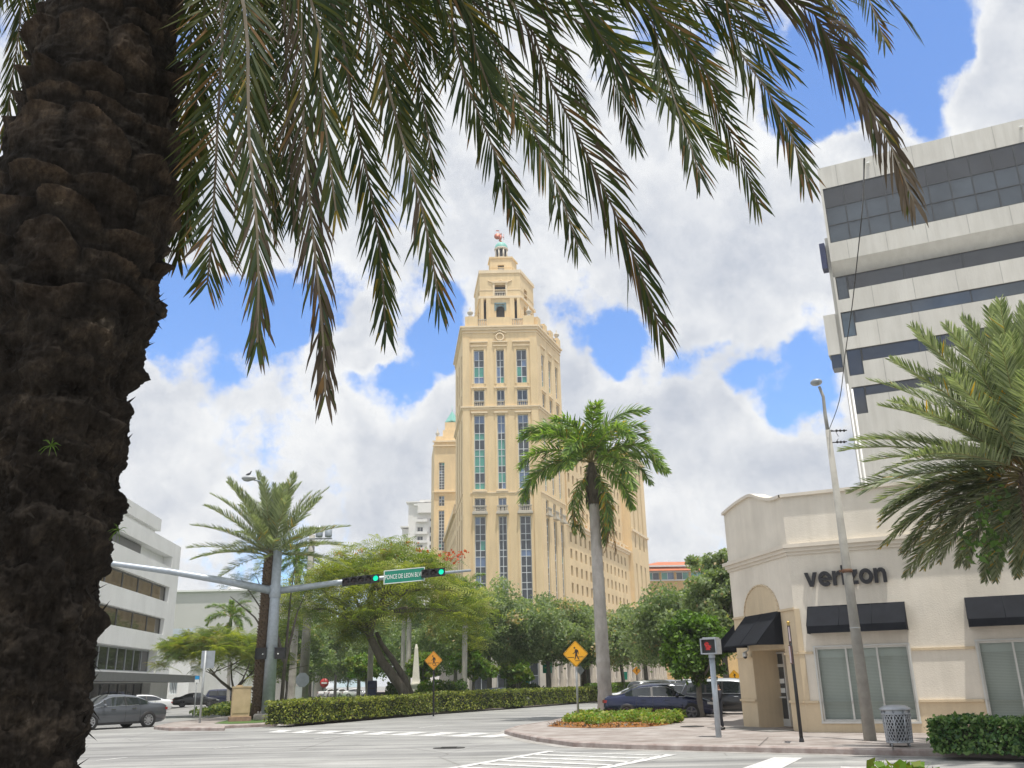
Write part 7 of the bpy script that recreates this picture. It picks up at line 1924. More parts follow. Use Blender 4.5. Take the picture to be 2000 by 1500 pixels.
    for s in (1, -1):
        for xp in (-.25 * length, (.62 if kind != 'sedan' else .70) * length) + (((-1.05) * length,) if kind != 'sedan' else ()):
            x, zb, zs, zr, wb, wr = row_at(xp)
            pil.add([(xp + dx, y * s, z) for (y, z) in ((wb * .958, zs), (wr * 1.068, zs + (zr - zs) * .82)) for dx in (-.045, .045)], [(0, 1, 3, 2) if s < 0 else (2, 3, 1, 0)])
    for (v_) in pil.v: pass
    pil.v = [(a, b_ + (.004 if b_ > 0 else -.004), c) for (a, b_, c) in pil.v]; pil.build('pillars', M['trim_black'], t, local=True)
    for s in (1, -1):
        for xw in wheels:
            xw *= length; x, zb, zs, zr, wb, wr = row_at(xw); y = wb * 1.0 * s
            ax = (Vector((1, 0, 0)), Vector((0, 0, 1)), Vector((0, s, 0)))
            aw = MB(); aw.lathe((xw, y - s * .02, r), [(0, .0), (r * 1.13, .0), (r * 1.13, .026), (r * 1.0, .026)], 24, ax=ax); aw.build('wheel_arch', M['trim_black'], t, local=True)
            w = MB(); w.lathe((xw, y - s * .16, r), [(r * .7, .0), (r * .95, .0), (r, .03), (r, .17), (r * .95, .195), (r * .70, .20), (r * .68, .19)], 26, ax=ax); wo = w.build('wheel', M['tyre'], t, local=True)
            rm = MB(); rm.lathe((xw, y + s * .01, r), [(0, .015), (r * .15, .02), (r * .17, .0)], 12, ax=ax); rm.lathe((xw, y - s * .0, r), [(r * .60, .01), (r * .69, .035), (r * .70, .02)], 26, ax=ax)
            nsp = 5 if rim == 'rim_dark' else 9
            for k in range(nsp):
                a = 2 * math.pi * k / nsp + .2; d = Vector((math.cos(a), 0, math.sin(a))); e = Vector((-math.sin(a), 0, math.cos(a)))
                rm.obox(Vector((xw, y + s * .015, r)) + d * r * .39, d * r * .27, e * (.028 if nsp > 5 else .04), Vector((0, .012, 0)))
            rm.build('rim', M[rim], wo, local=True)
            dk_ = MB(); dk_.lathe((xw, y - s * .03, r), [(0, 0), (r * .68, 0)], 22, ax=ax); dk_.build('brake_disc', M['trim_black'], wo, local=True)
        x, zb, zs, zr, wb, wr = fine[4]
        tl = MB(); tl.obox((fine[3][0] + .10, s * fine[3][4] * .965, zs - .15), (.16, .012, 0), (.012 * s, .05, 0), (0, 0, .055)); tl.obox((-2.33 * length, s * fine[2][4] * .72, zs - .15), (.02, .06 * s, 0), (-.10 * s, .12, 0), (0, 0, .055)); tl.build('tail_light', M['tail'], t, local=True)
        fr_ = fine[-7]; hl = MB(); hl.obox((fr_[0] + .04, s * fr_[4] * .93, fr_[2] - .07), (.15, -.05 * s, -.015), (.01, .03 * s, 0), (0, 0, .05)); hl.build('headlight', M['head'], t, local=True)
        fm_ = row_at(.82 * length); mr = MB(); mr.ball((.86 * length, s * (fm_[4] + .10), fm_[2] + .07), (.07, .11, .075), 12, 8); mr.build('mirror', paint_m, t, local=True)
        for xh_ in (-.62 * length, .38 * length):
            fh_ = row_at(xh_); hd_ = MB(); hd_.obox((xh_, s * (fh_[4] + .002), fh_[2] - .12), (.10, 0, 0), (0, .014, 0), (0, 0, .014)); hd_.build('door_handle', paint_m if rim == 'rim_dark' else M['chrome'], t, local=True)
        ds = MB()
        for xs_ in (-.95 * length, -.22 * length, 1.05 * length):
            f0 = row_at(xs_); zq_ = [f0[1] + .12, f0[1] + (f0[2] - f0[1]) * .42, f0[1] + (f0[2] - f0[1]) * .62, f0[2]]
            yq = [f0[4] * .966, f0[4] * 1.002, f0[4] * 1.002, f0[4] * .958]
            for k in range(3): ds.add([(xs_ + dx, s * (y_ + .002), z_) for (y_, z_) in ((yq[k], zq_[k]), (yq[k + 1], zq_[k + 1])) for dx in (-.008, .008)], [(0, 1, 3, 2) if s < 0 else (2, 3, 1, 0)])
        ds.build('door_seam', M['trim_black'], t, local=True)
        sk = MB(); sk.obox((0.02, s * fine[14][4] * .945, .235 if kind != 'suv' else .33), (1.0 * length, 0, 0), (0, .02, 0), (0, 0, .05)); sk.build('sill', M['trim_black'], t, local=True)
        cw_ = MB()
        for i in range(nS - 1):
            if i_roof0 <= cab[i] < 7:
                for (jj, up_) in ((6, .012), (7, -.008)):
                    p, q = V[i][jj], V[i + 1][jj]; cw_.tube([Vector((p[0], s * (p[1] + .004), p[2] + up_)), Vector((q[0], s * (q[1] + .004), q[2] + up_))], .011, 5, cap=False)
        cw_.build('window_trim', M['chrome'] if name != 'dark_car' else M['trim_black'], t, local=True)
    bp_ = MB(); bp_.obox((-2.375 * length, 0, .42), (.05, 0, 0), (0, .55, 0), (0, 0, .09)); bp_.build('rear_bumper_insert', M['trim_black'], t, local=True)
    npt = MB(); npt.obox((-2.40 * length, 0, .70), (.012, 0, 0), (0, .15, 0), (0, 0, .075)); npt.build('licence_plate', M['sign_white'], t, local=True)
    gr_ = MB(); gr_.obox((2.41 * length, 0, .50), (.02, 0, 0), (0, .42, 0), (0, 0, .09)); gr_.build('grille', M['trim_black'], t, local=True)
    return t
P_GREY = paint('grey_car_paint', (.10, .11, .125)); P_WHITE = paint('white_car_paint', (.75, .76, .77), .0); P_BLACK = paint('black_car_paint', (.012, .013, .016), .2); P_BLUE = paint('blue_car_paint', (.010, .017, .062), .45, .22)
P_SILV = paint('silver_car_paint', (.50, .53, .55), .5); P_NAVY = paint('navy_car_paint', (.02, .025, .07), .4)
gA = G(184, 1426, 0); gB = G(276, 1421, 0)
dsd = (gB - gA).normalized(); hdg = math.degrees(math.atan2(-dsd.x, -dsd.y))
# left sedan: its near flank runs through the two wheel contact points
c_ = (gA + gB) / 2; nrm = Vector((dsd.y, -dsd.x, 0)); nrm = nrm if nrm.y > 0 else -nrm
car('sedan', 'grey sedan driving behind the trunk of the big palm on the left', 'sedan', P_GREY, (c_.x + nrm.x * .9, c_.y + nrm.y * .9, 0), hdg, rim='rim', scale=1.1)
w_ = G(302, 1394, 0); car('sedan', 'white sedan whose tail shows behind the grey sedan', 'sedan', P_WHITE, (w_.x - 1.9, w_.y + 1.6, 0), 232)
for (u, v, h, pm, lb, kd) in ((372, 1381, 70, P_BLACK, 'black parked car under the low spreading tree, nearest the white office', 'sedan'), (432, 1379, 66, P_NAVY, 'dark parked car under the low spreading tree, nearer the cabinet', 'suv')):
    p = G(u, v, 0); car('dark_car', lb, kd, pm, (p.x, p.y + 1.5, 0), h, rim='rim_dark', group='dark cars parked under the low tree')
# right-hand bay, cars parked at an angle with their noses to the pavement
pr = G(1352, 1408.5, 0); 
HB_ = 97
car('sedan', 'shiny blue sedan parked nose-in behind the royal palm trunk', 'sedan', P_BLUE, (pr.x - 1.42 * .95 + .1, pr.y + 1.6, 0), HB_, rim='rim_dark', glass='car_glass', length=.95, scale=1.08)
p2_ = G(1386, 1402, 0); car('wagon', 'black wagon with silver wheels and roof rails parked beyond the blue sedan', 'wagon', P_BLACK, (p2_.x - 1.35, p2_.y + 2.1, 0), 97, scale=1.08)
for (u, Y, h, kd, pm, rf, lb) in ((1258, 58, 95, 'sedan', P_SILV, None, 'silver car roof showing above the blue sedan'), (1285, 66, 60, 'suv', P_WHITE, None, 'white car with dark windows below the far yellow crossing sign'), (1306, 80, 40, 'suv', P_WHITE, None, 'farther white off-roader behind the white car'),
                                  (1345, 54, 200, 'suv', P_BLACK, P_WHITE, 'black off-roader with a pale roof behind the round green tree'), (1425, 46, 110, 'suv', P_BLACK, P_SILV, 'black off-roader with a silver roof line at the shop corner')):
    p = P(u, 1340, Y); car('parked_car', lb, kd, pm, (p.x, Y, 0), h, roof=rf, group='cars parked beyond the blue sedan')
p = P(975, 1345, 72); car('parked_car', 'roof of a dark blue car just showing above the median hedge', 'sedan', P_NAVY, (p.x, 72, 0.0), 100, glass='car_glass_pale')
for (u, Y, lb) in ((641, 175, 'tiny white car far down the left street, the left one'), (663, 172, 'tiny white car far down the left street, the middle one'), (697, 160, 'tiny white car far down the left street, the right one')):
    p = P(u, 1345, Y); car('far_car', lb, 'sedan', P_WHITE, (p.x, Y, 0), 20 if u < 690 else 80, group='far white cars', simple=False)

# ================================================================== person behind the walk signal
pf = G(1411, 1425, SW); sc_p = (P(1411, 1333, pf.y).z - SW) / 1.75
PN = thing('person', 'person in dark uniform and cap with folded arms standing behind the walk signal pole', 'person', pf, rad(0))
M['skin'] = mat('skin', (.36, .19, .125), .55, 0, .08, 6); M['uniform'] = mat('dark_uniform', (.018, .02, .027), .85, 0, .2, 8); M['hair'] = mat('dark_hair', (.02, .015, .012), .8, 0, .2, 20); M['boots_'] = mat('black_boots', (.012, .012, .012), .4, 0, .1, 8)
def skinned(name, verts, edges, radii, mats, parent, levels=2, root=0):
    me = bpy.data.meshes.new(name); me.from_pydata([Vector(v) * sc_p for v in verts], edges, [])
    o = bpy.data.objects.new(name, me); COL.objects.link(o)
    sk = o.modifiers.new('skin', 'SKIN'); sk.use_smooth_shade = True
    lay = me.skin_vertices[0] if len(me.skin_vertices) else None
    if lay is None:
        bm = bmesh.new(); bm.from_mesh(me); bm.verts.layers.skin.verify(); bm.to_mesh(me); bm.free(); lay = me.skin_vertices[0]
    for i, r in enumerate(radii):
        rr = r if isinstance(r, tuple) else (r, r); lay.data[i].radius = (rr[0] * sc_p, rr[1] * sc_p); lay.data[i].use_root = (i == root)
    sb_ = o.modifiers.new('sub', 'SUBSURF'); sb_.levels = levels; sb_.render_levels = levels
    dg_ = bpy.context.evaluated_depsgraph_get(); dg_.update(); m2 = bpy.data.meshes.new_from_object(o.evaluated_get(dg_)); bpy.data.objects.remove(o)
    m2.materials.clear()
    for m in mats: m2.materials.append(m)
    ob = bpy.data.objects.new(name, m2); COL.objects.link(ob); ob.parent = parent
    for p_ in m2.polygons: p_.use_smooth = True
    return ob
# facing left (-X) and a little to the viewer
bv = [(0, 0, .95), (0, 0, 1.08), (0, 0, 1.25), (0, 0, 1.40), (-.01, 0, 1.50), (-.03, 0, 1.56), (-.035, 0, 1.66),
      (0, -.10, .90), (-.03, -.11, .50), (.02, -.11, .10), (0, .10, .90), (-.02, .12, .50), (.03, .12, .10),
      (.0, -.19, 1.40), (-.04, -.24, 1.16), (-.22, -.12, 1.12), (-.26, .06, 1.15), (.0, .19, 1.40), (-.04, .24, 1.14), (-.20, .14, 1.07), (-.25, -.04, 1.08)]
be = [(0, 1), (1, 2), (2, 3), (3, 4), (4, 5), (5, 6), (0, 7), (7, 8), (8, 9), (0, 10), (10, 11), (11, 12), (3, 13), (13, 14), (14, 15), (15, 16), (3, 17), (17, 18), (18, 19), (19, 20)]
br_ = [(.13, .16), (.12, .145), (.13, .165), (.11, .14), .055, .055, .085, .095, .062, .045, .095, .062, .045, .065, .05, .04, .03, .065, .05, .04, .03]
body = skinned('body', bv, be, br_, [M['uniform'], M['skin']], PN)
for p_ in body.data.polygons:
    z = p_.center.z / sc_p; x = p_.center.x / sc_p
    if z > 1.47 or (x < -.13 and 1.0 < z < 1.25): p_.material_index = 1
for s in (-1, 1):
    ft_ = MB(); q0 = Vector((.02 if s < 0 else .03, .11 * s, .05)) * sc_p; ft_.tube([q0 + Vector((.06, 0, 0)) * sc_p, q0, q0 + Vector((-.10, 0, -.01)) * sc_p, q0 + Vector((-.19, 0, -.015)) * sc_p], [.045 * sc_p, .055 * sc_p, .048 * sc_p, .03 * sc_p], 10); ft_.build('boot', M['boots_'], PN, local=True)
cp = MB(); hc_ = Vector((-.035, 0, 1.70)) * sc_p; cp.lathe(hc_, [(.098 * sc_p, -.01), (.10 * sc_p, .02), (.08 * sc_p, .06 * sc_p), (0, .075 * sc_p)], 16); cp.obox(hc_ + Vector((-.12, 0, 0)) * sc_p, Vector((.05, 0, -.008)) * sc_p, Vector((0, .07, 0)) * sc_p, Vector((0, 0, .006)) * sc_p); cp.build('cap', M['uniform'], PN, local=True)
hr = MB(); hr.ball(Vector((-.005, 0, 1.645)) * sc_p, (.085 * sc_p, .085 * sc_p, .06 * sc_p), 14, 8); hr.build('hair', M['hair'], PN, local=True)
fa = MB(); fa.tube([Vector((-.115, 0, 1.655)) * sc_p, Vector((-.14, 0, 1.62)) * sc_p], [.010 * sc_p, .017 * sc_p], 6); fa.build('nose', M['skin'], PN, local=True)
for s in (-1, 1):
    ey = MB(); ey.ball(Vector((-.108, .033 * s, 1.66)) * sc_p, .011 * sc_p, 8, 6); ey.build('eye', M['hair'], PN, local=True)
    er = MB(); er.ball(Vector((-.03, .086 * s, 1.64)) * sc_p, (.022 * sc_p, .010 * sc_p, .03 * sc_p), 8, 6); er.build('ear', M['skin'], PN, local=True)
mo = MB(); mo.obox(Vector((-.117, 0, 1.595)) * sc_p, (.004 * sc_p, 0, 0), (0, .022 * sc_p, 0), (0, 0, .005 * sc_p)); M['lip'] = mat('lips', (.28, .10, .08), .5, 0, .05, 5); mo.build('mouth', M['lip'], PN, local=True)
def hand(base, d, n, parent):
    """palm with four unequal fingers and a thumb, curled round the other arm"""
    base, d, n = Vector(base) * sc_p, Vector(d).normalized(), Vector(n).normalized(); s = d.cross(n); hv, hed, hr_ = [], [], []
    hm = MB(); hm.tube([base, base + d * .05 * sc_p, base + d * .085 * sc_p], [.026 * sc_p, .036 * sc_p, .032 * sc_p], 10)
    for k, L in enumerate((.062, .072, .068, .052)):
        q = base + d * .08 * sc_p + s * ((k - 1.5) * .017 * sc_p); hm.tube([q, q + d * L * .5 * sc_p + n * .008 * sc_p, q + d * L * .8 * sc_p + n * .026 * sc_p], [.0092 * sc_p, .0085 * sc_p, .006 * sc_p], 7)
    q = base + d * .03 * sc_p + s * -.03 * sc_p; hm.tube([q, q + (d * .6 - s * .8) * .04 * sc_p, q + (d * .9 - s * .6) * .07 * sc_p], [.012 * sc_p, .010 * sc_p, .007 * sc_p], 7)
    hm.build('hand', M['skin'], parent, local=True)
hand((-.26, .06, 1.15), (.15, 1, .05), (1, 0, 0), PN); hand((-.25, -.04, 1.08), (.1, -1, .05), (1, 0, 0), PN)
bl_ = MB(); bl_.lathe((0, 0, .985 * sc_p), [(.150 * sc_p, -.025 * sc_p), (.158 * sc_p, 0), (.150 * sc_p, .025 * sc_p)], 18); bl_.build('belt', M['boots_'], PN, local=True)

# ================================================================== the big date palm in the foreground
rs = np.random.RandomState(123)
TY_ = 3.4
ax_top, ax_bot = P(216, 0, TY_), P(16, 1500, TY_)
axx = ax_top.x * .5 + ax_bot.x * .5
FP = thing('date_palm', 'huge rough dark palm trunk with hanging fronds across the top, nearest the viewer', 'palm', (axx, TY_, 0))
def vnoise(x, y, seed, per):
    """value noise on a lattice that repeats every `per` cells in x"""
    r = np.random.RandomState(seed); T = r.uniform(-1, 1, (per, 512))
    xi = np.floor(x).astype(int); yi = np.floor(y).astype(int); fx, fy = x - xi, y - yi; fx = fx * fx * (3 - 2 * fx); fy = fy * fy * (3 - 2 * fy)
    g_ = lambda a, b_: T[a % per, b_ % 512]
    return (g_(xi, yi) * (1 - fx) + g_(xi + 1, yi) * fx) * (1 - fy) + (g_(xi, yi + 1) * (1 - fx) + g_(xi + 1, yi + 1) * fx) * fy
NU, NZ = 420, 900
Z0, Z1 = 0.0, 5.3
uu, zz_g = np.meshgrid(np.linspace(0, 1, NU, endpoint=False), np.linspace(Z0, Z1, NZ))
zk = np.array([0, .8, 1.45, 2.1, 2.9, 3.3, 3.75, 4.25, 4.8, 5.3]); rk = np.array([.35, .29, .252, .225, .25, .335, .355, .315, .27, .27])
rbase = np.interp(zz_g, zk, rk)
up_w = np.clip((zz_g - 2.95) / .5, 0, 1)          # upper part: big leaf-base boots; lower part: shredded fibre
# boots on a staggered spiral lattice
nb = 8; rowh = .17
wob = .55 * vnoise(uu * 9, zz_g * 4, 5, 9)
vv = zz_g / rowh + uu * 2.0 + wob
row = np.floor(vv); t = vv - row
ph = uu * nb + .5 * (row % 2) + .18 * np.sin(row * 2.3); sfr = ph - np.floor(ph) - .5
cell = np.floor(ph) * 13 + row * 7
jit = (np.sin(cell * 12.9898) * 43758.5453) % 1.0
wid = np.clip(1 - (np.abs(sfr) / .5) ** 5, 0, 1) * (.8 + .4 * vnoise(uu * 28, zz_g * 14, 11, 28))
edge = .80 - .25 * (np.abs(sfr) * 2) ** 1.6 + .10 * (jit - .5)
prof = np.where(t < edge, (t / np.maximum(edge, .1)) ** 1.5, np.clip(1 - (t - edge) / .09, 0, 1) * .9)
boots = (.040 + .045 * jit) * wid * prof - .015
fib = .030 * vnoise(uu * 14, zz_g * 9, 1, 14) + .018 * vnoise(uu * 34, zz_g * 26, 2, 34) + .010 * vnoise(uu * 90, zz_g * 50, 3, 90) + .006 * vnoise(uu * 200, zz_g * 120, 4, 200)
rag = np.clip(vnoise(uu * 26, zz_g * 11, 6, 26), 0, 1) ** 2 * .05
ledge = ((zz_g / .21 + uu * .8 + .35 * vnoise(uu * 7, zz_g * 3, 8, 7)) % 1.0); ledge = np.where(ledge < .85, ledge / .85, (1 - ledge) / .15) * .022
r_ = rbase + up_w * (boots + .55 * fib ) + (1 - up_w) * (fib + rag + ledge)
cxs = np.interp(zz_g, [0, 5.3], [0.0, 0.0])
ang = uu * 2 * np.pi
bootw = np.clip(up_w * wid * np.clip(prof * 1.6, 0, 1) + (1 - up_w) * .25, 0, 1)
verts = np.stack([r_ * np.cos(ang), r_ * np.sin(ang), zz_g], -1).reshape(-1, 3)
i0 = (np.arange(NZ - 1)[:, None] * NU + np.arange(NU)[None, :]); i1 = (np.arange(NZ - 1)[:, None] * NU + (np.arange(NU)[None, :] + 1) % NU)
faces = np.stack([i0, i1, i1 + NU, i0 + NU], -1).reshape(-1, 4)
def barkmat():
    m = bpy.data.materials.new('palm_bark_fibre'); m.use_nodes = True; t_ = m.node_tree; b = t_.nodes['Principled BSDF']; b.inputs['Roughness'].default_value = .95; b.inputs['Specular IOR Level'].default_value = .15
    tx = t_.nodes.new('ShaderNodeTexCoord')
    def noise(sc, det, st=None):
        mp = t_.nodes.new('ShaderNodeMapping'); t_.links.new(tx.outputs['Object'], mp.inputs[0])
        if st: mp.inputs['Scale'].default_value = st
        n = t_.nodes.new('ShaderNodeTexNoise'); n.inputs['Scale'].default_value = sc; n.inputs['Detail'].default_value = det; n.inputs['Roughness'].default_value = .7; t_.links.new(mp.outputs[0], n.inputs['Vector']); return n.outputs['Fac']
    r = t_.nodes.new('ShaderNodeValToRGB'); e = r.color_ramp.elements; e[0].position = .36; e[0].color = (.016, .014, .012, 1); e[1].position = .52; e[1].color = (.036, .032, .028, 1); x = e.new(.64); x.color = (.068, .058, .047, 1); x = e.new(.74); x.color = (.22, .195, .16, 1)
    t_.links.new(noise(7, 9), r.inputs[0])
    r2 = t_.nodes.new('ShaderNodeValToRGB'); r2.color_ramp.elements[0].position = .3; r2.color_ramp.elements[0].color = (.55, .5, .45, 1); r2.color_ramp.elements[1].position = .7; r2.color_ramp.elements[1].color = (1.3, 1.25, 1.2, 1); t_.links.new(noise(60, 5, (1, 1, .22)), r2.inputs[0])
    mu = t_.nodes.new('ShaderNodeMix'); mu.data_type = 'RGBA'; mu.blend_type = 'MULTIPLY'; mu.inputs['Factor'].default_value = 1; t_.links.new(r.outputs[0], mu.inputs['A']); t_.links.new(r2.outputs[0], mu.inputs['B']); at_n = t_.nodes.new('ShaderNodeAttribute'); at_n.attribute_name = 'boot'       # woody cut leaf bases are paler than the fibre between them
    r4 = t_.nodes.new('ShaderNodeValToRGB'); r4.color_ramp.elements[0].position = .15; r4.color_ramp.elements[0].color = (.75, .75, .75, 1); r4.color_ramp.elements[1].position = .8; r4.color_ramp.elements[1].color = (1.6, 1.42, 1.25, 1); t_.links.new(at_n.outputs['Fac'], r4.inputs[0])
    mu2 = t_.nodes.new('ShaderNodeMix'); mu2.data_type = 'RGBA'; mu2.blend_type = 'MULTIPLY'; mu2.inputs['Factor'].default_value = 1; t_.links.new(mu.outputs['Result'], mu2.inputs['A']); t_.links.new(r4.outputs[0], mu2.inputs['B'])
    t_.links.new(mu2.outputs['Result'], b.inputs['Base Color'])
    bp = t_.nodes.new('ShaderNodeBump'); bp.inputs['Strength'].default_value = .9; bp.inputs['Distance'].default_value = .012; t_.links.new(noise(75, 6, (1, 1, .3)), bp.inputs['Height']); t_.links.new(bp.outputs[0], b.inputs['Normal'])
    return m
M['palm_bark'] = barkmat()
trk = np_mesh('trunk', verts, faces, 0, M['palm_bark'], FP, smooth=True)
at_ = trk.data.attributes.new('boot', 'FLOAT', 'POINT'); at_.data.foreach_set('value', bootw.ravel().astype(np.float32))
# torn fibres and stubs that break the outline
sp_ = MB()
for k in range(900):
    z = rs.uniform(.5, 3.4); a = rs.uniform(0, 6.283); i = int(z / Z1 * NZ); r = r_[min(i, NZ - 1), int(a / 6.2832 * NU) % NU] - .01
    d = Vector((math.cos(a), math.sin(a), 0)); s = Vector((-d.y, d.x, 0)); p = d * r + Vector((0, 0, z)); L = rs.uniform(.02, .075); w = rs.uniform(.004, .016)
    upd = Vector((0, 0, rs.choice([1, 1, -1]) * rs.uniform(.3, 1.2)))
    tip = p + (d * rs.uniform(.3, 1) + upd + s * rs.normal() * .4).normalized() * L
    sp_.add([p - s * w, p + s * w, tip, p - s * w * .3 - d * .01], [(0, 1, 2), (1, 3, 2), (3, 0, 2)])
sp_.build('bark_fibres', M['palm_bark'], FP, local=True)
for (u, v) in ((100, 870), (232, 1035)):
    o_ = P(u, v, TY_ - .30) - Vector((axx, TY_, 0)) if u < 200 else P(u, v, TY_ - .02) - Vector((axx, TY_, 0))
    gt = MB()
    for k in range(14):
        d = Vector((rs.normal() * .6, -abs(rs.normal()) * .4, rs.normal() * .5 + .1)).normalized(); gt.tube([o_, o_ + d * .022, o_ + d * .04 + Vector((0, 0, -.012))], [.0012, .001, .0004], 3)
    gt.build('grass_tuft', M['lime1'], FP, local=True)
# ---- fronds, each along its own line in space: crown -> arch -> hanging tip
M['fr1'] = leafmat('frond_leaflet', (.050, .070, .027), .30, .62, .3); M['fr2'] = leafmat('frond_leaflet_olive', (.068, .077, .024), .34, .62, .3); M['fr3'] = leafmat('frond_leaflet_blue', (.040, .060, .032), .28, .6, .3)
M['fr_dead'] = leafmat('dead_frond_leaflet', (.09, .070, .052), .18, .8, .35); M['fr_rust'] = leafmat('rusty_leaflet', (.17, .10, .045), .30, .7, .3); M['fr_gold'] = leafmat('golden_leaflet', (.24, .18, .045), .36, .6, .3); M['fr_rach'] = mat('frond_rachis', (.085, .065, .035), .7, 0, .2, 8)
FM = [M['fr_rach'], M['fr1'], M['fr2'], M['fr3'], M['fr_dead'], M['fr_rust'], M['fr_gold']]
W_GREEN = [.42, .24, .28, .01, .03, .02]; W_OLIVE = [.32, .46, .14, .02, .04, .02]; W_DEAD = [.18, .24, .08, .44, .05, .01]; W_HALF = [.36, .36, .14, .09, .04, .01]
crown = Vector((axx, TY_, 5.45))
def catmull(pts, k=6):
    out = []
    for i in range(len(pts) - 1):
        p0, p1, p2, p3 = pts[max(i - 1, 0)], pts[i], pts[i + 1], pts[min(i + 2, len(pts) - 1)]
        for j in range(k):
            t = j / k; out.append(.5 * ((2 * p1) + (p2 - p0) * t + (2 * p0 - 5 * p1 + 4 * p2 - p3) * t * t + (3 * p1 - p0 - 3 * p2 + p3) * t ** 3))
    out.append(pts[-1]); return out
def big_frond(way, wts, seed, n=108, L=.285, sweep=(46, 15), vee=10, droop=.10, twist=0.0, tip=(5, .08), w=.0112, start=.20):
    rs_ = np.random.RandomState(seed)
    pts = [P(u, v, Y) for (u, v, Y) in way]
    first = pts[0]; mid = crown.lerp(first, .5) + Vector((0, 0, .30 + .05 * (first - crown).length))
    line = catmull([crown, mid] + pts)
    cut = max(4, int(len(line) * (.93 if len(way) > 3 else .92))); line = line[:cut + 1]
    rach = np.array([tuple(p - Vector((axx, TY_, 0))) for p in line])
    v, f, m = frond_arrays(rs_, 0, None, n, L, w, vee, droop, 6, wts, tip_mat=tip, start=start, sweep=sweep, rach=rach, rach_r=.010, twist=rs_.normal() * .55, face=(-axx, -TY_, EYE), tipfull=.36)
    return np_mesh('frond', v, f, m, FM, FP)
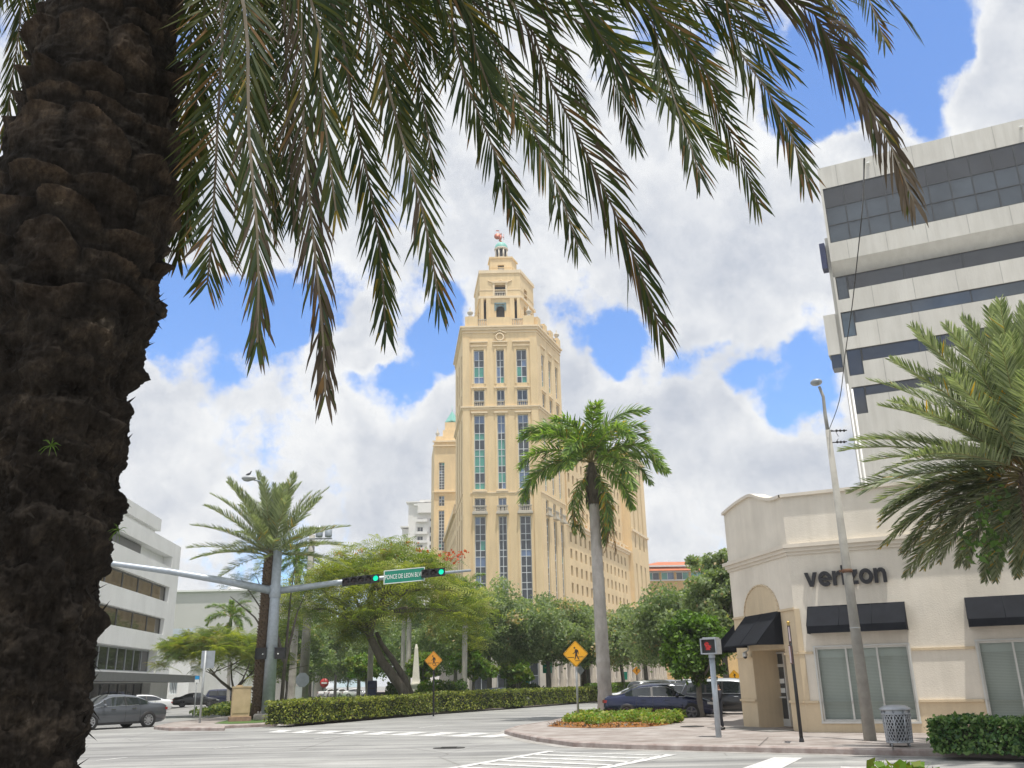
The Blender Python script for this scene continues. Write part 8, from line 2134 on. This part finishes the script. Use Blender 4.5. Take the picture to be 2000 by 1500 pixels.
BF = [  # way points (picture column, row, distance) ; leaflet mix ; twist
    ([(428, -20, 2.9), (424, 250, 2.85), (412, 480, 2.8), (402, 575, 2.75)], W_OLIVE, 1.25, dict(sweep=(62, 24), tip=(5, .3), L=.30, vee=4, droop=.03)),
    ([(470, -20, 2.7), (486, 260, 2.6), (505, 500, 2.5), (500, 730, 2.45)], W_HALF, .9, dict(sweep=(42, 12), tip=(4, .45))),
    ([(575, -20, 3.0), (592, 260, 2.9), (618, 520, 2.8), (633, 690, 2.75), (636, 800, 2.7)], W_DEAD, .4, dict(sweep=(34, 12), droop=.5, tip=(4, .8))),
    ([(640, -20, 3.3), (690, 220, 3.2), (738, 450, 3.1), (757, 720, 3.0)], W_GREEN, 1.0, dict(sweep=(46, 13), tip=(6, .3))),
    ([(690, -20, 3.0), (770, 220, 2.9), (832, 440, 2.8), (866, 655, 2.75)], W_OLIVE, .8, dict(sweep=(46, 15), tip=(5, .2))),
    ([(775, -20, 3.7), (818, 150, 3.6), (850, 355, 3.5)], W_GREEN, .9, {}),
    ([(842, -20, 3.3), (905, 150, 3.2), (975, 320, 3.1), (1030, 490, 3.0)], W_GREEN, .7, {}),
    ([(905, -20, 3.6), (985, 140, 3.5), (1075, 330, 3.35), (1148, 540, 3.2)], W_GREEN, .6, {}),
    ([(975, -20, 3.1), (1080, 170, 3.0), (1195, 400, 2.9), (1262, 560, 2.85), (1303, 685, 2.8)], W_HALF, .35, dict(n=120, tip=(4, .6), droop=.3, L=.34)),
    ([(1125, -20, 4.0), (1190, 120, 3.9), (1248, 300, 3.8)], W_GREEN, .7, {}),
    ([(1215, -20, 3.5), (1300, 150, 3.4), (1378, 375, 3.3)], W_GREEN, .4, {}),
    ([(1265, -20, 3.9), (1370, 150, 3.8), (1440, 290, 3.7), (1496, 440, 3.6)], W_GREEN, .55, {}),
    ([(1345, -20, 3.4), (1450, 110, 3.3), (1530, 230, 3.2), (1595, 405, 3.1)], W_OLIVE, .35, dict(tip=(5, .2), n=116)),
    ([(1500, -30, 3.5), (1610, 70, 3.4), (1700, 210, 3.3), (1760, 330, 3.25), (1792, 415, 3.2)], [.06, .10, .04, .74, .05, .01], .1, dict(w=.014, droop=.75, tip=(4, .8), sweep=(40, 14), n=150, L=.38)),
    ([(1560, -60, 4.2), (1640, 40, 4.1), (1695, 165, 4.0)], W_GREEN, .5, {}),
    ([(1580, -120, 3.8), (1700, -40, 3.7), (1792, 62, 3.6)], W_GREEN, .3, dict(L=.36)),
    ([(1600, -90, 4.4), (1690, -10, 4.3), (1732, 92, 4.2)], W_OLIVE, .6, {}),
    ([(372, -20, 4.0), (362, 250, 3.95), (345, 540, 3.9)], W_OLIVE, 1.1, dict(tip=(5, .2))),
    ([(398, -20, 3.7), (380, 240, 3.65), (362, 480, 3.6)], W_OLIVE, 1.2, dict(tip=(5, .2))),
    ([(500, -20, 3.6), (520, 200, 3.5), (545, 480, 3.4)], W_OLIVE, 1.0, {}),
    ([(540, -20, 3.3), (560, 200, 3.2), (575, 470, 3.1)], W_GREEN, .9, {}),
    ([(600, -20, 2.6), (630, 200, 2.55), (660, 440, 2.5)], W_GREEN, .8, {}),
    ([(740, -20, 3.3), (770, 130, 3.25), (790, 290, 3.2)], W_OLIVE, .8, {}),
    ([(870, -40, 2.8), (930, 100, 2.75), (985, 260, 2.7)], W_GREEN, .5, {}),
    ([(1010, -40, 4.0), (1090, 100, 3.9), (1150, 220, 3.8)], W_GREEN, .5, {}),
    ([(1060, -60, 3.0), (1160, 50, 2.95), (1250, 190, 2.9)], W_GREEN, .3, {}),
    ([(1180, -60, 3.0), (1300, 40, 2.95), (1420, 200, 2.9)], W_OLIVE, .3, {}),
    ([(1300, -80, 3.1), (1430, 10, 3.05), (1545, 150, 3.0)], W_GREEN, .25, {}),
    ([(560, -120, 3.9), (640, -10, 3.8), (690, 170, 3.7)], W_GREEN, .8, {}), ([(700, -120, 4.2), (800, 0, 4.1), (880, 170, 4.0)], W_GREEN, .7, {}),
    ([(440, -120, 4.2), (480, 0, 4.15), (520, 230, 4.1)], W_GREEN, .9, {}),
    ([(60, -60, 4.3), (35, 80, 4.35), (5, 300, 4.4)], W_OLIVE, 1.1, {}), ([(20, -60, 3.9), (-20, 60, 3.9), (-50, 260, 3.9)], W_DEAD, .9, {}), ([(100, -80, 4.6), (75, 60, 4.7), (50, 210, 4.8)], W_GREEN, 1.0, {}),
    ([(-20, -80, 4.8), (-60, 100, 5.0), (-90, 330, 5.1)], W_GREEN, .9, {}),
]
for i, (way, wts, tw_, kw) in enumerate(BF):
    if way[0][0] > 880 and 'L' not in kw: kw = dict(kw, L=.345)
    big_frond(way, wts, 500 + i, twist=tw_, **kw)
# the rest of the crown, above and behind the frame
M_up = [M['fr_rach'], M['fr1'], M['fr2'], M['fr3'], M['fr_gold']]
frond_variants('big', 3, 611, M_up, length=4.3, arch=(.15, -.95, 1.2), n=70, leaf_len=.46, leaf_w=.03, vee=18, droop=.08, wts=[.45, .25, .28, .02], sweep=(58, 20))
put_fronds(FP, crown - Vector((axx, TY_, 0)), 'big', [(i * 2.39996 + rs.normal() * .1, rad(80 - 62 * (i + .5) / 30), rs.uniform(.9, 1.05)) for i in range(30)], rs)

# ================================================================== thin haze volume, added to lift far trees and shadow tones
hz = MB(); hz.box((0, 150, 46.5), (460, 420, 95))
HZ = stuff(hz.build('haze', [], None))
hm_ = bpy.data.materials.new('tone_haze'); hm_.use_nodes = True; ht = hm_.node_tree; ht.nodes.remove(ht.nodes['Principled BSDF'])
pvn = ht.nodes.new('ShaderNodeVolumePrincipled'); pvn.inputs['Density'].default_value = .00045; pvn.inputs['Color'].default_value = (.94, .95, .96, 1); pvn.inputs['Anisotropy'].default_value = .2
ht.links.new(pvn.outputs[0], ht.nodes['Material Output'].inputs['Volume']); HZ.data.materials.append(hm_)
